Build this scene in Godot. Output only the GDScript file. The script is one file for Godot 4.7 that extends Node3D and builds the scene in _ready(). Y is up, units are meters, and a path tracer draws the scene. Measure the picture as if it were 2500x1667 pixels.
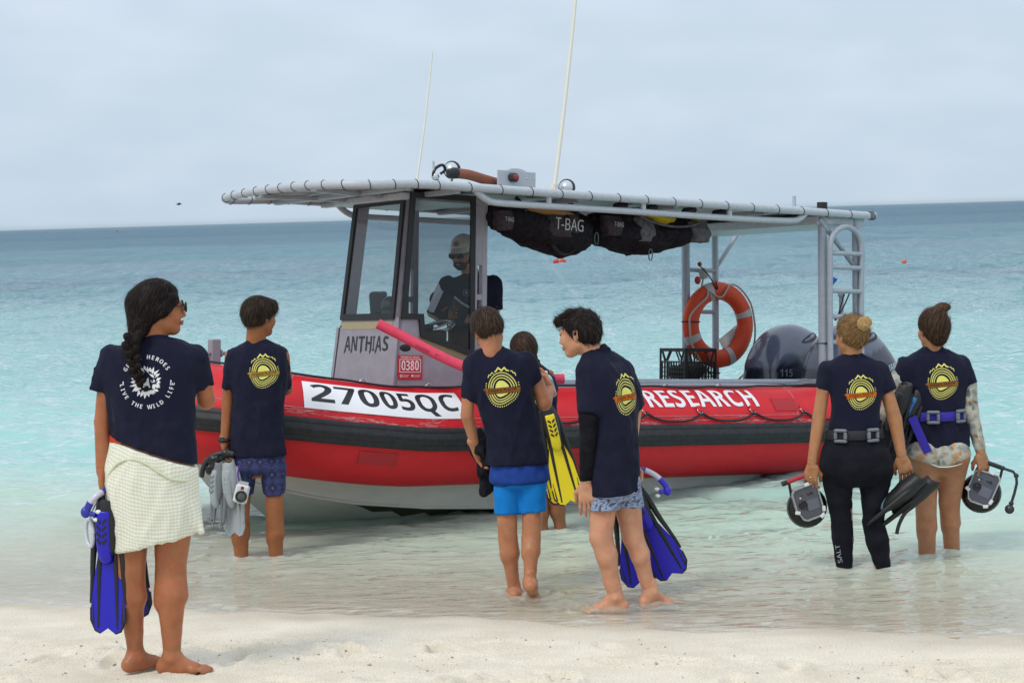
extends Node3D

# ---------------------------------------------------------------- triangles
class Kit:
	var v := PackedVector3Array()
	var n := PackedVector3Array()
	var t := PackedVector2Array()
	var x := PackedInt32Array()
	var c := PackedColorArray()      # used only where it is filled

	func tri(a: Vector3, b: Vector3, c: Vector3) -> void:
		var nn := (c - a).cross(b - a).normalized()
		var i := v.size()
		v.append(a); v.append(b); v.append(c)
		n.append(nn); n.append(nn); n.append(nn)
		t.append(Vector2.ZERO); t.append(Vector2(1, 0)); t.append(Vector2(1, 1))
		x.append(i); x.append(i + 1); x.append(i + 2)

	func quad(a: Vector3, b: Vector3, c: Vector3, d: Vector3) -> void:
		var nn := (d - a).cross(b - a)
		if nn.length_squared() < 1e-14: nn = (c - b).cross(a - b) * -1.0
		nn = nn.normalized()
		var i := v.size()
		for p in [a, b, c, d]:
			v.append(p); n.append(nn)
		t.append(Vector2(0, 0)); t.append(Vector2(1, 0)); t.append(Vector2(1, 1)); t.append(Vector2(0, 1))
		for k in [0, 1, 2, 0, 2, 3]: x.append(i + k)

	# a box with chamfered edges
	func box(c: Vector3, s: Vector3, b := Basis(), ch := 0.0) -> void:
		var h := s * 0.5
		ch = minf(ch, minf(h.x, minf(h.y, h.z)) * 0.9)
		var q := func(p: Vector3) -> Vector3: return c + b * p
		for ax in 3:
			for sg in [-1.0, 1.0]:
				var u := (ax + 1) % 3
				var w := (ax + 2) % 3
				var p := [Vector3(), Vector3(), Vector3(), Vector3()]
				var su := [-1.0, 1.0, 1.0, -1.0]
				var sw := [-1.0, -1.0, 1.0, 1.0]
				for k in 4:
					var e := Vector3()
					e[ax] = h[ax] * sg
					e[u] = (h[u] - ch) * su[k]
					e[w] = (h[w] - ch) * sw[k]
					p[k] = q.call(e)
				if sg > 0: quad(p[0], p[3], p[2], p[1])
				else: quad(p[0], p[1], p[2], p[3])
		if ch <= 0.0: return
		for ax in 3:
			var u := (ax + 1) % 3
			var w := (ax + 2) % 3
			for su in [-1.0, 1.0]:
				for sw in [-1.0, 1.0]:
					var p := []
					for k in [[-1.0, 0], [1.0, 0], [1.0, 1], [-1.0, 1]]:
						var e := Vector3()
						e[ax] = (h[ax] - ch) * k[0]
						e[u] = (h[u] if k[1] == 0 else h[u] - ch) * su
						e[w] = (h[w] - ch if k[1] == 0 else h[w]) * sw
						p.append(q.call(e))
					if su * sw > 0: quad(p[0], p[1], p[2], p[3])
					else: quad(p[0], p[3], p[2], p[1])
		for sx in [-1.0, 1.0]:
			for sy in [-1.0, 1.0]:
				for sz in [-1.0, 1.0]:
					var a: Vector3 = q.call(Vector3(h.x * sx, (h.y - ch) * sy, (h.z - ch) * sz))
					var d: Vector3 = q.call(Vector3((h.x - ch) * sx, h.y * sy, (h.z - ch) * sz))
					var e: Vector3 = q.call(Vector3((h.x - ch) * sx, (h.y - ch) * sy, h.z * sz))
					if sx * sy * sz > 0: tri(a, e, d)
					else: tri(a, d, e)

	# rows of points joined into a smooth sheet; wrap closes each row
	func sheet(rows: Array, wrap := false, uv := false) -> void:
		var m: int = rows[0].size()
		var base := v.size()
		var cnt := rows.size()
		for r in cnt:
			for k in m:
				v.append(rows[r][k]); n.append(Vector3.ZERO)
				t.append(Vector2(float(k) / (m if wrap else m - 1), float(r) / maxf(cnt - 1, 1)))
		var kk := m if wrap else m - 1
		for r in cnt - 1:
			for k in kk:
				var a := base + r * m + k
				var b := base + r * m + (k + 1) % m
				var c := base + (r + 1) * m + (k + 1) % m
				var d := base + (r + 1) * m + k
				for f in [[a, b, c], [a, c, d]]:
					var nn := (v[f[2]] - v[f[0]]).cross(v[f[1]] - v[f[0]])
					for w in f:
						n[w] += nn
						x.append(w)
		for i in range(base, v.size()): n[i] = n[i].normalized()

	func fan(ring, flip := false) -> void:
		var c := Vector3()
		for p in ring: c += p
		c /= ring.size()
		for k in ring.size():
			var a: Vector3 = ring[k]
			var b: Vector3 = ring[(k + 1) % ring.size()]
			if flip: tri(c, b, a)
			else: tri(c, a, b)

	func loft(rings: Array, cap0 := true, cap1 := true) -> void:
		sheet(rings, true)
		if cap0: fan(rings[0], false)
		if cap1: fan(rings[-1], true)

	func tube(path: Array, r, sides := 8, caps := true, closed := false) -> void:
		var rings := []
		var m := path.size()
		var up := Vector3(0.31, 0.93, 0.17)
		var u := Vector3.ZERO
		for i in m:
			var d: Vector3
			if closed: d = path[(i + 1) % m] - path[(i - 1 + m) % m]
			else: d = path[mini(i + 1, m - 1)] - path[maxi(i - 1, 0)]
			d = d.normalized()
			if u == Vector3.ZERO: u = up.cross(d).normalized()
			u = (u - d * u.dot(d)).normalized()
			var w := d.cross(u)
			var rr: float = r[i] if r is Array else r
			var ring := PackedVector3Array()
			for k in sides:
				var a := -TAU * k / sides
				ring.append(path[i] + (u * cos(a) + w * sin(a)) * rr)
			rings.append(ring)
		if closed: rings.append(rings[0])
		loft(rings, caps and not closed, caps and not closed)

	# profile of (radius, height) turned about the y axis of b at c
	func lathe(profile: Array, c: Vector3, b := Basis(), sides := 16) -> void:
		var rings := []
		for p in profile:
			var ring := PackedVector3Array()
			for k in sides:
				var a := TAU * k / sides
				ring.append(c + b * Vector3(cos(a) * p.x, p.y, sin(a) * p.x))
			rings.append(ring)
		loft(rings)

	func ball(c: Vector3, r: Vector3, b := Basis(), seg := 12) -> void:
		var rings := []
		for i in range(0, seg + 1):
			var th := PI * i / seg
			var ring := PackedVector3Array()
			for k in seg * 2:
				var a := TAU * k / (seg * 2)
				ring.append(c + b * (Vector3(sin(th) * cos(a), -cos(th), sin(th) * sin(a)) * r))
			rings.append(ring)
		loft(rings, false, false)

	# a flat outline with thickness along its normal direction d
	func slab(poly: Array, d: Vector3) -> void:
		var c := Vector3()
		for p in poly: c += p
		var nn := Vector3()
		for i in range(1, poly.size() - 1): nn += (poly[i] - poly[0]).cross(poly[i + 1] - poly[0])
		var ax := nn.cross(Vector3.UP)
		if ax.length() < 0.01: ax = nn.cross(Vector3.RIGHT)
		ax = ax.normalized()
		var ay := nn.normalized().cross(ax)
		var flat := PackedVector2Array()
		for p in poly: flat.append(Vector2(p.dot(ax), p.dot(ay)))
		var ids := Geometry2D.triangulate_polygon(flat)
		for i in range(0, ids.size(), 3):
			var a: Vector3 = poly[ids[i]]
			var b: Vector3 = poly[ids[i + 1]]
			var e: Vector3 = poly[ids[i + 2]]
			if (e - a).cross(b - a).dot(d) < 0.0:
				var s := b; b = e; e = s
			tri(a + d, b + d, e + d)
			tri(a, e, b)
		var inward := nn.dot(d) > 0.0
		for i in poly.size():
			var a: Vector3 = poly[i]
			var b: Vector3 = poly[(i + 1) % poly.size()]
			if inward: quad(a, a + d, b + d, b)
			else: quad(a, b, b + d, a + d)

	func add(o) -> void:
		var i := v.size()
		v.append_array(o.v); n.append_array(o.n); t.append_array(o.t)
		if t.size() < v.size(): t.resize(v.size())
		for k in o.x: x.append(k + i)

	func packed() -> Kit:      # drops the points that no triangle uses
		var k := Kit.new()
		var at := PackedInt32Array()
		at.resize(v.size())
		at.fill(-1)
		for i in x:
			if at[i] < 0:
				at[i] = k.v.size()
				k.v.append(v[i]); k.n.append(n[i]); k.t.append(t[i])
			k.x.append(at[i])
		return k

	func moved(xf: Transform3D) -> Kit:
		for i in v.size():
			v[i] = xf * v[i]
			n[i] = (xf.basis * n[i]).normalized()
		return self

	func arrays() -> Array:
		var a := []
		a.resize(Mesh.ARRAY_MAX)
		a[Mesh.ARRAY_VERTEX] = v
		a[Mesh.ARRAY_NORMAL] = n
		if t.size() < v.size(): t.resize(v.size())
		a[Mesh.ARRAY_TEX_UV] = t
		a[Mesh.ARRAY_INDEX] = x
		if c.size() == v.size(): a[Mesh.ARRAY_COLOR] = c
		return a


# ---------------------------------------------------------------- smooth bodies: a distance field meshed with surface nets
class Field:
	var ops := []
	var h := 0.012
	var o: Vector3
	var nx := 0
	var ny := 0
	var nz := 0
	var f := PackedFloat32Array()

	func _init(cell := 0.012) -> void: h = cell

	func cap(a: Vector3, b: Vector3, ra: float, rb: float, k := 0.02, cuts := []) -> void: ops.append(["cap", a, b, ra, rb, k, cuts])
	func ell(c: Vector3, r: Vector3, b := Basis(), k := 0.02, cuts := []) -> void: ops.append(["ell", c, r, b, k, cuts])
	func sub(c: Vector3, r: Vector3, b := Basis(), k := 0.01) -> void: ops.append(["sub", c, r, b, k])
	func rings(rows: Array, k := 0.03, cuts := [], inset := 0.0, pw := 2.0, turn := 0.0) -> void: ops.append(["rings", rows, k, cuts, inset, pw, turn])
	func cut(p: Vector3, d: Vector3) -> void: ops.append(["cut", p, d])
	func wrinkle(amp: float, scale: Vector3, sd: int, band := 0.05) -> void: ops.append(["wrinkle", amp, scale, sd, band])

	# sharp-edged folds: dir is the run of the folds, gap their spacing in metres
	func crease(amp: float, dir: Vector3, gap: float, sd: int) -> void: ops.append(["crease", amp, dir.normalized(), gap, sd])

	func chain(ps: Array, rs: Array, k := 0.007) -> void:
		for i in ps.size() - 1: cap(ps[i], ps[i + 1], rs[i], rs[i + 1], k)

	func box_of(op) -> AABB:
		if op[0] == "cap":
			var g: float = maxf(op[3], op[4])
			return AABB(op[1], Vector3.ZERO).expand(op[2]).grow(g)
		if op[0] == "ell":
			var b: Basis = op[3]
			var r: Vector3 = op[2]
			var e := Vector3()
			for i in 3: e[i] = sqrt(pow(b.x[i] * r.x, 2) + pow(b.y[i] * r.y, 2) + pow(b.z[i] * r.z, 2))
			return AABB(op[1] - e, e * 2.0)
		var rows: Array = op[1]
		var bb := AABB(Vector3(rows[0][1], rows[0][0], rows[0][2]), Vector3.ZERO)
		for w in rows:
			var gx: float = w[3] if op[6] == 0.0 else maxf(w[3], w[4])
			var gz: float = w[4] if op[6] == 0.0 else maxf(w[3], w[4])
			bb = bb.expand(Vector3(w[1] - gx, w[0], w[2] - gz))
			bb = bb.expand(Vector3(w[1] + gx, w[0], w[2] + gz))
		return bb

	func clip_d(d: float, p: Vector3, cuts: Array) -> float:
		for c in cuts: d = maxf(d, (p - c[0]).dot(c[1]))
		return d

	func mix_in(at: int, d: float, k: float) -> void:
		var old := f[at]
		if k > 0.0:
			var e := maxf(k - absf(old - d), 0.0) / k
			f[at] = minf(old, d) - e * e * k * 0.25
		else:
			f[at] = minf(old, d)

	func row_at(rows: Array, y: float, inset: float) -> Array:
		var m := rows.size()
		if y <= rows[0][0]: return [rows[0][1], rows[0][2], maxf(rows[0][3] - inset, 0.01), maxf(rows[0][4] - inset, 0.01), rows[0][0] - y]
		if y >= rows[m - 1][0]: return [rows[m - 1][1], rows[m - 1][2], maxf(rows[m - 1][3] - inset, 0.01), maxf(rows[m - 1][4] - inset, 0.01), y - rows[m - 1][0]]
		var i := 0
		while y > rows[i + 1][0]: i += 1
		var t: float = (y - rows[i][0]) / (rows[i + 1][0] - rows[i][0])
		var r := []
		for c in range(1, 5):
			var p0: float = rows[maxi(i - 1, 0)][c]
			var p1: float = rows[i][c]
			var p2: float = rows[i + 1][c]
			var p3: float = rows[mini(i + 2, m - 1)][c]
			r.append(0.5 * (2.0 * p1 + (p2 - p0) * t + (2.0 * p0 - 5.0 * p1 + 4.0 * p2 - p3) * t * t + (3.0 * p1 - p0 - 3.0 * p2 + p3) * t * t * t) - (inset if c > 2 else 0.0))
		r.append(0.0)
		return r

	func build() -> Kit:
		var bb := AABB()
		var first := true
		for op in ops:
			if op[0] in ["cap", "ell", "rings"]:
				bb = box_of(op) if first else bb.merge(box_of(op))
				first = false
		bb = bb.grow(h * 2.5 + 0.012)
		o = bb.position
		nx = int(ceil(bb.size.x / h)) + 1
		ny = int(ceil(bb.size.y / h)) + 1
		nz = int(ceil(bb.size.z / h)) + 1
		f.resize(nx * ny * nz)
		f.fill(1.0)
		for op in ops: apply(op)
		var kit := net()
		f = PackedFloat32Array()
		return kit

	func apply(op) -> void:
		var kind: String = op[0]
		var i0 := 0
		var i1 := nx - 1
		var j0 := 0
		var j1 := ny - 1
		var k0 := 0
		var k1 := nz - 1
		if kind in ["cap", "ell", "rings"]:
			var kk: float = op[5] if kind == "cap" else op[4] if kind == "ell" else op[2]
			var b := box_of(op).grow(kk + h * 2.0)
			var lo := (b.position - o) / h
			var hi := (b.end - o) / h
			i0 = maxi(0, int(lo.x)); j0 = maxi(0, int(lo.y)); k0 = maxi(0, int(lo.z))
			i1 = mini(nx - 1, int(hi.x) + 1); j1 = mini(ny - 1, int(hi.y) + 1); k1 = mini(nz - 1, int(hi.z) + 1)
		if kind == "cap":
			var a: Vector3 = op[1]
			var ab: Vector3 = op[2] - op[1]
			var l2 := maxf(ab.length_squared(), 1e-9)
			var ra: float = op[3]
			var dr: float = op[4] - op[3]
			var k: float = op[5]
			var cuts: Array = op[6]
			for j in range(j0, j1 + 1):
				for kz in range(k0, k1 + 1):
					var at := (j * nz + kz) * nx + i0
					for i in range(i0, i1 + 1):
						var p := o + Vector3(i, j, kz) * h
						var t := clampf((p - a).dot(ab) / l2, 0.0, 1.0)
						var d := (p - a - ab * t).length() - ra - dr * t
						if cuts: d = clip_d(d, p, cuts)
						if d < k + h * 2.0: mix_in(at, d, k)
						at += 1
		elif kind == "ell" or kind == "sub":
			var c: Vector3 = op[1]
			var r: Vector3 = op[2]
			var inv: Basis = (op[3] as Basis).transposed()
			var k: float = op[4]
			var cuts: Array = op[5] if kind == "ell" else []
			var r2 := r * r
			if kind == "sub":
				var lo := (c - o) / h
				var m := int((maxf(r.x, maxf(r.y, r.z)) + k) / h) + 2
				i0 = maxi(0, int(lo.x) - m); j0 = maxi(0, int(lo.y) - m); k0 = maxi(0, int(lo.z) - m)
				i1 = mini(nx - 1, int(lo.x) + m); j1 = mini(ny - 1, int(lo.y) + m); k1 = mini(nz - 1, int(lo.z) + m)
			for j in range(j0, j1 + 1):
				for kz in range(k0, k1 + 1):
					var at := (j * nz + kz) * nx + i0
					for i in range(i0, i1 + 1):
						var p := o + Vector3(i, j, kz) * h
						var q := inv * (p - c)
						var a := (q / r).length()
						var d := a * (a - 1.0) / maxf((q / r2).length(), 1e-6)
						if kind == "sub":
							var old := f[at]
							var e := maxf(k - absf(old + d), 0.0) / k
							f[at] = maxf(old, -d) + e * e * k * 0.25
						else:
							if cuts: d = clip_d(d, p, cuts)
							if d < k + h * 2.0: mix_in(at, d, k)
						at += 1
		elif kind == "rings":
			var rows: Array = op[1]
			var k: float = op[2]
			var cuts: Array = op[3]
			var pw: float = op[5]
			var tc := cos(op[6])
			var ts := sin(op[6])
			for j in range(j0, j1 + 1):
				var y := o.y + j * h
				var w := row_at(rows, y, op[4])
				var cx: float = w[0]
				var cz: float = w[1]
				var ia: float = 1.0 / w[2]
				var ib: float = 1.0 / w[3]
				var over: float = w[4]
				for kz in range(k0, k1 + 1):
					var at := (j * nz + kz) * nx + i0
					var z := o.z + kz * h - cz
					for i in range(i0, i1 + 1):
						var x0 := o.x + i * h - cx
						var xx := x0 * tc - z * ts
						var zz := x0 * ts + z * tc
						var qx := xx * ia
						var qz := zz * ib
						var a: float
						var d: float
						if pw == 2.0:
							a = sqrt(qx * qx + qz * qz)
							d = a * (a - 1.0) / maxf(sqrt(qx * qx * ia * ia + qz * qz * ib * ib), 1e-6)
						else:
							a = pow(pow(absf(qx), pw) + pow(absf(qz), pw), 1.0 / pw)
							d = (a - 1.0) * sqrt(xx * xx + zz * zz) / maxf(a, 0.05)
						if over > 0.0: d = maxf(d, over)
						if cuts: d = clip_d(d, Vector3(o.x + i * h, y, o.z + kz * h), cuts)
						if d < k + h * 2.0: mix_in(at, d, k)
						at += 1
		elif kind == "cut":
			for j in ny:
				for kz in nz:
					var at := (j * nz + kz) * nx
					for i in nx:
						if f[at] < 0.5: f[at] = maxf(f[at], (o + Vector3(i, j, kz) * h - op[1]).dot(op[2]))
						at += 1
		elif kind == "crease":
			var ns := FastNoiseLite.new()
			ns.seed = op[4]
			ns.frequency = 1.0
			ns.fractal_octaves = 2
			var run: Vector3 = op[2]
			var inv: float = 0.5 / op[3]
			for j in ny:
				for kz in nz:
					var at := (j * nz + kz) * nx
					for i in nx:
						if absf(f[at]) < 0.06:
							var p := o + Vector3(i, j, kz) * h
							var along := run * p.dot(run)
							var w := ns.get_noise_3dv((p - along) * inv + along * inv * 0.16)
							f[at] -= (maxf(0.0, 0.5 - absf(w) * 2.6) - 0.14) * op[1]
						at += 1
		elif kind == "wrinkle":
			var ns := FastNoiseLite.new()
			ns.seed = op[3]
			ns.frequency = 1.0
			ns.fractal_octaves = 2
			var s: Vector3 = op[2]
			for j in ny:
				for kz in nz:
					var at := (j * nz + kz) * nx
					for i in nx:
						if absf(f[at]) < op[4]:
							var p := (o + Vector3(i, j, kz) * h) * s
							f[at] += ns.get_noise_3dv(p) * op[1]
						at += 1

	func net() -> Kit:
		var kit := Kit.new()
		var ids := PackedInt32Array()
		ids.resize(nx * ny * nz)
		ids.fill(-1)
		var sx := 1
		var sz := nx
		var sy := nx * nz
		var off := PackedInt32Array([0, sx, sz, sz + sx, sy, sy + sx, sy + sz, sy + sz + sx])
		var cp := [Vector3(0, 0, 0), Vector3(1, 0, 0), Vector3(0, 0, 1), Vector3(1, 0, 1), Vector3(0, 1, 0), Vector3(1, 1, 0), Vector3(0, 1, 1), Vector3(1, 1, 1)]
		var edges := [[0, 1], [2, 3], [4, 5], [6, 7], [0, 2], [1, 3], [4, 6], [5, 7], [0, 4], [1, 5], [2, 6], [3, 7]]
		for j in ny - 1:
			for kz in nz - 1:
				var at := (j * nz + kz) * nx
				for i in nx - 1:
					if f[at] == 1.0 and f[at + sy + sz + sx] == 1.0:
						at += 1
						continue
					var first := f[at] < 0.0
					if ((f[at + sx] < 0.0) != first or (f[at + sz] < 0.0) != first or (f[at + sz + sx] < 0.0) != first or (f[at + sy] < 0.0) != first or (f[at + sy + sx] < 0.0) != first or (f[at + sy + sz] < 0.0) != first or (f[at + sy + sz + sx] < 0.0) != first):
						var sum := Vector3()
						var m := 0
						for e in edges:
							var a := f[at + off[e[0]]]
							var b := f[at + off[e[1]]]
							if (a < 0.0) != (b < 0.0):
								var t := a / (a - b)
								sum += cp[e[0]].lerp(cp[e[1]], t)
								m += 1
						ids[at] = kit.v.size()
						kit.v.append(o + (Vector3(i, j, kz) + sum / m) * h)
						kit.n.append(Vector3.ZERO)
					at += 1
		for j in range(1, ny - 1):
			for kz in range(1, nz - 1):
				var at := (j * nz + kz) * nx + 1
				for i in range(1, nx - 1):
					var s0 := f[at] < 0.0
					if s0 != (f[at + sx] < 0.0): face(kit, ids, at - sy - sz, at - sz, at, at - sy, s0)
					if s0 != (f[at + sy] < 0.0): face(kit, ids, at - sx - sz, at - sx, at, at - sz, s0)
					if s0 != (f[at + sz] < 0.0): face(kit, ids, at - sx - sy, at - sy, at, at - sx, s0)
					at += 1
		for i in kit.n.size(): kit.n[i] = kit.n[i].normalized()
		kit.t.resize(kit.v.size())
		return kit

	func face(kit: Kit, ids: PackedInt32Array, a: int, b: int, c: int, d: int, flip: bool) -> void:
		var q := [ids[a], ids[b], ids[c], ids[d]]
		if q[0] < 0 or q[1] < 0 or q[2] < 0 or q[3] < 0: return
		if flip: q = [q[3], q[2], q[1], q[0]]
		var nn := (kit.v[q[2]] - kit.v[q[0]]).cross(kit.v[q[1]] - kit.v[q[0]]) + (kit.v[q[3]] - kit.v[q[0]]).cross(kit.v[q[2]] - kit.v[q[0]])
		for w in q: kit.n[w] += nn
		for w in [0, 1, 2, 0, 2, 3]: kit.x.append(q[w])


# ---------------------------------------------------------------- flat print
class Canvas:
	var im: Image
	var ss := 3
	func _init(w: int, hh: int, bg: Color) -> void:
		im = Image.create_empty(w * ss, hh * ss, false, Image.FORMAT_RGBA8)
		im.fill(bg)

	func poly(pts: PackedVector2Array, col: Color) -> void:
		var lo := 1e9
		var hi := -1e9
		for p in pts:
			lo = minf(lo, p.y); hi = maxf(hi, p.y)
		var m := pts.size()
		for y in range(maxi(0, int(lo * ss)), mini(im.get_height(), int(hi * ss) + 2)):
			var yy := (y + 0.5) / ss
			var xs := PackedFloat32Array()
			for i in m:
				var a := pts[i]
				var b := pts[(i + 1) % m]
				if (a.y <= yy) != (b.y <= yy): xs.append(a.x + (b.x - a.x) * (yy - a.y) / (b.y - a.y))
			xs.sort()
			for i in range(0, xs.size() - 1, 2):
				var x0 := int(round(xs[i] * ss))
				var x1 := int(round(xs[i + 1] * ss))
				if x1 > x0: im.fill_rect(Rect2i(x0, y, x1 - x0, 1), col)

	func disc(c: Vector2, r: float, col: Color) -> void:
		var p := PackedVector2Array()
		for k in 20: p.append(c + Vector2.from_angle(TAU * k / 20) * r)
		poly(p, col)

	func stroke(pts: PackedVector2Array, w: float, col: Color, closed := false) -> void:
		var m := pts.size()
		for i in (m if closed else m - 1):
			var a := pts[i]
			var b := pts[(i + 1) % m]
			var d := (b - a).normalized().orthogonal() * w * 0.5
			poly(PackedVector2Array([a + d, b + d, b - d, a - d]), col)
			disc(b, w * 0.5, col)
		disc(pts[0], w * 0.5, col)

	func text(s: String, xf: Transform2D, col: Color, bold := true) -> void:
		var a := Canvas.glyphs(s, bold)
		for i in range(0, a.size() - 2, 3): poly(PackedVector2Array([xf * a[i], xf * a[i + 1], xf * a[i + 2]]), col)

	# triangles of a line of text, cap height about 0.72, centred, y down
	static func glyphs(s: String, bold := true) -> PackedVector2Array:
		var t := TextMesh.new()
		var f := SystemFont.new()
		f.font_names = PackedStringArray(["Droid Sans"])
		f.font_weight = 700 if bold else 400
		t.font = f
		t.text = s
		t.font_size = 64
		t.pixel_size = 1.0 / 64.0
		t.depth = 0.0
		var out := PackedVector2Array()
		var a := t.get_mesh_arrays()
		var vs: PackedVector3Array = a[Mesh.ARRAY_VERTEX]
		var ix: PackedInt32Array = a[Mesh.ARRAY_INDEX]
		for i in ix: out.append(Vector2(vs[i].x, -vs[i].y))
		return out

	func done() -> ImageTexture:
		im.resize(im.get_width() / ss, im.get_height() / ss, Image.INTERPOLATE_BILINEAR)
		return ImageTexture.create_from_image(im)


# ---------------------------------------------------------------- naming, materials
func mk(called: String, parent: Node, kit, m, kind := "") -> MeshInstance3D:
	var am := ArrayMesh.new()
	var kits: Array = kit if kit is Array else [kit]
	var mats: Array = m if m is Array else [m]
	var s := 0
	for i in kits.size():
		if kits[i].v.size() == 0: continue
		am.add_surface_from_arrays(Mesh.PRIMITIVE_TRIANGLES, kits[i].arrays())
		am.surface_set_material(s, mats[i])
		s += 1
	var o := MeshInstance3D.new()
	o.name = called
	o.mesh = am
	if kind: o.set_meta("kind", kind)
	parent.add_child(o, true)
	return o

func thing(called: String, label: String, category: String, group := "", at := Vector3.ZERO, basis := Basis()) -> Node3D:
	var o := Node3D.new()
	o.name = called
	o.transform = Transform3D(basis, at)
	add_child(o, true)
	return tag(o, label, category, group)

func tag(o: Node3D, label: String, category: String, group := "") -> Node3D:
	o.set_meta("label", label)
	o.set_meta("category", category)
	if group: o.set_meta("group", group)
	return o

func mat(hex: String, rough := 0.6, metal := 0.0, spec := 0.5) -> StandardMaterial3D:
	var m := StandardMaterial3D.new()
	m.albedo_color = Color(hex)
	m.roughness = rough
	m.metallic = metal
	m.metallic_specular = spec
	return m

func noise(sd: int, freq: float, oct := 4) -> FastNoiseLite:
	var n := FastNoiseLite.new()
	n.seed = sd
	n.frequency = freq
	n.fractal_octaves = oct
	return n

var shared_tex := {}

func noise_tex(sd: int, freq: float, c0: Color, c1: Color, lo: float, hi: float) -> NoiseTexture2D:
	var key := "%d %s %s %s %s %s" % [sd, freq, c0.to_html(false), c1.to_html(false), lo, hi]
	if not shared_tex.has(key):
		var g := Gradient.new()
		g.set_offset(0, lo); g.set_color(0, c0)
		g.set_offset(1, hi); g.set_color(1, c1)
		var nt := NoiseTexture2D.new()
		nt.width = 256; nt.height = 256
		nt.seamless = true
		nt.noise = noise(sd, freq)
		nt.color_ramp = g
		shared_tex[key] = nt
	return shared_tex[key]

# a colour that wanders between two tones over the surface (grain of the material itself)
func mottled(a: String, b: String, rough: float, scale: Vector3, sd: int, freq := 0.02, spec := 0.5, bump := 0.0, lo := 0.3, hi := 0.7) -> StandardMaterial3D:
	var ca := Color(a)
	var cb := Color(b)
	var same := absf(ca.h - cb.h) < 0.06 and absf(ca.s - cb.s) < 0.12
	var m := mat(b if same else "ffffff", rough, 0.0, spec)
	freq = 0.02 if freq < 0.026 else 0.03 if freq < 0.035 else 0.05 if freq < 0.08 else freq
	if same:
		var r := snappedf(clampf(ca.v / maxf(cb.v, 0.01), 0.3, 1.0), 0.08)
		m.albedo_texture = noise_tex(int(freq * 1000.0), freq, Color(r, r, r), Color.WHITE, lo, hi)
	else:
		m.albedo_texture = noise_tex(sd, freq, ca, cb, lo, hi)
	m.uv1_triplanar = true
	m.uv1_scale = scale
	m.uv1_offset = Vector3(sd * 0.137, sd * 0.071, sd * 0.193)
	if bump > 0.0:
		m.heightmap_enabled = true
		m.heightmap_texture = noise_tex(7, freq * 2.0, Color.BLACK, Color.WHITE, 0.0, 1.0)
		m.heightmap_scale = bump
	return m

func arc(c: Vector3, u: Vector3, w: Vector3, a0: float, a1: float, m: int) -> Array:
	var p := []
	for i in m + 1:
		var a := lerpf(a0, a1, float(i) / m)
		p.append(c + u * cos(a) + w * sin(a))
	return p

func curve(ps: Array, m := 6) -> Array:
	var out := []
	for i in ps.size() - 1:
		var p0: Vector3 = ps[maxi(i - 1, 0)]
		var p1: Vector3 = ps[i]
		var p2: Vector3 = ps[i + 1]
		var p3: Vector3 = ps[mini(i + 2, ps.size() - 1)]
		for k in m: out.append(p1.cubic_interpolate(p2, p0, p3, float(k) / m))
	out.append(ps[-1])
	return out

func look(f: Vector3, u: Vector3) -> Basis:   # columns: right, up, back (so -z runs along f)
	return Basis.looking_at(f, u)

const EYE := 2.05
var M := {}

# how far a point lies seaward of the shoreline
func seaward(x: float, z: float) -> float:
	return -z - 10.03 + 0.32 * clampf(x, -60.0, 60.0)

func ground(x: float, z: float) -> float:
	var s := seaward(x, z)
	if s < 0.0: return minf(-s * 0.044, 1.2 + (-s) * 0.01)
	if s < 4.0: return -s * 0.09
	return -0.36 - minf((s - 4.0) * 0.05, 6.0)

func build_stage() -> void:
	var cam := Camera3D.new()
	cam.name = "camera"
	cam.position = Vector3(0, EYE, 0)
	cam.rotation_order = EULER_ORDER_YXZ
	cam.basis = Basis(Vector3.RIGHT, -atan(289.0 / 4600.0)) * Basis(Vector3.BACK, -deg_to_rad(1.68))
	cam.fov = rad_to_deg(2.0 * atan(833.5 / 4890.0))
	cam.near = 0.1
	cam.far = 30000.0
	add_child(cam)
	cam.current = true

	var env := Environment.new()
	env.background_mode = Environment.BG_SKY
	env.tonemap_mode = Environment.TONE_MAPPER_LINEAR
	env.tonemap_exposure = 1.0
	env.sdfgi_enabled = true
	env.ssao_enabled = true
	env.ssil_enabled = true
	var sm := ProceduralSkyMaterial.new()
	sm.sky_top_color = Color(0.98, 1.08, 1.20).linear_to_srgb()
	sm.sky_horizon_color = Color(0.545, 0.66, 0.775).linear_to_srgb()
	sm.sky_curve = 0.45
	sm.ground_horizon_color = Color(0.42, 0.52, 0.62).linear_to_srgb()
	sm.ground_bottom_color = Color(0.3, 0.4, 0.45).linear_to_srgb()
	sm.sun_angle_max = 1.0
	sm.sky_cover = clouds()
	sm.sky_cover_modulate = Color(0.64, 0.59, 0.60, 0.24)
	var sky := Sky.new()
	sky.sky_material = sm
	env.sky = sky
	var we := WorldEnvironment.new()
	we.name = "world_environment"
	we.environment = env
	add_child(we)

	var sun := DirectionalLight3D.new()
	sun.name = "sun"
	sun.light_color = Color(1.0, 0.965, 0.91)
	sun.light_energy = 0.5
	sun.light_angular_distance = 16.0
	sun.shadow_enabled = true
	sun.sky_mode = DirectionalLight3D.SKY_MODE_LIGHT_ONLY
	sun.basis = Basis.looking_at(-Vector3(-0.42, 0.80, 0.46).normalized(), Vector3.UP)
	add_child(sun)

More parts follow.
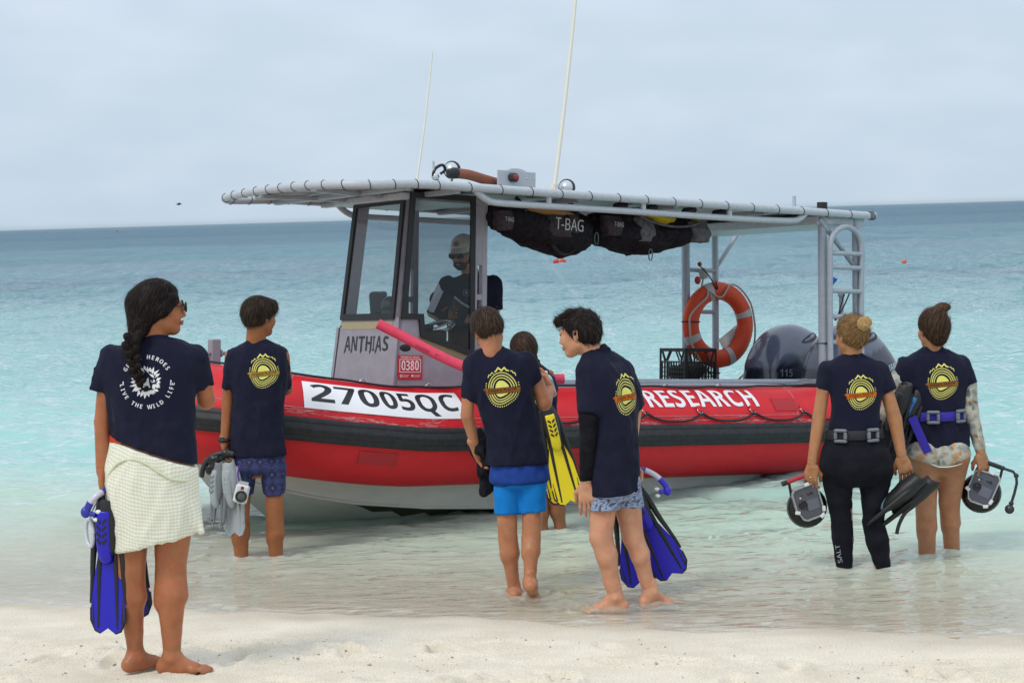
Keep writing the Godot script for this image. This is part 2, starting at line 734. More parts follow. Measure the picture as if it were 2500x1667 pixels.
func clouds() -> ImageTexture:
	var w := 2048
	var hh := 1024
	var data := PackedByteArray()
	data.resize(w * hh * 4)
	data.fill(255)
	var a := noise(5, 1.0, 5)
	var b := noise(11, 1.0, 4)
	for y in hh / 2:
		var el := PI * (0.5 - (y + 0.5) / hh)
		var ce := cos(el)
		var se := sin(el)
		for x in w:
			var az := TAU * x / w
			var p := Vector3(ce * sin(az), se * 3.2, ce * cos(az))
			var c := a.get_noise_3dv(p * 11.0) * 0.75 + b.get_noise_3dv(p * Vector3(3.2, 4.0, 3.2)) * 0.35 + 0.40
			c = clampf(c, 0.0, 1.0)
			data[(y * w + x) * 4 + 3] = int(c * c * (3.0 - 2.0 * c) * 200.0)
	for y in range(hh / 2, hh):
		for x in w: data[(y * w + x) * 4 + 3] = 0
	return ImageTexture.create_from_image(Image.create_from_data(w, hh, false, Image.FORMAT_RGBA8, data))

# ---- ground: dry sand, wet edge, seabed, in one sheet out to the horizon
func steps(a: float, b: float, d: float) -> Array:
	var p := []
	var m := int(ceil((b - a) / d))
	for i in m: p.append(lerpf(a, b, float(i) / m))
	return p

func build_ground() -> void:
	var xs := [-12000.0, -3000.0, -600.0, -120.0, -40.0, -15.0, -8.0, -5.0] + steps(-3.6, 3.6, 0.022) + [3.6, 5.0, 8.0, 15.0, 40.0, 120.0, 600.0, 3000.0, 12000.0]
	var zs := [40.0, 10.0, 2.0, -3.0, -5.5, -6.6] + steps(7.3, 10.9, 0.02).map(func(q): return -q) + [-10.9, -11.3, -12.0, -13.0, -14.0, -16.0, -19.0, -25.0, -40.0, -70.0, -130.0, -300.0, -1000.0, -4000.0, -12000.0]
	var big := noise(3, 1.1, 3)
	var mid := noise(4, 5.0, 3)
	var fine := noise(8, 17.0, 2)
	var wear := noise(9, 0.7, 3)
	var prints := []
	var rng := RandomNumberGenerator.new()
	rng.seed = 77
	for i in 46: prints.append([Vector2(rng.randf_range(-2.4, 2.4), rng.randf_range(-9.35, -7.9)), rng.randf_range(0.0, TAU), rng.randf_range(0.02, 0.045), rng.randf_range(0.8, 1.25)])
	var k := Kit.new()
	var cols := PackedColorArray()
	var rows := []
	for z in zs:
		var row := PackedVector3Array()
		for x in xs:
			var s := seaward(x, z)
			var y := ground(x, z)
			var near: bool = absf(x) < 4.0 and z > -11.0 and z < -7.0
			if near:
				var dry := smoothstep(-0.25, -0.9, s)
				y += big.get_noise_2d(x, z) * 0.03 * lerpf(0.35, 0.8, dry)
				var rough := clampf(wear.get_noise_2d(x * 1.3, z * 2.2) * 1.6 + 0.55, 0.12, 1.0) * dry
				y += mid.get_noise_2d(x, z) * 0.014 * rough + fine.get_noise_2d(x, z) * 0.010 * rough
				if dry > 0.05:
					for f in prints:
						var d: Vector2 = (Vector2(x, z) - f[0]).rotated(f[1]) / f[3]
						var q := Vector2(d.x / 0.055, d.y / 0.13).length()
						if q < 1.9: y += (-f[2] * smoothstep(1.05, 0.45, q) + f[2] * 0.45 * exp(-pow((q - 1.25) / 0.28, 2.0))) * dry
			row.append(Vector3(x, y, z))
			var wet := smoothstep(-0.42, 0.05, s + big.get_noise_2d(x * 0.8 + 9.0, z) * 0.22)
			var c := Color(0.70, 0.64, 0.53).lerp(Color(0.54, 0.485, 0.395), wet)
			var g := wear.get_noise_2d(x * 2.0 + 40.0, z * 3.0) * 0.10 + mid.get_noise_2d(x + 5.0, z) * 0.05
			c = Color(c.r * (1.0 + g), c.g * (1.0 + g * 1.1), c.b * (1.0 + g * 1.35))
			cols.append(c)
		rows.append(row)
	k.sheet(rows)
	var a := k.arrays()
	a[Mesh.ARRAY_COLOR] = cols
	var am := ArrayMesh.new()
	am.add_surface_from_arrays(Mesh.PRIMITIVE_TRIANGLES, a)
	var m := mottled("dcdcdc", "ffffff", 0.92, Vector3.ONE * 2.3, 21, 0.12, 0.25, 0.22, 0.15, 0.6)
	m.vertex_color_use_as_albedo = true
	m.uv1_world_triplanar = true
	am.surface_set_material(0, m)
	var o := MeshInstance3D.new()
	o.name = "sand_beach"
	o.mesh = am
	o.set_meta("kind", "structure")
	add_child(o)

	# bits of coral, shell and weed on the dry sand
	var bit := Kit.new()
	bit.ball(Vector3.ZERO, Vector3(1.0, 0.55, 0.7), Basis(), 4)
	var bm := ArrayMesh.new()
	bm.add_surface_from_arrays(Mesh.PRIMITIVE_TRIANGLES, bit.arrays())
	var gm := mat("ffffff", 0.85)
	gm.vertex_color_use_as_albedo = true
	bm.surface_set_material(0, gm)
	var mm := MultiMesh.new()
	mm.transform_format = MultiMesh.TRANSFORM_3D
	mm.use_colors = true
	mm.mesh = bm
	var band := noise(31, 0.9, 3)
	var spots := []
	while spots.size() < 1200:
		var p := Vector2(rng.randf_range(-2.7, 2.7), rng.randf_range(-9.6, -7.7))
		var s := seaward(p.x, p.y)
		if s > -0.35: continue
		var keep := 0.10 + 0.9 * smoothstep(0.1, 0.45, band.get_noise_2d(p.x * 1.2, p.y * 3.5)) + 0.7 * exp(-pow((p.y + 8.95 - 0.1 * p.x) / 0.10, 2.0)) * (1.0 if p.x < 0.2 else 0.25)
		if rng.randf() < keep: spots.append(p)
	mm.instance_count = spots.size()
	var tones := [Color(0.62, 0.56, 0.46), Color(0.40, 0.33, 0.24), Color(0.34, 0.29, 0.22), Color(0.50, 0.42, 0.30), Color(0.75, 0.70, 0.62), Color(0.30, 0.26, 0.20)]
	for i in spots.size():
		var sz := 0.0018 + 0.0085 * pow(rng.randf(), 5.0)
		var b := Basis.from_euler(Vector3(rng.randf_range(-0.4, 0.4), rng.randf() * TAU, rng.randf_range(-0.4, 0.4))).scaled(Vector3.ONE * sz)
		mm.set_instance_transform(i, Transform3D(b, Vector3(spots[i].x, ground(spots[i].x, spots[i].y) + 0.002 + big.get_noise_2d(spots[i].x, spots[i].y) * 0.03, spots[i].y)))
		mm.set_instance_color(i, tones[rng.randi() % tones.size()])
	var mi := MultiMeshInstance3D.new()
	mi.name = "coral_fragments"
	mi.multimesh = mm
	mi.set_meta("kind", "stuff")
	mi.set_meta("label", "coral and shell crumbs strewn over the dry sand")
	mi.set_meta("category", "debris")
	add_child(mi)

# ---- sea: a body of water tinted by its depth, under a thin reflecting skin, both following the same waves
func build_sea(wades: Array) -> void:
	var us := []
	for i in range(-6, 0): us.append(-1.0 - pow(1.75, -i) * 0.14)
	us.append_array(steps(-1.0, 1.0, 0.0031))
	us.append(1.0)
	for i in range(1, 7): us.append(1.0 + pow(1.75, i) * 0.14)
	var ds := []
	var d := 8.9
	while d < 9000.0:
		ds.append(d)
		d += maxf(0.022, d * d * 0.00026) if d < 700.0 else d * 0.12
	ds.append(20000.0)
	var n1 := noise(101, 1.0, 3)
	var n2 := noise(102, 1.0, 2)
	var n3 := noise(103, 1.0, 3)
	var n4 := noise(104, 1.0, 3)
	var skin := []
	var cols := PackedColorArray()
	for dd in ds:
		var row := PackedVector3Array()
		var z: float = -dd
		var step := maxf(0.022, dd * dd * 0.00026)
		var lo := smoothstep(0.9, 0.18, step)      # chop too short for the spacing out there is left out
		var lm := smoothstep(3.2, 0.7, step)
		for u in us:
			var x: float = u * (0.285 * dd + 0.4)
			var s := seaward(x, z)
			var depth := -ground(x, z)
			var off := smoothstep(0.0, 9.0, s)
			var calm := smoothstep(-0.3, 1.2, s)
			var y := n1.get_noise_2d(x * 0.62 + z * 0.18, z * 1.5) * (0.012 + 0.10 * off) * calm * lm
			if lo > 0.0: y += n2.get_noise_2d(x * 2.3 - z * 0.5, z * 9.0) * (0.006 + 0.034 * off) * calm * lo
			if dd < 26.0: y += n4.get_noise_2d(x * 6.5, z * 13.0) * 0.0042 * calm * smoothstep(26.0, 13.0, dd)
			if dd > 30.0: y += n1.get_noise_2d(x * 0.12, z * 0.30 + 7.0) * 0.34 * smoothstep(30.0, 90.0, dd) * smoothstep(12.0, 3.0, step)
			if dd < 14.0:
				for w in wades:
					var q := Vector2(x - w.x, z - w.z).length()
					if q < 0.7: y += (sin(q * 55.0) * 0.011 + 0.010 * exp(-pow((q - 0.085) / 0.03, 2.0))) * exp(-q * 6.0)
			row.append(Vector3(x, y, z))
			var patch := n3.get_noise_2d(x * 0.035, z * 0.10) * 0.5 + 0.5
			var far := smoothstep(10.0, 60.0, s) * 0.75 + smoothstep(60.0, 330.0, s) * 0.25
			far = clampf(far + (patch - 0.5) * 0.5 * smoothstep(14.0, 40.0, s) * smoothstep(900.0, 150.0, s), 0.0, 1.0)
			var c := Color(0.615, 0.605, 0.485).lerp(Color(0.455, 0.575, 0.48), smoothstep(0.6, 3.4, s)).lerp(Color(0.30, 0.54, 0.515), smoothstep(3.0, 7.0, s)).lerp(Color(0.20, 0.42, 0.41), smoothstep(7.0, 18.0, s))
			c = c.lerp(Color(0.068, 0.215, 0.25), smoothstep(0.0, 0.62, far)).lerp(Color(0.06, 0.135, 0.19), smoothstep(0.55, 1.0, far))
			var al := 1.0 - exp(-maxf(depth + y * 0.5, 0.0) * 9.0)
			var foam := smoothstep(0.26, 0.5, n3.get_noise_2d(x * 2.6, z * 8.0 + 3.0)) * smoothstep(2.3, 0.3, s) * smoothstep(-0.1, 0.2, s)
			foam = maxf(foam * 0.5, smoothstep(0.16, 0.03, absf(s - 0.07 - n1.get_noise_2d(x * 1.5, 3.0) * 0.22)) * 0.55 * smoothstep(-0.25, 0.35, n3.get_noise_2d(x * 7.0, z * 7.0)))
			if dd < 14.0:
				for w in wades:
					var q := Vector2(x - w.x, z - w.z).length()
					if q < 0.22: foam = maxf(foam, exp(-pow((q - 0.10) / 0.05, 2.0)) * 0.55 * smoothstep(-0.25, 0.3, n4.get_noise_2d(x * 18.0, z * 26.0)))
			c = c.lerp(Color(0.82, 0.83, 0.80), foam)
			al = maxf(al, foam * 0.75)
			cols.append(Color(c.r, c.g, c.b, al))
		skin.append(row)
	var k := Kit.new()
	k.sheet(skin)
	var under := Kit.new()
	under.v = k.v.duplicate()
	for i in under.v.size(): under.v[i].y -= 0.004
	under.n = k.n; under.t = k.t; under.x = k.x
	var a := under.arrays()
	a[Mesh.ARRAY_COLOR] = cols
	var am := ArrayMesh.new()
	am.add_surface_from_arrays(Mesh.PRIMITIVE_TRIANGLES, a)
	var m := mat("ffffff", 0.9, 0.0, 0.0)
	m.specular_mode = BaseMaterial3D.SPECULAR_DISABLED
	m.vertex_color_use_as_albedo = true
	m.transparency = BaseMaterial3D.TRANSPARENCY_ALPHA
	am.surface_set_material(0, m)
	# the skin in bands: the farther out, the more of its chop is too small to build and keeps the mirror open
	var ends := [15.0, 60.0, 110.0, 190.0, 330.0, 700.0, 1e9]
	var gloss := [0.37, 0.49, 0.44, 0.39, 0.345, 0.31, 0.29]
	var from := 0
	for i in ends.size():
		var to := from
		while to < ds.size() - 1 and ds[to] < ends[i]: to += 1
		var band := Kit.new()
		band.sheet(skin.slice(from, to + 1))
		from = to
		am.add_surface_from_arrays(Mesh.PRIMITIVE_TRIANGLES, band.arrays())
		var g := StandardMaterial3D.new()
		g.transparency = BaseMaterial3D.TRANSPARENCY_ALPHA
		g.albedo_color = Color(0.7, 0.85, 0.85, 0.0)
		g.roughness = 0.06
		g.metallic_specular = gloss[i]
		g.heightmap_enabled = true
		g.heightmap_texture = noise_tex(5, 0.035, Color.BLACK, Color.WHITE, 0.0, 1.0)
		g.heightmap_scale = 1.5 if i == 0 else 4.0
		g.uv1_triplanar = true
		g.uv1_world_triplanar = true
		g.uv1_scale = Vector3(0.33, 1.0, 0.85)
		am.surface_set_material(i + 1, g)
	var o := MeshInstance3D.new()
	o.name = "sea"
	o.mesh = am
	o.set_meta("kind", "structure")
	add_child(o)

# ---------------------------------------------------------------- the boat. Its own axes: x towards the stern, y up, z to port (the side in view)
var BX := Transform3D()
var boat: Node3D

func hull_mid(s: float) -> Array:   # centre line of the inflatable collar: s 0 port stern .. 1 bow .. 2 starboard stern
	var side := 1.0 if s <= 1.0 else -1.0
	var t := s if s <= 1.0 else 2.0 - s
	var p: Vector3
	var d: Vector3
	if t < 0.72:
		p = Vector3(lerpf(3.72, -0.9, t / 0.72), 0, 0.88)
		d = Vector3(-1, 0, 0)
	else:
		var a := (t - 0.72) / 0.28 * PI * 0.5
		p = Vector3(-0.9 - 1.00 * sin(a), 0, 0.88 * cos(a))
		d = Vector3(-1.00 * cos(a), 0, -0.88 * sin(a)).normalized()
	p.y = 0.36 + 0.20 * pow(maxf(-0.5 - p.x, 0.0) / 1.55, 1.5)
	p.z *= side
	d.z *= side
	var outward := Vector3(-d.z, 0, d.x) * -1.0
	if side < 0.0: outward = Vector3(d.z, 0, -d.x) * -1.0
	if outward.dot(p - Vector3(0.5, p.y, 0)) < 0.0: outward = -outward
	return [p, outward]

func s_of_x(x: float) -> float:      # port side only
	if x >= -0.9: return (3.72 - x) / 4.62 * 0.72
	return 0.72 + asin(clampf((-0.9 - x) / 1.00, 0.0, 1.0)) / (PI * 0.5) * 0.28

func collar(s: float, phi: float, r: float) -> Vector3:
	var c := hull_mid(s)
	return c[0] + (c[1] * cos(phi) + Vector3.UP * sin(phi)) * r

func collar_patch(x0: float, x1: float, p0: float, p1: float, r: float, m := 24, w := 10) -> Kit:
	var k := Kit.new()
	var rows := []
	for j in w + 1:
		var row := PackedVector3Array()
		for i in m + 1: row.append(collar(s_of_x(lerpf(x0, x1, float(i) / m)), lerpf(p1, p0, float(j) / w), r))
		rows.append(row)
	k.sheet(rows)
	return k

func outline_sweep(poly: Array, inner: Array, d: Vector3) -> Kit:   # a frame between two outlines, d thick
	var k := Kit.new()
	for i in poly.size():
		var j := (i + 1) % poly.size()
		k.quad(poly[i] + d, poly[j] + d, inner[j] + d, inner[i] + d)
		k.quad(poly[i], inner[i], inner[j], poly[j])
		k.quad(poly[i], poly[j], poly[j] + d, poly[i] + d)
		k.quad(inner[i], inner[i] + d, inner[j] + d, inner[j])
	return k

func inset(poly: Array, w: float, axis: Vector3) -> Array:
	var out := []
	var m := poly.size()
	for i in m:
		var a: Vector3 = (poly[i] - poly[(i - 1 + m) % m]).normalized()
		var b: Vector3 = (poly[(i + 1) % m] - poly[i]).normalized()
		var na := axis.cross(a)
		var nb := axis.cross(b)
		out.append(poly[i] + (na + nb) * (w / (1.0 + na.dot(nb))))
	return out

func lettering(s: String, w: float, hh: float, bold := true) -> Kit:   # thin letters in the xy plane, centred, facing +z
	var g := Canvas.glyphs(s, bold)
	var lo := Vector2(1e9, 1e9)
	var hi := -lo
	for p in g:
		lo = lo.min(p); hi = hi.max(p)
	var k := Kit.new()
	for i in range(0, g.size() - 2, 3):
		var q := []
		for e in 3:
			var p: Vector2 = (g[i + e] - (lo + hi) * 0.5) / (hi - lo)
			q.append(Vector3(p.x * w, -p.y * hh, 0))
		if (q[2] - q[0]).cross(q[1] - q[0]).z < 0.0: k.tri(q[0], q[2], q[1])
		else: k.tri(q[0], q[1], q[2])
	return k

func facing(right: Vector3, up: Vector3, at: Vector3) -> Transform3D:
	var r := right.normalized()
	var u := (up - r * up.dot(r)).normalized()
	return Transform3D(Basis(r, u, r.cross(u)), at)

func build_boat() -> void:
	BX = Transform3D(Basis(Vector3.UP, deg_to_rad(36.0)) * Basis(Vector3.BACK, deg_to_rad(-4.2)) * Basis(Vector3.RIGHT, deg_to_rad(-2.0)), Vector3(-0.816, 0.173, -14.247))
	boat = thing("research_boat", "red and grey rigid inflatable boat with glazed cabin and long canopy, nosed onto the beach", "boat", "", BX.origin, BX.basis)
	var red := mottled("bd1420", "cc1a26", 0.5, Vector3.ONE * 1.4, 41, 0.02, 0.42, 0.03)
	var grey := mottled("85878f", "93959c", 0.5, Vector3.ONE * 1.7, 42, 0.02, 0.45, 0.02)
	var pipe := mottled("a3abb4", "b0b7bf", 0.42, Vector3.ONE * 2.0, 43, 0.03)
	var dark_pipe := mottled("8f97a3", "9aa2ad", 0.4, Vector3.ONE * 2.0, 44, 0.03)
	var black := mat("17181c", 0.55)
	var rubber := mottled("1b1b1f", "26262b", 0.6, Vector3.ONE * 2.0, 45, 0.03)
	var hull_m := mottled("b0b6b0", "bfc4be", 0.45, Vector3(0.7, 2.0, 0.7), 46, 0.02, 0.5)
	var steel := mat("c9ccd0", 0.22, 0.9)
	M.black = black; M.steel = steel; M.pipe = pipe; M.grey = grey; M.rubber = rubber

	# --- hull
	var st := [[-1.76, 0.02, 0.34, 0.30, 0.02, 0.42], [-1.66, 0.10, 0.22, 0.13, 0.14, 0.42], [-1.55, 0.22, 0.12, 0.01, 0.30, 0.40], [-1.38, 0.36, 0.05, -0.06, 0.46, 0.34], [-1.24, 0.44, 0.01, -0.10, 0.55, 0.28], [-1.08, 0.53, -0.03, -0.23, 0.62, 0.22], [-0.8, 0.64, -0.08, -0.32, 0.71, 0.14], [-0.3, 0.74, -0.12, -0.39, 0.79, 0.08], [0.5, 0.79, -0.145, -0.43, 0.84, 0.05], [2.0, 0.80, -0.15, -0.44, 0.85, 0.05], [3.9, 0.80, -0.15, -0.44, 0.85, 0.05]]
	var side_rows := [[], []]
	var bot_rows := [[], []]
	for w in st:
		for g in 2:
			var sg := 1.0 if g == 0 else -1.0
			var r := PackedVector3Array()
			for i in 5: r.append(Vector3(w[0], lerpf(w[2], w[5], i / 4.0), sg * lerpf(w[1] + 0.018, w[4], i / 4.0)))
			side_rows[g].append(r)
			var q := PackedVector3Array()
			for i in 6: q.append(Vector3(w[0], lerpf(w[3], w[2], i / 5.0), sg * w[1] * i / 5.0))
			bot_rows[g].append(q)
	var k := Kit.new()
	for g in 2:
		k.sheet(side_rows[g])
		k.sheet(bot_rows[g])
		var chine := []
		for w in st: chine.append(Vector3(w[0], w[2] - 0.004, (w[1] + 0.012) * (1.0 if g == 0 else -1.0)))
		k.tube(chine, 0.013, 6)
	k.box(Vector3(3.9, 0.1, 0), Vector3(0.05, 0.9, 1.68), Basis(), 0.01)
	mk("hull", boat, k, hull_m)
	# weed along the waterline of the bottom
	k = Kit.new()
	for g in [1.0, -1.0]:
		var rows := []
		var rg := noise(17, 3.0, 3)
		for i in 40:
			var x := lerpf(-0.95, 3.8, i / 39.0)
			var zc := 0.80
			var yc := -0.15
			var yk := -0.44
			for q in st.size() - 1:
				if x >= st[q][0] and x <= st[q + 1][0]:
					var t: float = (x - st[q][0]) / (st[q + 1][0] - st[q][0])
					zc = lerpf(st[q][1], st[q + 1][1], t); yc = lerpf(st[q][2], st[q + 1][2], t); yk = lerpf(st[q][3], st[q + 1][3], t)
			var dn := 0.22 + 0.22 * rg.get_noise_1d(x * 2.0) + 0.12 * rg.get_noise_1d(x * 9.0)
			dn = maxf(dn, 0.03) * smoothstep(-0.95, -0.5, x)
			var top := Vector3(x, yc, zc * g)
			var low := Vector3(x, lerpf(yc, yk, dn), zc * g * (1.0 - dn))
			var out := Vector3(0, -0.004, 0.003 * g)
			rows.append(PackedVector3Array([top + out, low + out]))
		k.sheet(rows)
	mk("weed_stain", boat, k, mottled("23291a", "3f4a22", 0.8, Vector3.ONE * 6.0, 47, 0.05))

	# --- inflatable collar
	k = Kit.new()
	var rings := []
	var m := 110
	for i in m + 1:
		var s := 2.0 * i / m
		var ring := PackedVector3Array()
		for q in 28: ring.append(collar(s, TAU * q / 28, 0.33))
		rings.append(ring)
	k.loft(rings, false, false)
	for e in [0.0, 2.0]:
		var c: Array = hull_mid(e)
		var cr := []
		for j in 5:
			var ring := PackedVector3Array()
			for q in 28:
				var a := TAU * q / 28
				ring.append(c[0] + Vector3(0.13 * j, 0, 0) + (c[1] * cos(a) + Vector3.UP * sin(a)) * 0.33 * (1.0 - 0.13 * j * j * 0.35))
			cr.append(ring)
		k.loft(cr, false, true)
	var tube := mk("inflatable_collar", boat, k, red)
	# rubbing strake: a ribbed band round the outside
	k = Kit.new()
	var prof := [[-0.235, 0.328], [-0.23, 0.345], [-0.14, 0.349], [-0.125, 0.342], [-0.11, 0.349], [-0.02, 0.352], [0.0, 0.358], [0.02, 0.352], [0.10, 0.349], [0.115, 0.342], [0.13, 0.349], [0.215, 0.345], [0.22, 0.328]]
	var rr := []
	for i in m + 1:
		var row := PackedVector3Array()
		for q in prof: row.append(collar(2.0 * i / m, q[0] - 0.01, q[1]))
		rr.append(row)
	k.sheet(rr)
	mk("rubbing_strake", boat, k, rubber)
	# seams of the collar fabric
	k = Kit.new()
	for x in [-1.45, 0.95, 2.75]:
		var pth := []
		for i in 13: pth.append(collar(s_of_x(x + 0.02 * i * 0.5), lerpf(0.24, 1.7, i / 12.0), 0.3305))
		k.tube(pth, 0.0025, 4, false)
	var ln := []
	for i in 60: ln.append(collar(s_of_x(lerpf(-1.7, 2.95, i / 59.0)), 0.40, 0.3305))
	k.tube(ln, 0.002, 4, false)
	mk("seam", boat, k, mat("c98a8d", 0.6))

	# glued repair patches
	for e in [[0.55, 0.86, -0.75, -0.36], [2.55, 2.80, 0.50, 0.86], [-1.05, -0.80, -0.62, -0.34]]: mk("repair_patch", boat, collar_patch(e[0], e[1], e[2], e[3], 0.3325, 6, 4), mat("a81a26", 0.6))
	# scuffs where the collar has rubbed, whitish and broken
	var im := Image.create_empty(768, 48, false, Image.FORMAT_RGBA8)
	var sa := noise(71, 0.012, 4)
	var sb := noise(72, 0.11, 3)
	for x in 768:
		for y in 48:
			var w := sa.get_noise_2d(x, y * 3.0) * 1.1 + sb.get_noise_2d(x * 0.6, y * 2.4) * 1.1 - absf(y - 34.0) * 0.012
			im.set_pixel(x, y, Color(0.80, 0.55, 0.55, 1.0 if w > 0.40 else 0.0))
	var sc := mat("ffffff", 0.8)
	sc.albedo_texture = ImageTexture.create_from_image(im)
	sc.transparency = BaseMaterial3D.TRANSPARENCY_ALPHA_SCISSOR
	sc.alpha_scissor_threshold = 0.5
	mk("scuff_marks", boat, collar_patch(-1.5, 3.4, 0.215, 0.42, 0.3328, 60, 5), sc)

	# --- registration panel and the word on the collar
	var cv := Canvas.new(640, 110, Color("e7e8ec"))
	var gl := Canvas.glyphs("27005QC")
	var lo := Vector2(1e9, 1e9)
	var hi := -lo
	for p in gl:
		lo = lo.min(p); hi = hi.max(p)
	for i in range(0, gl.size() - 2, 3):
		var tr := PackedVector2Array()
		for e in 3:
			var p: Vector2 = (gl[i + e] - lo) / (hi - lo)
			tr.append(Vector2(22 + p.x * 596, 10 + p.y * 92))
		cv.poly(tr, Color("1d1e25"))
	var pm := mat("ffffff", 0.4)
	pm.albedo_texture = cv.done()
	mk("registration_panel", boat, collar_patch(-1.325, -0.268, 0.40, 1.09, 0.3335), pm)
	cv = Canvas.new(640, 130, Color(0.9, 0.9, 0.92, 0.0))
	cv.im.fill(Color(0.90, 0.90, 0.92, 0.0))
	gl = Canvas.glyphs("RESEARCH")
	lo = Vector2(1e9, 1e9); hi = -lo
	for p in gl:
		lo = lo.min(p); hi = hi.max(p)
	for i in range(0, gl.size() - 2, 3):
		var tr := PackedVector2Array()
		for e in 3:
			var p: Vector2 = (gl[i + e] - lo) / (hi - lo)
			tr.append(Vector2(8 + p.x * 622, 6 + p.y * 118))
		cv.poly(tr, Color("e4e4ea"))
	pm = mat("ffffff", 0.55)
	pm.albedo_texture = cv.done()
	pm.transparency = BaseMaterial3D.TRANSPARENCY_ALPHA_SCISSOR
	pm.alpha_scissor_threshold = 0.5
	mk("painted_word", boat, collar_patch(1.33, 2.42, 0.58, 1.22, 0.3332), pm)

	# --- grab lines and their rings
	k = Kit.new()
	var up := []
	for i in 120:
		var x := lerpf(-1.95, 3.6, i / 119.0)
		var w := absf(fposmod(x, 0.52) / 0.26 - 1.0)
		up.append(collar(s_of_x(x), 1.50 + 0.14 * sin(x * 2.3) - 0.10 * (1.0 - w * w), 0.343))
	k.tube(up, 0.0085, 6)
	mk("grab_line", boat, k, black)
	k = Kit.new()
	var dn := []
	for i in 110:
		var x := lerpf(0.05, 3.6, i / 109.0)
		var w := absf(fposmod(x - 1.28, 0.515) / 0.2575 - 1.0)
		dn.append(collar(s_of_x(x), 0.27 + 0.19 * w * w * w, 0.344))
	k.tube(dn, 0.0085, 6)
	mk("grab_line", boat, k, black)
	for i in 5:
		var x: float = 0.765 + 0.515 * i
		k = Kit.new()
		var c := collar(s_of_x(x), 0.52, 0.337)
		var oo: Vector3 = hull_mid(s_of_x(x))[1]
		k.tube(arc(c, Vector3.RIGHT * 0.024, (Vector3.UP * 0.85 - oo * 0.5).normalized() * 0.024, 0, TAU, 12), 0.0045, 5)
		mk("ring", boat, k, steel)
		k = Kit.new()
		k.box(c + oo * -0.002 + Vector3(0, 0.012, 0), Vector3(0.05, 0.05, 0.01), Basis(Vector3.RIGHT, -0.5), 0.004)
		mk("ring_patch", boat, k, red)
	for i in 8:
		var x: float = -1.43 + 0.52 * i
		k = Kit.new()
		k.tube(arc(collar(s_of_x(x), 1.47, 0.336), Vector3.RIGHT * 0.022, Vector3.UP * 0.022, 0, PI, 8), 0.005, 5)
		mk("eyelet", boat, k, steel)

	# --- decks
	k = Kit.new()
	k.box(Vector3(1.3, 0.30, 0), Vector3(5.2, 0.06, 1.5), Basis(), 0.01)
	k.box(Vector3(-1.25, 0.60, 0), Vector3(0.9, 0.06, 0.8), Basis(), 0.02)
	mk("deck", boat, k, grey)
	k = Kit.new()
	k.tube(curve([Vector3(0.5, 0.69, 0.62), Vector3(1.2, 0.715, 0.66), Vector3(2.4, 0.72, 0.66), Vector3(3.9, 0.72, 0.64)]), 0.028, 8)
	k.tube(curve([Vector3(0.7, 0.68, 0.75), Vector3(1.6, 0.70, 0.78), Vector3(2.6, 0.70, 0.78), Vector3(3.3, 0.68, 0.8)]), 0.016, 8)
	mk("side_rail", boat, k, dark_pipe)
	k = Kit.new()
	k.box(Vector3(2.55, 0.665, -0.75), Vector3(3.0, 0.06, 0.34), Basis(), 0.012)
	k.box(Vector3(2.5, 0.50, -0.64), Vector3(3.0, 0.3, 0.06), Basis(), 0.01)
	for i in 5: k.box(Vector3(2.1 + 0.28 * i, 0.705, -0.62), Vector3(0.06, 0.03, 0.03), Basis(Vector3.BACK, 0.4), 0.006)
	mk("side_bench", boat, k, dark_pipe)
	k = Kit.new()
	k.box(Vector3(3.72, 0.60, 0), Vector3(0.30, 0.08, 1.5), Basis(), 0.02)
	mk("transom_shelf", boat, k, dark_pipe)
	k = Kit.new()
	var cloth := []
	for i in 9:
		var row := PackedVector3Array()
		for j in 6: row.append(Vector3(3.05 + 0.085 * i, 0.705 + 0.045 * sin(i * 0.42) * (1.0 - j * 0.13) + 0.006 * sin(i * 2.1 + j), 0.62 + 0.05 * j))
		cloth.append(row)
	k.sheet(cloth)
	mk("deck_cover", boat, k, mottled("63646f", "777883", 0.75, Vector3.ONE * 3.0, 48, 0.03))
	# mooring bollard on the foredeck
	k = Kit.new()
	k.box(Vector3(-1.515, 0.80, 0), Vector3(0.068, 0.40, 0.068), Basis(), 0.006)
	mk("bollard", boat, k, mottled("9c9aa3", "8a8891", 0.45, Vector3.ONE * 5.0, 49, 0.04))
	k = Kit.new()
	k.tube([Vector3(-1.60, 0.905, 0.01), Vector3(-1.41, 0.905, 0.01)], 0.013, 8)
	k.tube(arc(Vector3(-1.47, 0.905, 0.01), Vector3.UP * 0.02, Vector3.BACK * 0.02, 0, TAU, 10), 0.007, 6)
	mk("cross_pin", boat, k, grey)
	build_cabin(grey, pipe, black, steel)
	build_canopy(pipe, dark_pipe, black, steel)
	build_frame(dark_pipe, black)
	for e in [[0.36, 0.0], [-0.34, 0.0]]: build_engine(e[0])

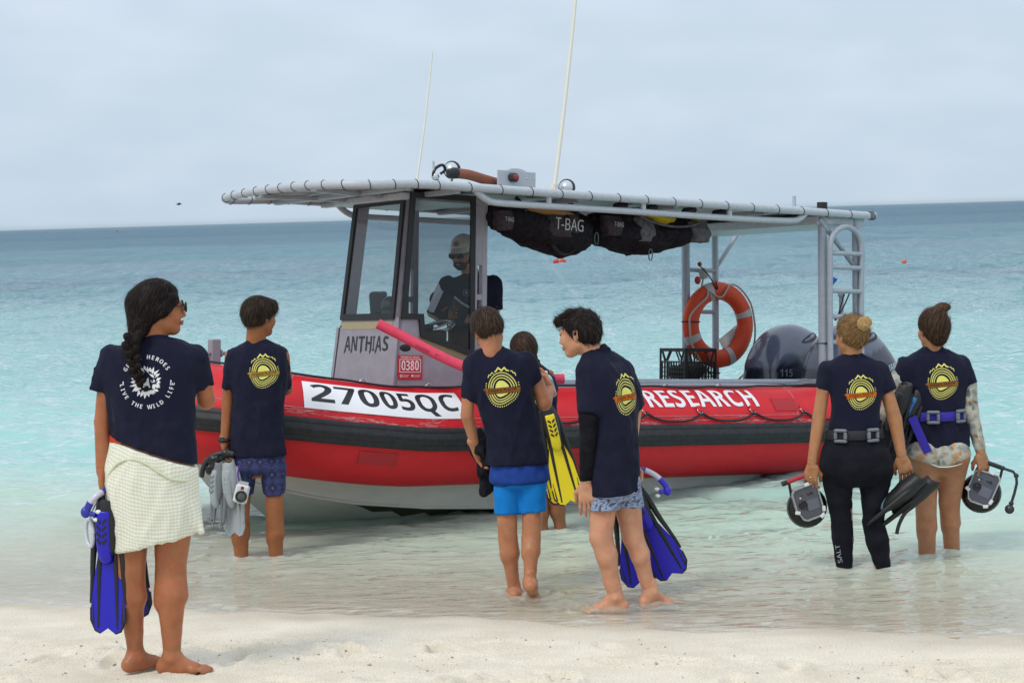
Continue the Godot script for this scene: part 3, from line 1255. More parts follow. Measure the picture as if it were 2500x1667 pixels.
func build_cabin(grey: Material, pipe: Material, black: Material, steel: Material) -> void:
	var lil := mottled("8d8b98", "97959f", 0.45, Vector3.ONE * 1.6, 51, 0.02, 0.45, 0.02)
	var rk := func(y: float) -> float: return -0.41 + 0.0925 * (y - 0.67)        # the rake of the front
	var P0 := 0.50
	var S0 := func(y: float) -> float: return -0.285 + 0.06 * (y - 0.67)
	var k := Kit.new()
	var f := func(y: float, z: float) -> Vector3: return Vector3(rk.call(y), y, z)
	# front: lower panel, head, both pillars
	k.slab([f.call(0.40, -0.31), f.call(0.40, P0), f.call(1.165, P0), f.call(1.165, S0.call(1.165))], Vector3(0.03, 0, 0))
	k.slab([f.call(1.98, S0.call(1.98)), f.call(1.98, P0), f.call(2.05, P0), f.call(2.05, S0.call(2.05))], Vector3(0.03, 0, 0))
	k.slab([f.call(1.165, 0.452), f.call(1.165, P0), f.call(1.98, P0), f.call(1.98, 0.458)], Vector3(0.045, 0, 0))
	k.slab([f.call(1.165, S0.call(1.165)), f.call(1.165, S0.call(1.165) + 0.05), f.call(1.98, S0.call(1.98) + 0.05), f.call(1.98, S0.call(1.98))], Vector3(0.09, 0, 0))
	mk("front_panel", boat, k, lil)
	# port side: below the window, rear post, head
	k = Kit.new()
	var sl := [Vector3(-0.41, 0.40, P0), Vector3(0.36, 0.40, P0), Vector3(0.36, 0.90, P0), Vector3(0.262, 0.905, P0), Vector3(-0.19, 1.035, P0), Vector3(-0.205, 1.165, P0), Vector3(rk.call(1.165), 1.165, P0)]
	k.slab(sl, Vector3(0, 0, -0.03))
	k.slab([Vector3(rk.call(1.165), 1.165, P0), Vector3(rk.call(1.165) + 0.03, 1.165, P0), Vector3(rk.call(2.03) + 0.02, 2.03, P0), Vector3(rk.call(2.03), 2.03, P0)], Vector3(0, 0, -0.05))
	mk("side_panel", boat, k, lil)
	for sd in [[P0, -0.04, 1.0], [-0.42, 0.04, -1.0]]:
		k = Kit.new()
		var zz: float = sd[0]
		var pz := Vector3(0, 0, sd[1])
		k.slab([Vector3(0.262, 0.9, zz), Vector3(0.29, 0.9, zz), Vector3(0.29, 2.03, zz), Vector3(0.262, 2.03, zz)], pz)
		for q in [[0.9, 1.10], [1.30, 1.34], [1.545, 2.03]]:
			k.slab([Vector3(0.29, q[0], zz), Vector3(0.33, q[0], zz), Vector3(0.33, q[1], zz), Vector3(0.29, q[1], zz)], pz)
		k.box(Vector3(0.352, 1.465, zz + sd[1] * 0.5), Vector3(0.045, 1.14, 0.05), Basis(), 0.006)
		mk("rear_post", boat, k, lil)
	k = Kit.new()
	k.slab([Vector3(-0.40, 0.40, -0.41), Vector3(0.36, 0.40, -0.42), Vector3(0.36, 1.0, -0.42), Vector3(-0.36, 1.1, -0.33)], Vector3(0, 0, 0.03))
	mk("side_panel", boat, k, lil)
	# windows: rubber frame and pane
	var glass := StandardMaterial3D.new()
	glass.transparency = BaseMaterial3D.TRANSPARENCY_ALPHA
	glass.albedo_color = Color(0.16, 0.27, 0.28, 0.20)
	glass.roughness = 0.03
	glass.metallic_specular = 0.4
	var tint: StandardMaterial3D = glass.duplicate()
	tint.albedo_color = Color(0.06, 0.11, 0.11, 0.44)
	var wf := [f.call(1.150, S0.call(1.15) + 0.004), f.call(1.150, 0.452), f.call(1.992, 0.458), f.call(1.992, S0.call(1.99) + 0.004)]
	var out := Vector3(-0.99, 0.09, 0)
	var wi := inset(wf, 0.042, Vector3(-1, 0.09, 0).normalized() * -1.0)
	if (wi[0] - wf[2]).length() > (wf[0] - wf[2]).length(): wi = inset(wf, -0.042, Vector3(-1, 0.09, 0).normalized() * -1.0)
	var w := mk("front_window", boat, outline_sweep(wf, wi, out * 0.018), black)
	k = Kit.new()
	k.quad(wi[0] + out * 0.006, wi[1] + out * 0.006, wi[2] + out * 0.006, wi[3] + out * 0.006)
	mk("pane", w, k, glass)
	var ws := [Vector3(-0.350, 1.152, P0), Vector3(-0.205, 1.152, P0), Vector3(-0.192, 1.03, P0), Vector3(0.262, 0.895, P0), Vector3(0.262, 2.03, P0), Vector3(-0.281, 2.03, P0)]
	var si := inset(ws, 0.04, Vector3(0, 0, 1))
	if (si[0] - ws[4]).length() > (ws[0] - ws[4]).length(): si = inset(ws, -0.04, Vector3(0, 0, 1))
	w = mk("side_window", boat, outline_sweep(ws, si, Vector3(0, 0, 0.016)), black)
	k = Kit.new()
	k.slab(si.map(func(p): return p + Vector3(0, 0, 0.004)), Vector3(0, 0, 0.001))
	var one := Kit.new()
	for i in range(0, k.x.size(), 3):
		if k.n[k.x[i]].z > 0.9: one.tri(k.v[k.x[i]], k.v[k.x[i + 1]], k.v[k.x[i + 2]])
	mk("pane", w, one, tint)
	# worn tape under the windows
	k = Kit.new()
	k.slab([f.call(1.085, S0.call(1.1) + 0.02), f.call(1.085, 0.42), f.call(1.14, 0.42), f.call(1.14, S0.call(1.14) + 0.02)].map(func(p): return p + Vector3(-0.003, 0, 0)), Vector3(0.002, 0, 0))
	mk("tape", boat, k, mottled("a09c86", "b3ab8a", 0.7, Vector3.ONE * 8.0, 52, 0.03))
	k = Kit.new()
	k.slab([Vector3(-0.20, 0.99, P0 + 0.001), Vector3(0.30, 0.84, P0 + 0.001), Vector3(0.30, 0.892, P0 + 0.001), Vector3(-0.205, 1.04, P0 + 0.001)], Vector3(0, 0, 0.002))
	mk("tape", boat, k, mottled("77756c", "9c9058", 0.8, Vector3.ONE * 9.0, 53, 0.06))
	# the boat's name on the front, the permit plate on the side
	k = Kit.new()
	var word := "ANTHIAS"
	var zs := [-0.195, -0.105, -0.010, 0.085, 0.150, 0.215, 0.305]
	var ww := [0.078, 0.075, 0.082, 0.08, 0.024, 0.078, 0.070]
	for i in 7:
		k.add(lettering(word[i], ww[i], 0.104).moved(facing(Vector3(0, 0, 1), Vector3(0.0925, 1, 0), Vector3(rk.call(0.99) - 0.0025, 0.985, zs[i] + 0.055))))
		if word[i] in "ANTH":
			var p := Vector3(rk.call(0.93) - 0.0025, 0.934, zs[i] + 0.055 + (-0.030 if word[i] in "AN" else 0.0 if word[i] == "T" else 0.028))
			k.tri(p + Vector3(0, 0, -0.011), p + Vector3(-0.0005, -0.024, -0.010), p + Vector3(0, 0, 0.011))
	mk("boat_name", boat, k, mat("22242c", 0.5))
	var cv := Canvas.new(200, 176, Color("b5202e"))
	var white := Color("e6dfe2")
	var frame := func(a: Vector2, b: Vector2, th: float) -> void:
		cv.poly(PackedVector2Array([a, Vector2(b.x, a.y), b, Vector2(a.x, b.y)]), white)
		cv.poly(PackedVector2Array([a + Vector2(th, th), Vector2(b.x - th, a.y + th), b - Vector2(th, th), Vector2(a.x + th, b.y - th)]), Color("b5202e"))
	frame.call(Vector2(13, 28), Vector2(187, 124), 5)
	cv.text("PERMITTED VESSEL", Transform2D(Vector2(17.5, 0), Vector2(0, 18), Vector2(100, 15)), white)
	cv.text("0380", Transform2D(Vector2(66, 0), Vector2(0, 96), Vector2(100, 76)), white)
	cv.disc(Vector2(28, 150), 11, white)
	cv.disc(Vector2(28, 150), 6, Color("b5202e"))
	cv.disc(Vector2(118, 148), 9, white)
	for i in 3:
		cv.stroke(PackedVector2Array([Vector2(44, 143 + i * 7), Vector2(92 - i * 6, 143 + i * 7)]), 2, white)
		cv.stroke(PackedVector2Array([Vector2(132, 143 + i * 7), Vector2(184 - i * 5, 143 + i * 7)]), 2, white)
	var pm := mat("ffffff", 0.4)
	pm.albedo_texture = cv.done()
	k = Kit.new()
	k.quad(Vector3(-0.372, 0.905, P0 + 0.004), Vector3(-0.170, 0.905, P0 + 0.004), Vector3(-0.170, 0.737, P0 + 0.004), Vector3(-0.372, 0.737, P0 + 0.004))
	var plate := mk("permit_plate", boat, k, pm)
	# drain recess by the corner
	k = Kit.new()
	k.ball(Vector3(-0.31, 0.955, P0 - 0.006), Vector3(0.055, 0.03, 0.012), Basis(), 8)
	mk("vent", boat, k, black)
	# dash, instruments, wheel
	k = Kit.new()
	k.box(Vector3(-0.20, 1.10, 0.08), Vector3(0.34, 0.04, 0.72), Basis(), 0.01)
	k.box(Vector3(-0.02, 0.75, 0.08), Vector3(0.2, 0.66, 0.72), Basis(), 0.01)
	mk("dash", boat, k, mat("202328", 0.6))
	k = Kit.new()
	k.box(Vector3(-0.20, 1.255, -0.02), Vector3(0.07, 0.20, 0.12), Basis(Vector3.UP, 0.7) * Basis(Vector3.BACK, 0.25), 0.012)
	k.tube([Vector3(-0.19, 1.11, 0.02), Vector3(-0.19, 1.2, 0.02)], 0.02, 8)
	mk("plotter", boat, k, mat("1e2429", 0.5))
	k = Kit.new()
	k.ball(Vector3(-0.22, 1.255, 0.17), Vector3(0.075, 0.065, 0.075), Basis(), 10)
	k.tube([Vector3(-0.22, 1.11, 0.17), Vector3(-0.22, 1.22, 0.17)], 0.062, 12)
	mk("compass", boat, k, mat("1b2025", 0.35))
	k = Kit.new()
	var wb := Basis(Vector3.BACK, -1.15)
	var wc := Vector3(0.10, 1.085, 0.20)
	k.tube(arc(wc, wb * Vector3(0, 0.17, 0), wb * Vector3(0, 0, 0.19), 0, TAU, 28), 0.013, 8, false)
	for i in 5:
		var a := TAU * i / 5 + 0.3
		k.tube([wc, wc + wb * Vector3(0, 0.17 * cos(a), 0.19 * sin(a))], 0.007, 6)
	k.ball(wc + wb * Vector3(0.012, 0.10, 0.11), Vector3(0.02, 0.025, 0.02), Basis(), 6)
	mk("steering_wheel", boat, k, steel)

func build_canopy(pipe: Material, dark_pipe: Material, black: Material, steel: Material) -> void:
	# edge pipe of the roof, with rounded front corners and a little camber
	var ht := func(x: float, z: float) -> float: return 2.045 + 0.022 * (1.0 - pow(z / 0.92, 2.0)) - 0.03 * smoothstep(-0.45, -0.98, x)
	var pth := []
	for p in [Vector2(3.84, 0.92), Vector2(3.0, 0.92), Vector2(2.0, 0.92), Vector2(1.0, 0.92), Vector2(0.2, 0.92), Vector2(-0.45, 0.92), Vector2(-0.80, 0.88), Vector2(-0.97, 0.76), Vector2(-1.04, 0.5), Vector2(-1.06, 0.2), Vector2(-1.065, -0.2), Vector2(-1.06, -0.5), Vector2(-1.03, -0.77), Vector2(-0.90, -0.89), Vector2(-0.45, -0.92), Vector2(0.2, -0.92), Vector2(1.0, -0.92), Vector2(2.0, -0.92), Vector2(3.0, -0.92), Vector2(3.84, -0.92)]:
		pth.append(Vector3(p.x, ht.call(p.x, p.y), p.y))
	pth = curve(pth, 5)
	var k := Kit.new()
	k.tube(pth, 0.030, 12)
	k.tube([Vector3(3.80, 2.045, -0.92), Vector3(3.80, 2.06, 0), Vector3(3.80, 2.045, 0.92)], 0.026, 8)
	var roof := mk("canopy", boat, k, pipe)
	# the stretched roof skin
	k = Kit.new()
	for lay in [0.018, -0.006]:
		var rows := []
		for i in 21:
			var x := lerpf(-0.98, 3.8, i / 20.0)
			var hw := 0.91
			if x < -0.45: hw = 0.91 * sqrt(maxf(1.0 - pow((-0.45 - x) / 0.56, 3.0), 0.25))
			var row := PackedVector3Array()
			for j in 9:
				var z := lerpf(-hw, hw, j / 8.0)
				row.append(Vector3(x, ht.call(x, z) + lay, z))
			rows.append(row)
		k.sheet(rows)
	mk("roof_skin", roof, k, mottled("a7adb0", "b4b9ba", 0.6, Vector3.ONE * 1.0, 61, 0.02))
	for x in [-0.55, -0.15, 0.9, 1.8, 2.7, 3.4]:
		k = Kit.new()
		k.box(Vector3(x, 2.018, 0), Vector3(0.05, 0.035, 1.78), Basis(), 0.006)
		mk("roof_beam", roof, k, dark_pipe)
	for g in [-1.0, 1.0]:
		k = Kit.new()
		k.box(Vector3(-0.63, 2.012, 0.30 * g), Vector3(0.72, 0.03, 0.06), Basis(Vector3.UP, 0.2 * g), 0.006)
		mk("roof_beam", roof, k, dark_pipe)
	k = Kit.new()
	k.box(Vector3(3.52, 1.99, 0), Vector3(0.52, 0.07, 1.75), Basis(), 0.01)
	mk("roof_cross_frame", roof, k, pipe)
	k = Kit.new()
	k.box(Vector3(0.0, 2.0, 0.05), Vector3(0.72, 0.05, 0.9), Basis(), 0.01)
	mk("roof_cross_frame", roof, k, pipe)
	# lashing turns round the pipe
	k = Kit.new()
	var L := 0.0
	for i in pth.size() - 1: L += (pth[i + 1] - pth[i]).length()
	var want := []
	var q := 0.02
	while q < L:
		want.append(q)
		q += 0.26 if absf(q - L * 0.5) > 1.6 else 0.17
	for e in [0.035, 0.05, 0.065]: want.append(e)
	var run := 0.0
	for i in pth.size() - 1:
		var seg: float = (pth[i + 1] - pth[i]).length()
		for wv in want:
			if wv >= run and wv < run + seg:
				var c: Vector3 = pth[i].lerp(pth[i + 1], (wv - run) / seg)
				var d: Vector3 = (pth[i + 1] - pth[i]).normalized()
				var u := d.cross(Vector3.UP).normalized()
				k = Kit.new()
				k.tube(arc(c, u * 0.0318, (Vector3.UP + d * 0.25) * 0.0318, 0, TAU, 10), 0.0032, 4, false)
				mk("lashing", roof, k, black)
		run += seg
	# grab rails below both edges
	for sg in [1.0, -1.0]:
		k = Kit.new()
		var z: float = 0.90 * sg
		k.tube(curve([Vector3(-0.02, 2.04, z), Vector3(0.02, 2.005, z), Vector3(0.08, 1.972, z), Vector3(0.18, 1.955, z), Vector3(0.6, 1.955, z), Vector3(1.5, 1.957, z), Vector3(2.3, 1.955, z), Vector3(2.92, 1.965, z), Vector3(3.03, 1.985, z), Vector3(3.09, 2.02, z), Vector3(3.12, 2.045, z)], 4), 0.024, 10)
		for x in [0.61, 1.47, 2.31]: k.tube([Vector3(x, 1.955, z), Vector3(x, 2.045, z)], 0.022, 8)
		mk("grab_rail", boat, k, pipe)
	# things bolted on the roof
	k = Kit.new()
	k.box(Vector3(0.66, 2.155, 0.45), Vector3(0.34, 0.16, 0.012), Basis(), 0.004)
	k.box(Vector3(0.82, 2.155, 0.36), Vector3(0.012, 0.16, 0.18), Basis(), 0.004)
	k.ball(Vector3(0.66, 2.2, 0.45), Vector3(0.12, 0.055, 0.006), Basis(), 8)
	var lb := mk("light_board", boat, k, mat("a4abb4", 0.5))
	k = Kit.new()
	k.box(Vector3(0.62, 2.185, 0.47), Vector3(0.085, 0.062, 0.05), Basis(), 0.018)
	mk("lamp_housing", lb, k, black)
	k = Kit.new()
	k.ball(Vector3(0.625, 2.187, 0.492), Vector3(0.026, 0.02, 0.012), Basis(), 8)
	mk("red_lens", lb, k, mat("8c1f22", 0.2))
	for y in [2.12, 2.19]:
		for x in [0.75, 0.81]:
			k = Kit.new()
			k.ball(Vector3(x, y, 0.459), Vector3(0.006, 0.006, 0.004), Basis(), 4)
			mk("bolt", lb, k, steel)
	for e in [[Vector3(0.20, 2.225, 0.30), 0.055, 0], [Vector3(1.14, 2.145, 0.42), 0.05, 1]]:
		k = Kit.new()
		var c: Vector3 = e[0]
		var ax := Basis(Vector3.UP, 0.45) * Basis(Vector3.BACK, -PI / 2)
		k.lathe([Vector2(0.004, -0.055), Vector2(0.03, -0.05), Vector2(0.05, -0.03), Vector2(0.062, 0.0)], c, ax, 16)
		k.tube([c + Vector3(0, -0.04, 0), Vector3(c.x - 0.01, 2.07, c.z)], 0.012, 6)
		var lamp := mk("floodlight", boat, k, steel)
		k = Kit.new()
		k.lathe([Vector2(0.064, -0.012), Vector2(0.066, 0.0), Vector2(0.064, 0.016), Vector2(0.05, 0.018)], c, ax, 16)
		mk("rim", lamp, k, black)
		k = Kit.new()
		k.lathe([Vector2(0.055, 0.015), Vector2(0.04, 0.03), Vector2(0.004, 0.036)], c, ax, 14)
		mk("lens", lamp, k, mat("dde0e2", 0.1))
	k = Kit.new()
	k.tube(curve([Vector3(0.10, 2.19, 0.30), Vector3(0.13, 2.22, 0.32), Vector3(0.09, 2.25, 0.34), Vector3(0.02, 2.22, 0.36), Vector3(0.0, 2.17, 0.36), Vector3(0.02, 2.13, 0.36)], 5), 0.011, 6)
	mk("cable", boat, k, black)
	k = Kit.new()
	k.tube([Vector3(0.01, 2.13, 0.36), Vector3(0.0, 2.27, 0.36)], 0.009, 6)
	k.lathe([Vector2(0.02, -0.02), Vector2(0.03, 0.0), Vector2(0.02, 0.02)], Vector3(0.02, 2.16, 0.36), Basis(), 8)
	k.tube([Vector3(0.02, 2.135, 0.36), Vector3(0.60, 2.085, 0.38)], 0.010, 6)
	k.tube([Vector3(0.05, 2.07, 0.36), Vector3(0.03, 2.14, 0.36)], 0.008, 6)
	mk("outrigger", boat, k, steel)
	# the two whip aerials
	for e in [[Vector3(1.33, 2.08, 0.0), Vector3(1.56, 3.75, -0.02), 0.017, 0.011, Vector3(1.35, 2.20, 0.0)], [Vector3(0.60, 2.08, -0.80), Vector3(0.757, 3.25, -0.80), 0.010, 0.006, Vector3(0.6, 2.12, -0.8)]]:
		k = Kit.new()
		var d: Vector3 = (e[1] - e[0]).normalized()
		var ps := []
		var rs := []
		for i in 9:
			ps.append(e[0].lerp(e[1], i / 8.0) + Vector3(0.012, 0, 0) * sin(i / 8.0 * 3.0))
			rs.append(lerpf(e[2], e[3], i / 8.0))
		k.tube(ps, rs, 8)
		var an := mk("whip_aerial", boat, k, mat("d8d5c8", 0.5))
		k = Kit.new()
		k.tube([e[0], e[0] + d * 0.13], e[2] * 1.7, 8)
		mk("aerial_base", an, k, mat("d3cfc0", 0.5))

func build_frame(dark_pipe: Material, black: Material) -> void:
	# four posts of the stern frame, the ladder hoops between each pair, braces
	var k := Kit.new()
	for e in [[3.35, 0.86, 2.08, 0.036], [3.70, 0.88, 2.02, 0.030], [3.44, -0.86, 2.02, 0.036], [3.775, -0.86, 2.02, 0.030]]:
		k = Kit.new()
		k.tube([Vector3(e[0], 0.62, e[1]), Vector3(e[0] - 0.02, e[2], e[1] - 0.01)], e[3], 12)
		k.lathe([Vector2(e[3] * 1.6, 0.0), Vector2(e[3] * 1.6, 0.015), Vector2(e[3] * 1.05, 0.03)], Vector3(e[0], 0.69, e[1]), Basis(), 12)
		mk("frame_post", boat, k, dark_pipe)
	k = Kit.new()
	k.tube([Vector3(3.33, 2.03, 0.85), Vector3(3.33, 2.13, 0.85)], 0.042, 12)
	mk("post_cap", boat, k, black)
	for sg in [1.0, -1.0]:
		k = Kit.new()
		var z: float = 0.88 * sg
		for a in [[3.27, 2.0, 3.66, 1.64] if sg > 0 else [4.05, 2.02, 3.76, 1.66]]: k.tube([Vector3(a[0], a[1], z), Vector3(a[2], a[3], z)], 0.020, 8)
		mk("brace", boat, k, dark_pipe)
	k = Kit.new()
	var hoop := [Vector3(3.36, 0.66, 0.93), Vector3(3.345, 1.3, 0.93), Vector3(3.34, 1.76, 0.93)]
	hoop.append_array(arc(Vector3(3.515, 1.78, 0.93), Vector3(-0.175, 0, 0), Vector3(0, 0.165, 0), 0.0, PI, 10))
	hoop.append_array([Vector3(3.69, 1.3, 0.93), Vector3(3.70, 0.66, 0.93)])
	k.tube(hoop, 0.023, 10)
	mk("ladder_hoop", boat, k, dark_pipe)
	for y in [1.735, 1.625, 1.44, 1.24, 1.04, 0.86]:
		k = Kit.new()
		k.tube([Vector3(3.345, y, 0.93), Vector3(3.695, y, 0.93)], 0.019, 8)
		mk("ladder_rung", boat, k, dark_pipe)
	for y in [1.66, 1.305, 0.98]:
		k = Kit.new()
		k.tube([Vector3(3.44, y, -0.86), Vector3(3.77, y, -0.86)], 0.019, 8)
		mk("ladder_rung", boat, k, dark_pipe)
	k = Kit.new()
	k.tube([Vector3(3.86, 2.04, 0.0), Vector3(3.85, 2.26, 0.0)], 0.017, 8)
	mk("light_mast", boat, k, M.pipe)
	k = Kit.new()
	k.tube([Vector3(3.60, 1.05, 0.80), Vector3(3.60, 1.40, 0.80)], 0.02, 8)
	k.box(Vector3(3.58, 1.43, 0.82), Vector3(0.05, 0.06, 0.05), Basis(), 0.01)
	mk("flag_socket", boat, k, M.pipe)
	k = Kit.new()
	k.tube(curve([Vector3(3.57, 1.42, 0.86), Vector3(3.50, 1.24, 0.86), Vector3(3.47, 1.22, 0.86), Vector3(3.55, 1.30, 0.86), Vector3(3.63, 1.43, 0.86)], 4), 0.006, 5)
	mk("flag_cord", boat, k, black)
	for e in [[3.35, 0.86, 1.03], [3.44, -0.86, 0.85], [3.77, -0.86, 0.78]]:
		k = Kit.new()
		k.tube(arc(Vector3(e[0], e[2], e[1]), Vector3.RIGHT * 0.038, Vector3.BACK * 0.038, 0, TAU, 12), 0.006, 5)
		k.tube([Vector3(e[0] - 0.035, e[2], e[1]), Vector3(e[0] - 0.10, e[2] - 0.004, e[1])], 0.003, 4)
		mk("cable_tie", boat, k, black)

func build_engine(zc: float) -> void:
	var shell := mottled("565c72", "5d6379", 0.2, Vector3.ONE * 2.0, 71, 0.02, 0.6)
	shell.vertex_color_use_as_albedo = true
	shell.clearcoat_enabled = true
	shell.clearcoat = 0.4
	shell.clearcoat_roughness = 0.05
	var k := Kit.new()
	# cowling: sections across it, from the flat front to the falling tail: x, crown height, half width
	var secs := [[3.750, 0.80, 0.06], [3.753, 0.86, 0.13], [3.762, 0.915, 0.175], [3.785, 0.98, 0.205], [3.83, 1.055, 0.222], [3.89, 1.12, 0.230], [3.97, 1.172, 0.233], [4.06, 1.20, 0.232], [4.16, 1.205, 0.229], [4.27, 1.180, 0.224], [4.38, 1.125, 0.216], [4.48, 1.045, 0.204], [4.56, 0.955, 0.186], [4.62, 0.86, 0.160], [4.65, 0.76, 0.120], [4.658, 0.70, 0.06]]
	var rr := []
	for i in secs.size() - 1:
		for j in 4:
			var w := []
			for c in 3:
				var p0: float = secs[maxi(i - 1, 0)][c]
				var p1: float = secs[i][c]
				var p2: float = secs[i + 1][c]
				var p3: float = secs[mini(i + 2, secs.size() - 1)][c]
				w.append(cubic_interpolate(p1, p2, p0, p3, j / 4.0))
			var ring := PackedVector3Array()
			var yb := 0.50 + 0.10 * smoothstep(4.35, 4.66, w[0])
			var crease: float = 0.83 + (w[0] - 3.77) * 0.30
			for q in 37:
				var a := PI * q / 36.0
				var y: float = yb + (w[1] - yb) * pow(sin(a), 2.0 / 2.7)
				var proud := 1.0 + 0.05 * smoothstep(crease - 0.010, crease + 0.008, y)
				var flare := 1.0 - 0.16 * smoothstep(0.75, 0.5, y)
				ring.append(Vector3(w[0], y, zc + signf(cos(a)) * pow(absf(cos(a)), 2.0 / 2.7) * w[2] * proud * flare))
			ring.append(Vector3(w[0], yb, zc))
			rr.append(ring)
	k.loft(rr)
	for p in k.v:
		var up := smoothstep(-0.004, 0.012, p.y - 0.83 - (p.x - 3.77) * 0.30)
		k.c.append(Color(0.17, 0.17, 0.21).lerp(Color.WHITE, up))
	var e := mk("outboard_motor", boat, k, shell)
	e.set_meta("label", "dark blue grey outboard motor nearer the camera" if zc > 0 else "dark blue grey outboard motor on the far side")
	var black: Material = M.black
	k = Kit.new()
	for sg in [1.0, -1.0]:
		var inner := []
		for q in 20:
			var a := TAU * q / 20
			var p := Vector2(cos(a) * 0.115, sin(a) * 0.030 * (1.0 + 0.35 * cos(a)))
			var x := 4.22 + p.x
			var y := 1.085 + p.y + p.x * 0.30
			var sn := clampf((y - 0.5) / (0.705 - 1.3 * pow(x - 4.13, 2.0)), 0.0, 0.99)
			inner.append(Vector3(x, y, zc + sg * (0.226 * pow(1.0 - pow(sn, 2.7), 1.0 / 2.7) * 1.05 + 0.008)))
		k.fan(inner, sg < 0)
	mk("air_scoop", e, k, black)
	k = Kit.new()
	k.box(Vector3(4.1, 0.47, zc), Vector3(0.60, 0.10, 0.36), Basis(), 0.03)
	k.box(Vector3(4.12, 0.1, zc), Vector3(0.26, 0.75, 0.14), Basis(), 0.04)
	k.box(Vector3(3.93, 0.25, zc), Vector3(0.2, 0.4, 0.26), Basis(), 0.03)
	mk("motor_leg", e, k, black)
	k = Kit.new()
	k.ball(Vector3(4.15, -0.32, zc), Vector3(0.22, 0.06, 0.06), Basis(), 8)
	k.box(Vector3(4.15, -0.2, zc), Vector3(0.34, 0.012, 0.2), Basis(), 0.004)
	mk("gearcase", e, k, black)
	k = Kit.new()
	k.add(lettering("115", 0.145, 0.062).moved(facing(Vector3.RIGHT, Vector3.UP, Vector3(3.885, 0.79, zc + 0.2325))))
	k.add(lettering("four stroke", 0.24, 0.028, false).moved(facing(Vector3(1, 0.30, 0), Vector3.UP, Vector3(4.30, 0.755, zc + 0.2315))))
	k.add(lettering("V8000", 0.07, 0.02, false).moved(facing(Vector3.RIGHT, Vector3.UP, Vector3(3.88, 0.725, zc + 0.2325))))
	mk("rating_mark", e, k, mat("9ba0ad", 0.35, 0.6))
	k = Kit.new()
	k.add(lettering("YAMAHA", 0.22, 0.055).moved(facing(Vector3(0.95, 0.24, -0.22), Vector3(0.05, 1, -0.06), Vector3(4.47, 0.865, zc + 0.211))))
	mk("maker_mark", e, k, mat("b9c3cc", 0.4))

# ---------------------------------------------------------------- people
const NAVY := "181a2e"

func leg(f: Field, hip: Vector3, knee: Vector3, ankle: Vector3, r: Array, back := Vector3(0, 0, 1)) -> void:
	var calf := knee.lerp(ankle, 0.28) + back * 0.012
	f.cap(hip, knee, r[0], r[1], 0.03)
	var lat := back.cross(Vector3.UP).normalized()
	f.cap(knee, calf, r[1] * 0.97, r[2] * 0.90, 0.012)
	for g in [-1.0, 1.0]:
		f.cap(knee.lerp(ankle, 0.10) + lat * (r[1] * 0.30 * g) + back * 0.004, knee.lerp(ankle, 0.34 + 0.04 * g) + lat * (r[2] * 0.30 * g) + back * 0.010, r[2] * 0.55, r[2] * 0.74, 0.03)
		f.cap(hip.lerp(knee, 0.72) + lat * (r[1] * 0.62 * g) + back * r[1] * 0.42, knee.lerp(ankle, 0.08) + lat * (r[1] * 0.58 * g) + back * r[1] * 0.38, r[1] * 0.36, r[1] * 0.30, 0.02)
	f.cap(knee.lerp(ankle, 0.62) + back * r[2] * 0.30, ankle + back * 0.024, r[3] * 0.62, r[3] * 0.40, 0.02)
	f.cap(calf, knee.lerp(ankle, 0.72), r[2] * 0.93, lerpf(r[2], r[3], 0.78), 0.008)
	f.cap(knee.lerp(ankle, 0.72), ankle, lerpf(r[2], r[3], 0.78), r[3], 0.008)

func foot(ankle: Vector3, floor_y: float, dir: Vector3, side: float, len := 0.235) -> Field:   # side +1: big toe to the right of dir
	var f := Field.new(0.0065)
	var d := Vector3(dir.x, 0, dir.z).normalized()
	var w := d.cross(Vector3.UP).normalized() * side     # towards the big toe
	var g := Vector3(ankle.x, floor_y, ankle.z)
	var s := len / 0.235
	var heel := g - d * 0.045 * s + Vector3(0, 0.030, 0)
	var ball := g + d * 0.115 * s + Vector3(0, 0.021, 0)
	f.cap(ankle + Vector3(0, 0.05, 0), ankle + Vector3(0, 0.005, 0), 0.036, 0.035, 0.02)
	f.cap(ankle, heel + Vector3(0, 0.008, 0), 0.036, 0.031, 0.025)
	f.cap(heel, g + d * 0.05 * s - w * 0.012 + Vector3(0, 0.024, 0), 0.030, 0.028, 0.02)
	f.cap(ankle - Vector3(0, 0.008, 0), ball + Vector3(0, 0.006, 0), 0.033, 0.024, 0.03)
	f.cap(ball + w * 0.022, ball - w * 0.024, 0.022, 0.018, 0.02)
	f.ell(ankle + w * 0.034, Vector3(0.014, 0.014, 0.014), Basis(), 0.015)
	f.ell(ankle - w * 0.034 - Vector3(0, 0.008, 0), Vector3(0.013, 0.013, 0.013), Basis(), 0.015)
	var tl := [0.075, 0.072, 0.066, 0.058, 0.046]
	for i in 5:
		var b := ball + w * (0.028 - 0.0145 * i) + d * 0.012
		var r := 0.0125 if i == 0 else 0.0088 - 0.0004 * i
		var tip: Vector3 = b + d * tl[i] * 0.85 * s + Vector3(0, -0.006, 0)
		f.chain([b, b.lerp(tip, 0.55) + Vector3(0, 0.004, 0), Vector3(tip.x, floor_y + r, tip.z)], [r * 1.25, r, r], 0.006)
	return f

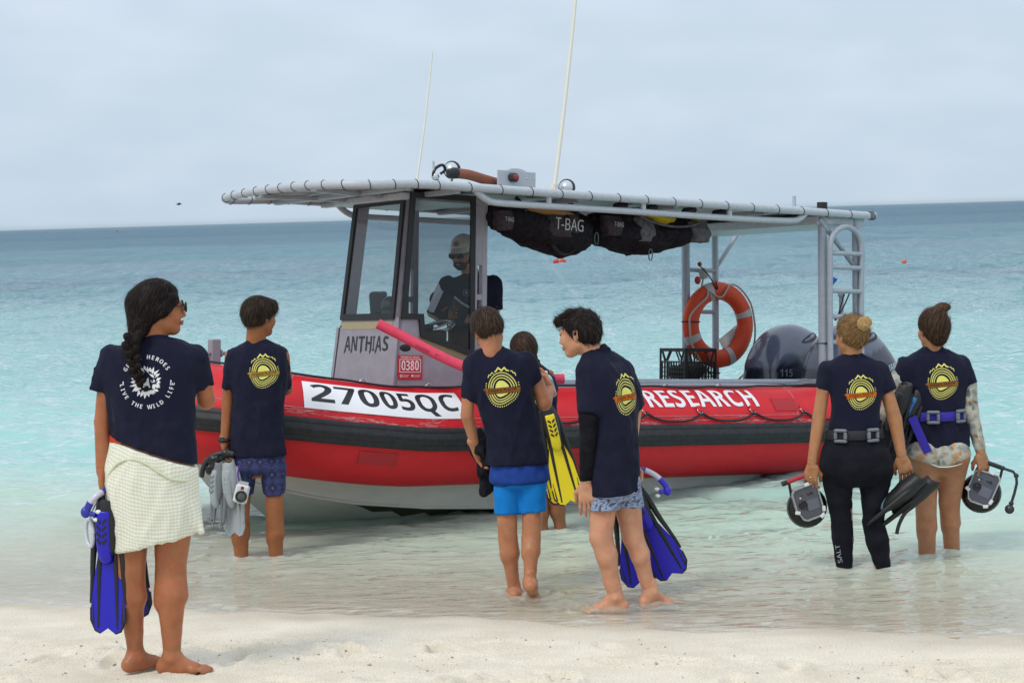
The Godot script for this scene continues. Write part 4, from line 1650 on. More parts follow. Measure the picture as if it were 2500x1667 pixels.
# w wrist, d towards the knuckles, n out of the palm, t towards the thumb
func hand(w: Vector3, d: Vector3, n: Vector3, t: Vector3, curl: Array, thumb := 0.5, s := 1.0) -> Field:
	var f := Field.new(0.0046)
	d = d.normalized()
	n = (n - d * n.dot(d)).normalized()
	var tt := d.cross(n).normalized()
	if tt.dot(t) < 0.0: tt = -tt
	var b := Basis(tt, d, n)
	f.cap(w - d * 0.03 * s, w + d * 0.01 * s, 0.027 * s, 0.025 * s, 0.015)
	f.ell(w + d * 0.050 * s, Vector3(0.041, 0.052, 0.017) * s, b, 0.02)
	f.ell(w + d * 0.035 * s + tt * 0.024 * s + n * 0.008 * s, Vector3(0.017, 0.032, 0.016) * s, b, 0.015)
	var seg := [[0.043, 0.026, 0.021], [0.047, 0.030, 0.023], [0.044, 0.028, 0.022], [0.034, 0.021, 0.019]]
	for i in 4:
		var p := w + d * (0.090 - 0.004 * absf(i - 1.0)) * s + tt * (0.030 - 0.0205 * i) * s
		var ang := 0.0
		var spread := tt * (0.10 - 0.07 * i)
		var ps := [p - d * 0.012 * s, p]
		var rs := [0.0105 * s, 0.0098 * s]
		for k in 3:
			ang += curl[i] * [0.55, 0.75, 0.5][k]
			var dir := ((d + spread) * cos(ang) + n * sin(ang)).normalized()
			p += dir * seg[i][k] * s
			ps.append(p)
			rs.append([0.0088, 0.0080, 0.0070][k] * s)
		f.chain(ps, rs, 0.005)
	var tb := w + d * 0.022 * s + tt * 0.030 * s + n * 0.006 * s
	var d1 := (d * 0.62 + tt * (0.75 - thumb * 0.5) + n * thumb * 0.6).normalized()
	var d2 := (d * 0.85 + tt * (0.25 - thumb * 0.6) + n * thumb * 0.9).normalized()
	f.chain([tb - d1 * 0.01, tb + d1 * 0.042 * s, tb + d1 * 0.042 * s + d2 * 0.030 * s, tb + d1 * 0.042 * s + d2 * 0.052 * s], [0.014 * s, 0.0115 * s, 0.0095 * s, 0.0080 * s], 0.008)
	return f

# head: c between the ears at eye height, b looks along -z of b
func head(c: Vector3, b: Basis, s: float, neck: Vector3, nr: float, stub := 0.0) -> Field:
	var f := Field.new(0.0056)
	var q := func(x: float, y: float, z: float) -> Vector3: return c + b * (Vector3(x, y, z) * s)
	var e := func(x: float, y: float, z: float, rx: float, ry: float, rz: float, k := 0.02) -> void: f.ell(q.call(x, y, z), Vector3(rx, ry, rz) * s, b, k * s)
	f.cap(q.call(0, -0.055, 0.030), neck, nr, nr * 1.12, 0.03)
	e.call(0, 0.028, 0.014, 0.074, 0.084, 0.094)
	e.call(0, -0.034, -0.034, 0.060, 0.074, 0.056, 0.035)
	for g in [-1.0, 1.0]:
		f.cap(q.call(0.047 * g, -0.058, 0.004), q.call(0.014 * g, -0.098, -0.060), 0.021 * s, 0.017 * s, 0.03)
		e.call(0.036 * g, -0.032, -0.064, 0.026, 0.027, 0.022, 0.025)
		e.call(0.030 * g, 0.021, -0.078, 0.026, 0.010, 0.014, 0.015)
	e.call(0, -0.096, -0.066, 0.024, 0.017, 0.019, 0.02)
	f.cap(q.call(0, 0.004, -0.089), q.call(0, -0.036, -0.108), 0.0075 * s, 0.0105 * s, 0.012)
	for g in [-1.0, 1.0]:
		e.call(0.011 * g, -0.042, -0.096, 0.009, 0.007, 0.010, 0.008)
		f.sub(q.call(0.032 * g, 0.002, -0.098), Vector3(0.018, 0.010, 0.013) * s, b, 0.012)
		e.call(0.031 * g, 0.000, -0.080, 0.0135, 0.0115, 0.0125, 0.003)
	e.call(0, -0.064, -0.090, 0.022, 0.0062, 0.012, 0.006)
	e.call(0, -0.074, -0.088, 0.019, 0.0068, 0.012, 0.006)
	for g in [-1.0, 1.0]:
		var eb := b * Basis(Vector3.BACK, -0.12 * g) * Basis(Vector3.RIGHT, 0.2)
		f.ell(q.call(0.079 * g, -0.006, 0.016), Vector3(0.0095, 0.032, 0.019) * s, eb, 0.010)
		f.sub(q.call(0.090 * g, -0.002, 0.014), Vector3(0.008, 0.021, 0.010) * s, eb, 0.006)
		e.call(0.077 * g, -0.034, 0.010, 0.006, 0.009, 0.008, 0.006)
	return f

# a cap of hair over the skull; line: how far down the forehead, nape: how low at the back
func scalp(f: Field, c: Vector3, b: Basis, s: float, grow: float, line: float, nape: float) -> void:
	var q := func(x: float, y: float, z: float) -> Vector3: return c + b * (Vector3(x, y, z) * s)
	f.ell(q.call(0, 0.030, 0.018), (Vector3(0.077, 0.088, 0.098) + Vector3.ONE * grow) * s, b, 0.02, [[q.call(0, line, -0.078), b * Vector3(0, -0.62, -0.78)], [q.call(0, nape, 0.06), b * Vector3(0, -0.92, -0.38)]])
	f.ell(q.call(0, -0.005, 0.058), (Vector3(0.062, 0.062, 0.050) + Vector3.ONE * grow) * s, b, 0.03, [[q.call(0, nape, 0.06), b * Vector3(0, -0.97, -0.2)]])

# loose strands combed over a hair mesh; flow(p) gives the way the hair lies there
func strands(k: Kit, base: Kit, amount: int, flow: Callable, length: float, width: float, lift: float, sd: int) -> void:
	var rng := RandomNumberGenerator.new()
	rng.seed = sd
	var count := amount if amount < 100 else int(amount * 4.5)
	for i in count:
		var id := rng.randi() % base.v.size()
		var p := base.v[id]
		var n := base.n[id]
		var d: Vector3 = flow.call(p)
		d = (d - n * d.dot(n))
		if d.length() < 0.05: continue
		d = (d.normalized() + Vector3(rng.randf_range(-0.22, 0.22), rng.randf_range(-0.22, 0.22), rng.randf_range(-0.22, 0.22))).normalized()
		var l := length * rng.randf_range(0.5, 1.2)
		var wdir := d.cross(n).normalized()
		var rows := []
		var up := lift * rng.randf_range(0.2, 1.4)
		for j in 5:
			var t := j / 4.0
			var q := p + d * l * t + n * (0.0012 + up * t * t - l * l * 2.2 * t * t * (1.0 if lift < 0.012 else 0.35))
			var w := width * 0.72 * (1.0 - t * 0.85) * rng.randf_range(0.7, 1.2)
			rows.append(PackedVector3Array([q - wdir * w, q + wdir * w]))
		k.sheet(rows)
		for e in range(k.v.size() - 10, k.v.size()): k.t[e] = Vector2(i % 3, 0.5)

func joined(fs: Array) -> Kit:
	var k := Kit.new()
	for f in fs: k.add(f.build() if f is Field else f)
	# uneven tan, flushed and weathered patches
	var a := noise(61, 7.0, 3)
	var b := noise(62, 34.0, 2)
	k.c.resize(k.v.size())
	for i in k.v.size():
		var p := k.v[i]
		var u := a.get_noise_3dv(p)
		var w := b.get_noise_3dv(p)
		var flush := a.get_noise_3dv(p * 1.7 + Vector3(9, 2, 5))
		k.c[i] = Color(clampf(0.92 + u * 0.14 + w * 0.06 + flush * 0.05, 0, 1), clampf(0.89 + u * 0.18 + w * 0.08 - flush * 0.10, 0, 1), clampf(0.88 + u * 0.20 + w * 0.09 - flush * 0.10, 0, 1))
	return k

# lips, brows and eyes of a face that shows
func face(o: Node3D, c: Vector3, b: Basis, s: float, lip: String, brow: String) -> void:
	var q := func(x: float, y: float, z: float) -> Vector3: return c + b * (Vector3(x, y, z) * s)
	var k := Kit.new()
	k.tube([q.call(-0.024, -0.068, -0.088), q.call(-0.010, -0.0635, -0.1005), q.call(0, -0.065, -0.102), q.call(0.010, -0.0635, -0.1005), q.call(0.024, -0.068, -0.088)], [0.002 * s, 0.0048 * s, 0.0045 * s, 0.0048 * s, 0.002 * s], 7)
	k.tube([q.call(-0.022, -0.071, -0.087), q.call(0, -0.0745, -0.099), q.call(0.022, -0.071, -0.087)], [0.002 * s, 0.0058 * s, 0.002 * s], 7)
	mk("lips", o, k, mat(lip, 0.4))
	for g in [-1.0, 1.0]:
		k = Kit.new()
		k.tube([q.call(0.012 * g, 0.021, -0.0955), q.call(0.030 * g, 0.028, -0.0925), q.call(0.052 * g, 0.023, -0.078)], [0.0038 * s, 0.0048 * s, 0.002 * s], 6)
		mk("eyebrow", o, k, mat(brow, 0.8))
		k = Kit.new()
		k.ball(q.call(0.031 * g, 0.0, -0.0815), Vector3(0.0125, 0.0062, 0.0122) * s, b, 8)
		var eye := mk("eye", o, k, mat("8a7a70", 0.3))
		k = Kit.new()
		k.ball(q.call(0.031 * g, 0.0005, -0.0905), Vector3(0.0062, 0.0062, 0.0042) * s, b, 6)
		mk("iris", eye, k, mat("2a1c14", 0.2))
		k = Kit.new()
		k.tube([q.call(0.017 * g, 0.003, -0.091), q.call(0.031 * g, 0.0085, -0.0945), q.call(0.046 * g, 0.003, -0.084)], 0.0022 * s, 5)
		mk("lash_line", eye, k, mat("1c1410", 0.7))

# the hair mesh with its strands sorted into a dark, a middle and a light tone
func hairdo(o: Node3D, cap: Kit, st: Kit, dark: String, light: String, sd: int) -> void:
	var parts := [Kit.new(), Kit.new(), Kit.new()]
	for i in range(0, st.x.size(), 3):
		var k: Kit = parts[int(st.t[st.x[i]].x + 0.5)]
		k.v = st.v; k.n = st.n; k.t = st.t
		for e in 3: k.x.append(st.x[i + e])
	var a := Color(dark)
	var b := Color(light)
	mk("hair", o, [cap, parts[0].packed(), parts[1].packed(), parts[2].packed()], [hair_mat(dark, light, sd), mat(a.lerp(b, 0.15).to_html(false), 0.5, 0.0, 0.22), mat(a.lerp(b, 0.6).to_html(false), 0.5, 0.0, 0.22), mat(b.lightened(0.10).to_html(false), 0.5, 0.0, 0.22)])

# a shirt mesh cut in two: what faces along dir carries the print, w metres square about c
func printed(k: Kit, c: Vector3, dir: Vector3, w: float) -> Array:
	var r := Vector3.UP.cross(dir).normalized()
	var u := dir.cross(r).normalized()
	var a := Kit.new()
	var b := Kit.new()
	a.v = k.v; a.n = k.n
	b.v = k.v; b.n = k.n
	a.t.resize(k.v.size())
	for i in k.v.size():
		var p := k.v[i] - c
		a.t[i] = Vector2(0.5 + p.dot(r) / w, 0.5 - p.dot(u) / w)
	b.t.resize(k.v.size())
	for i in range(0, k.x.size(), 3):
		var on := (k.n[k.x[i]] + k.n[k.x[i + 1]] + k.n[k.x[i + 2]]).dot(dir) > 0.3
		var mid := (k.v[k.x[i]] + k.v[k.x[i + 1]] + k.v[k.x[i + 2]]) / 3.0 - c
		on = on and absf(mid.dot(r)) < w * 0.48 and absf(mid.dot(u)) < w * 0.48
		for e in 3: (a if on else b).x.append(k.x[i + e])
	return [a.packed(), b.packed()]

func on_back(rows: Array, x: float, y: float, lift := 0.0) -> Vector3:    # the point of a ring stack on the camera's side
	var w := Field.new().row_at(rows, y, -lift)
	var t := clampf((x - w[0]) / w[2], -0.995, 0.995)
	return Vector3(x, y, w[1] + w[3] * sqrt(1.0 - t * t))

func skin(hex: String, rough := 0.40) -> StandardMaterial3D:
	var c := Color(hex)
	var m := mottled(c.darkened(0.04).to_html(false), c.lightened(0.02).to_html(false), rough, Vector3.ONE * 3.0, hex.hash() % 1000, 0.02, 0.4, 0.02)
	m.vertex_color_use_as_albedo = true
	m.subsurf_scatter_enabled = true
	m.subsurf_scatter_strength = 0.12
	return m

func hair_mat(a: String, b: String, sd: int, spec := 0.22) -> StandardMaterial3D:
	return mottled(a, Color(a).lerp(Color(b), 0.55).to_html(false), 0.5, Vector3(14, 3, 14), 31, 0.03, spec)

func cloth(hex: String, sd: int) -> StandardMaterial3D:
	var c := Color(hex)
	var m := mottled(c.darkened(0.07).to_html(false), c.lightened(0.025).to_html(false), 0.88, Vector3.ONE * 2.0, sd, 0.02, 0.25)
	m.rim_enabled = true
	m.rim = 0.12
	return m

func emblem(banner: String) -> StandardMaterial3D:
	var cv := Canvas.new(360, 360, Color(NAVY))
	var y := Color("dcd873")
	var o := Vector2(180, 180)
	var rad := func(a: float) -> float:
		return 1.0 + 0.05 * cos(a - 0.4) - 0.09 * sin(a) + 0.10 * exp(-pow((wrapf(a - 1.95, -PI, PI)) / 0.5, 2.0)) - 0.05 * exp(-pow((wrapf(a - 0.95, -PI, PI)) / 0.35, 2.0))
	var blob := func(r: float, sq: float) -> PackedVector2Array:
		var p := PackedVector2Array()
		for i in 72:
			var a := TAU * i / 72
			p.append(o + Vector2(cos(a) * 0.92, sin(a)) * r * rad.call(a) * (1.0 + sq * 0.03 * sin(3.0 * a + 1.0)))
		return p
	for e in [[80.0, 5.0], [67.0, 6.0], [54.5, 5.0]]: cv.stroke(blob.call(e[0], 1.0), e[1], y, true)
	cv.poly(blob.call(41.0, 2.0), y)
	for i in 46:
		var a := TAU * i / 46 + 0.07
		if sin(a) < -0.42: continue
		cv.disc(o + Vector2(cos(a) * 0.93, sin(a)) * 93.0 * rad.call(a), 3.4, y)
	var zig := func(pts: Array, w: float) -> void:
		var p := PackedVector2Array()
		for q in pts: p.append(o + q)
		cv.stroke(p, w, y)
	zig.call([Vector2(-33, -92), Vector2(-26, -98), Vector2(-17, -112), Vector2(0, -97), Vector2(15, -112), Vector2(26, -98), Vector2(36, -95)], 8.0)
	zig.call([Vector2(-70, -62), Vector2(-66, -76), Vector2(-58, -74), Vector2(-50, -88), Vector2(-42, -82)], 4.5)
	zig.call([Vector2(46, -92), Vector2(54, -94), Vector2(60, -83), Vector2(69, -84), Vector2(74, -70)], 4.5)
	var bc := Color(banner)
	var ban := PackedVector2Array()
	for q in [Vector2(-100, 4), Vector2(-88, -4), Vector2(-40, -3), Vector2(30, -8), Vector2(98, -10), Vector2(94, 0), Vector2(99, 4), Vector2(93, 9), Vector2(97, 16), Vector2(30, 18), Vector2(-40, 23), Vector2(-88, 27), Vector2(-80, 20), Vector2(-90, 17), Vector2(-82, 11)]: ban.append(o + q)
	cv.stroke(ban, 5.0, Color(NAVY), true)
	cv.poly(ban, bc)
	cv.text("Jungara Acarria", Transform2D(Vector2(20, -1.4), Vector2(1.2, 22), o + Vector2(2, 3)), Color("2a1c12"), true)
	cv.text("CONSERVATION SCIENCE", Transform2D(Vector2(10.2, -0.7), Vector2(0, 10), o + Vector2(2, 16)), Color("5b3510"), false)
	var m := mat("ffffff", 0.85, 0.0, 0.25)
	m.albedo_texture = cv.done()
	m.texture_repeat = false
	m.rim_enabled = true
	m.rim = 0.12
	return m

func lion_print() -> StandardMaterial3D:
	var cv := Canvas.new(360, 360, Color(NAVY))
	var w := Color("dfe0e4")
	var o := Vector2(180, 180)
	var ring := func(s: String, r: float, mid: float, span: float, inside: bool) -> void:
		for i in s.length():
			if s[i] == " ": continue
			var a := mid + (float(i) / (s.length() - 1) - 0.5) * span * (-1.0 if inside else 1.0)
			var out := Vector2.from_angle(a)
			var up := -out if inside else out
			var xf := Transform2D(Vector2(-up.y, up.x) * 25.0, -up * 25.0, o + out * r)
			cv.text(s[i], xf, w)
	ring.call("GREEN HEROES", 107.0, -PI / 2, 2.05, false)
	ring.call("LIVE THE WILD LIFE", 110.0, PI / 2, 2.9, true)
	for g in [-1.0, 1.0]: cv.stroke(PackedVector2Array([o + Vector2(103 * g, -2), o + Vector2(104 * g, 5)]), 5, w)
	# a lion's face in bold patches, mane all round
	var rng := RandomNumberGenerator.new()
	rng.seed = 12
	for i in 26:
		var a := TAU * i / 26 + rng.randf_range(-0.05, 0.05)
		var r0 := 44.0 + rng.randf_range(-6, 4)
		var r1 := 70.0 + rng.randf_range(-8, 7)
		var d := Vector2.from_angle(a)
		var e := d.orthogonal()
		cv.poly(PackedVector2Array([o + d * r0 - e * 6, o + d * (r0 + 10) + e * 7, o + d * r1 + e * rng.randf_range(-4, 8), o + d * (r0 + 14) - e * 6]), w)
	var pat := func(pts: Array, c: Color) -> void:
		for g in [-1.0, 1.0]:
			var p := PackedVector2Array()
			for q in pts: p.append(o + Vector2(q.x * g, q.y))
			cv.poly(p, c)
	pat.call([Vector2(0, -8), Vector2(9, -20), Vector2(13, 12), Vector2(17, 24), Vector2(6, 29), Vector2(0, 24)], w)
	pat.call([Vector2(10, -36), Vector2(30, -30), Vector2(36, -14), Vector2(22, -22)], w)
	pat.call([Vector2(18, -6), Vector2(34, -10), Vector2(38, 2), Vector2(24, 4)], w)
	pat.call([Vector2(26, 12), Vector2(40, 10), Vector2(36, 34), Vector2(24, 30)], w)
	pat.call([Vector2(4, 40), Vector2(22, 36), Vector2(16, 54), Vector2(0, 58), Vector2(0, 44)], w)
	for g in [-1.0, 1.0]: cv.disc(o + Vector2(26 * g, -4), 4.5, Color(NAVY))
	cv.poly(PackedVector2Array([o + Vector2(-11, 18), o + Vector2(11, 18), o + Vector2(3, 30), o + Vector2(-3, 30)]), Color(NAVY))
	var m := mat("ffffff", 0.85, 0.0, 0.25)
	m.albedo_texture = cv.done()
	m.texture_repeat = false
	m.rim_enabled = true
	m.rim = 0.12
	return m

# a strap round a ring stack at height y
func girdle(rows: Array, y0: float, y1: float, lift: float, tilt := 0.0) -> Kit:
	var k := Kit.new()
	var out := []
	for e in [[y0, -0.01], [y0, lift], [y1, lift], [y1, -0.01]]:
		var row := PackedVector3Array()
		for i in 40:
			var a := TAU * i / 40
			var w := Field.new().row_at(rows, e[0] + tilt * cos(a), -e[1])
			row.append(Vector3(w[0] + cos(a) * w[2], e[0] + tilt * cos(a), w[1] + sin(a) * w[3]))
		out.append(row)
	k.sheet(out, true)
	return k

func person(at: Vector3, label: String) -> Node3D:
	return thing("person", label, "person", "", at)

# a tee: torso rings, sleeves as [shoulder, cuff, r shoulder, r cuff]
func tee(rows: Array, sleeves: Array, neck: Vector3, cuts: Array, sd: int, fold := 0.011, pw := 2.3, cell := 0.0105, turn := 0.0) -> Kit:
	var f := Field.new(cell)
	f.rings(rows, 0.02, cuts, 0.0, pw, turn)
	for s in sleeves:
		var d: Vector3 = (s[1] - s[0]).normalized()
		f.cap(s[0], s[1] + d * 0.05, s[2] - 0.004, s[3], 0.022, [[s[1], d]])
	f.chain(arc(neck, Vector3(0.060, 0.004, 0), Vector3(0, 0.012, 0.058), 0.0, TAU, 16), [0.0085, 0.0085, 0.0085, 0.0085, 0.0085, 0.0085, 0.0085, 0.0085, 0.0085, 0.0085, 0.0085, 0.0085, 0.0085, 0.0085, 0.0085, 0.0085, 0.0085], 0.008)
	f.wrinkle(fold * 0.9, Vector3(8.5, 4.0, 8.5), sd, 0.06)
	f.crease(fold * 1.1, Vector3(0.22, 1, 0.1), 0.085, sd + 3)
	f.crease(fold * 1.0, Vector3(-0.55, 1, 0.1), 0.07, sd + 5)
	f.cut(Vector3(0, rows[0][0] + 0.006, 0), Vector3.DOWN)
	for c in cuts: f.cut(c[0] - c[1] * 0.004, c[1])
	return f.build()

func build_people() -> void:
	var gold := emblem("a5853a")
	var brown := emblem("8a5a2a")
	var orange := emblem("c7671f")
	var navy := cloth(NAVY, 201)
	woman_left(lion_print(), navy)
	boy_fins(gold, navy)
	boy_blue(brown, navy)
	boy_tall(orange, navy)
	woman_wetsuit(orange, navy)
	woman_right(brown, navy)
	girl_behind(gold, navy)
	skipper(navy)

# ---- A: the woman on the dry sand
func woman_left(pr: Material, navy: Material) -> void:
	var o := person(Vector3(-1.587, 0.077, -8.78), "woman with long dark braid, navy tee and pale checked wrap, barefoot on dry sand")
	var sk := skin("a96a46")
	var rows := [[0.895, -0.011, 0.000, 0.195, 0.135], [0.986, -0.011, 0.000, 0.195, 0.132], [1.055, -0.010, 0.000, 0.189, 0.125], [1.131, -0.010, 0.000, 0.189, 0.120], [1.222, -0.012, 0.000, 0.194, 0.120], [1.303, -0.005, 0.000, 0.209, 0.118], [1.366, 0.005, 0.000, 0.216, 0.110], [1.416, 0.012, 0.000, 0.200, 0.098], [1.445, 0.017, 0.000, 0.167, 0.085], [1.470, 0.021, 0.000, 0.120, 0.070], [1.488, 0.021, 0.000, 0.060, 0.058]]
	var skirt := [[0.531, -0.027, 0.000, 0.190, 0.142], [0.604, -0.025, 0.000, 0.190, 0.144], [0.677, -0.023, 0.000, 0.197, 0.147], [0.777, -0.020, 0.000, 0.205, 0.150], [0.859, -0.018, 0.000, 0.206, 0.148], [0.950, -0.014, 0.000, 0.197, 0.138], [1.031, -0.011, 0.000, 0.186, 0.128]]
	var body := Field.new(0.012)
	body.rings([rows[0], rows[1], rows[2], rows[3], rows[4], rows[5], rows[6], rows[7], rows[8]], 0.03, [], 0.022)
	var hipL := Vector3(-0.118, 0.753, 0)
	var hipR := Vector3(0.074, 0.756, 0)
	leg(body, hipL, Vector3(-0.132, 0.456, 0.02), Vector3(-0.124, 0.076, 0), [0.092, 0.068, 0.067, 0.034])
	leg(body, hipR, Vector3(0.048, 0.459, 0), Vector3(0.044, 0.076, 0.04), [0.098, 0.066, 0.073, 0.038])
	body.chain([Vector3(-0.193, 1.389, 0), Vector3(-0.227, 1.119, 0), Vector3(-0.233, 0.922, 0.02)], [0.036, 0.037, 0.029])
	body.chain([Vector3(0.21, 1.369, 0), Vector3(0.217, 1.191, -0.1), Vector3(0.138, 1.309, -0.33)], [0.036, 0.040, 0.030])
	var hc := Vector3(0.045, 1.617, 0)
	var hb := look(Vector3(0.92, -0.03, -0.38), Vector3.UP)
	var hl := hand(Vector3(-0.234, 0.919, 0.02), Vector3(-0.04, -1, 0.05), Vector3(1, 0, -0.15), Vector3(0.1, 0, -1), [0.75, 0.8, 0.85, 0.9], 0.5)
	var hr := hand(Vector3(0.138, 1.309, -0.33), Vector3(-0.6, 0.5, -0.4), Vector3(-0.5, 0, -1), Vector3(0, 1, 0), [0.6, 0.6, 0.7, 0.8])
	var fl := foot(Vector3(-0.124, 0.072, 0), Vector3(-0.127, 0.008, 0).y, Vector3(0.65, 0, -0.75), -1.0, 0.205)
	var fr := foot(Vector3(0.044, 0.072, 0.04), Vector3(0.041, -0.003, 0.04).y, Vector3(1, 0, 0.06), -1.0, 0.20)
	mk("body", o, joined([body, head(hc, hb, 1.0, Vector3(0.013, 1.477, 0), 0.052), hl, hr, fl, fr]), sk)
	var l0 := Vector3(-0.203, 1.057, 0)
	var l1 := Vector3(0.185, 0.915, 0)
	var n := Vector3(l1.y - l0.y, l0.x - l1.x, 0).normalized()
	var shirt := tee(rows, [[Vector3(-0.17, 1.403, 0), Vector3(-0.229, 1.255, 0), 0.064, 0.043], [Vector3(0.182, 1.389, 0), Vector3(0.2, 1.257, -0.06), 0.070, 0.056]], Vector3(0.016, 1.477, 0), [[l0, n]], 31)
	mk("shirt", o, printed(shirt, Vector3(-0.005, 1.3, 0.12), Vector3(-0.02, 0, 1), 0.36), [pr, navy])
	# the wrap skirt
	var f := Field.new(0.0105)
	var b0 := Vector3(-0.214, 0.537, 0)
	var b1 := Vector3(0.159, 0.617, 0)
	f.rings(skirt, 0.03, [[b0, Vector3(b1.y - b0.y, b0.x - b1.x, 0).normalized()]], 0.0, 2.2)
	f.cap(Vector3(0.157, 0.731, 0.03), Vector3(0.199, 0.629, 0.05), 0.03, 0.016, 0.05)
	f.wrinkle(0.010, Vector3(7.5, 2.4, 7.5), 5, 0.06)
	f.crease(0.016, Vector3(0.5, 1, 0.1), 0.085, 6)
	f.crease(0.010, Vector3(-0.3, 1, 0.1), 0.07, 16)
	f.cut(l0 + Vector3(0, -0.004, 0), -n)
	var cv := Canvas.new(64, 64, Color("dcdbcd"))
	for i in 2:
		for j in 2: cv.poly(PackedVector2Array([Vector2(i * 32, j * 32), Vector2(i * 32 + 16, j * 32), Vector2(i * 32 + 16, j * 32 + 16), Vector2(i * 32, j * 32 + 16)]), Color("cccbb9"))
	for i in 2:
		cv.poly(PackedVector2Array([Vector2(i * 32 + 16, 0), Vector2(i * 32 + 32, 0), Vector2(i * 32 + 32, 64), Vector2(i * 32 + 16, 64)]), Color(0.83, 0.83, 0.77))
	for i in 2:
		for j in 2: cv.poly(PackedVector2Array([Vector2(i * 32 + 16, j * 32 + 16), Vector2(i * 32 + 32, j * 32 + 16), Vector2(i * 32 + 32, j * 32 + 32), Vector2(i * 32 + 16, j * 32 + 32)]), Color("e2e5d4"))
	var check := mat("ffffff", 0.9, 0.0, 0.2)
	check.albedo_texture = cv.done()
	# the weave follows the cloth: round the hips, dragged towards the tuck at the side
	var wk := f.build()
	var wn := noise(88, 5.0, 2)
	for i in wk.v.size():
		var p := wk.v[i]
		var c: Vector3 = Vector3(-0.02, 0.804, 0)
		var u := atan2(p.x - c.x, p.z) * 0.19
		wk.t[i] = Vector2(u + wn.get_noise_3dv(p) * 0.016, p.y + wn.get_noise_3dv(p + Vector3(3, 1, 2)) * 0.014 - u * u * 0.55 + u * 0.10) * 30.0
	mk("wrap_skirt", o, wk, check)
	var k := Kit.new()
	var edge := []
	for p in [Vector3(-0.221, 0.838, 0), Vector3(-0.19, 0.9, 0), Vector3(-0.142, 0.95, 0), Vector3(-0.078, 0.966, 0), Vector3(-0.016, 0.946, 0), Vector3(0.037, 0.908, 0), Vector3(0.089, 0.874, 0), Vector3(0.147, 0.861, 0)]: edge.append(on_back(skirt, p.x, p.y, 0.004))
	k.tube(curve(edge, 4), 0.006, 6)
	mk("hem_roll", o, k, mat("cdd0b4", 0.9))
	k = Kit.new()
	var red := [PackedVector3Array(), PackedVector3Array()]
	for i in 9:
		var p := Vector3(-0.207, 1.053, 0).lerp(Vector3(-0.11, 1.025, 0), i / 8.0)
		for e in 2: red[e].append(on_back(rows, p.x, p.y + 0.012 - 0.030 * e * (1.0 - i / 10.0), -0.002))
	k.sheet(red)
	mk("swimsuit", o, k, mat("b5351f", 0.8))
	# hair: smooth crown drawn into one braid
	f = Field.new(0.006)
	scalp(f, hc, hb, 1.0, 0.012, 0.066, -0.06)
	var q := func(x: float, y: float, z: float) -> Vector3: return hc + hb * Vector3(x, y, z)
	f.ell(q.call(0, -0.02, 0.085), Vector3(0.06, 0.075, 0.045), hb, 0.04)
	f.chain([q.call(-0.02, 0.02, 0.09), Vector3(-0.039, 1.533, 0.06), Vector3(-0.053, 1.495, 0.09)], [0.055, 0.038, 0.026], 0.04)
	f.chain([q.call(0.062, 0.03, -0.05), q.call(0.080, -0.01, 0.0), q.call(0.06, -0.04, 0.05)], [0.022, 0.020, 0.022], 0.03)
	var bp := curve([Vector3(-0.051, 1.503, 0.095), Vector3(-0.065, 1.457, 0.125), Vector3(-0.052, 1.404, 0.135), Vector3(-0.046, 1.351, 0.14), Vector3(-0.026, 1.306, 0.14), Vector3(-0.011, 1.26, 0.135)], 3)
	for i in bp.size() - 1:
		var t := float(i) / bp.size()
		var r := lerpf(0.027, 0.012, t)
		var side := 1.0 if i % 2 == 0 else -1.0
		f.ell(bp[i] + Vector3(side * r * 0.75, 0, 0.003), Vector3(r * 0.78, r * 1.15, r * 0.9), Basis(Vector3.BACK, -0.75 * side), 0.002)
	f.wrinkle(0.0025, Vector3(60, 16, 60), 3, 0.02)
	var hk := f.build()
	var sk2 := Kit.new()
	strands(sk2, hk, 420, func(p: Vector3) -> Vector3: return (Vector3(-0.05, 1.507, 0.08) - p) if p.y > Vector3(-0.065, 1.508, 0).y else Vector3.ZERO, 0.05, 0.0012, 0.005, 9)
	strands(sk2, hk, 90, func(p: Vector3) -> Vector3: return Vector3(-0.3, -0.6, 0.3), 0.07, 0.0009, 0.028, 10)
	hairdo(o, hk, sk2, "120e0d", "2b2120", 41)
	shades(o, hc, hb, 1.0, "2a1c16")
	face(o, hc, hb, 1.0, "8a4a3c", "1a1210")

func shades(o: Node3D, c: Vector3, b: Basis, s: float, rim: String) -> void:
	var k := Kit.new()
	var q := func(x: float, y: float, z: float) -> Vector3: return c + b * (Vector3(x, y, z) * s)
	for g in [-1.0, 1.0]:
		var ring := []
		for i in 14:
			var a := TAU * i / 14
			ring.append(q.call(0.033 * g + cos(a) * 0.028, -0.002 + sin(a) * 0.022 - 0.003 * cos(2 * a), -0.112 + absf(cos(a) * g * 0.028 + 0.033) * 0.10))
		k.tube(ring, 0.0025 * s, 5, false, true)
		k.tube([q.call(0.062 * g, 0.006, -0.103), q.call(0.080 * g, 0.006, -0.06), q.call(0.085 * g, 0.002, 0.01)], 0.003 * s, 5)
	k.tube([q.call(-0.008, 0.004, -0.113), q.call(0.008, 0.004, -0.113)], 0.0025 * s, 5)
	var fr := mk("sunglasses", o, k, mat(rim, 0.3))
	k = Kit.new()
	for g in [-1.0, 1.0]:
		var ring := []
		for i in 14:
			var a := TAU * i / 14
			ring.append(q.call(0.033 * g + cos(a) * 0.028, -0.002 + sin(a) * 0.022 - 0.003 * cos(2 * a), -0.112 + absf(cos(a) * g * 0.028 + 0.033) * 0.10))
		k.fan(ring)
	mk("dark_lens", fr, k, mat("0b0c0f", 0.08))

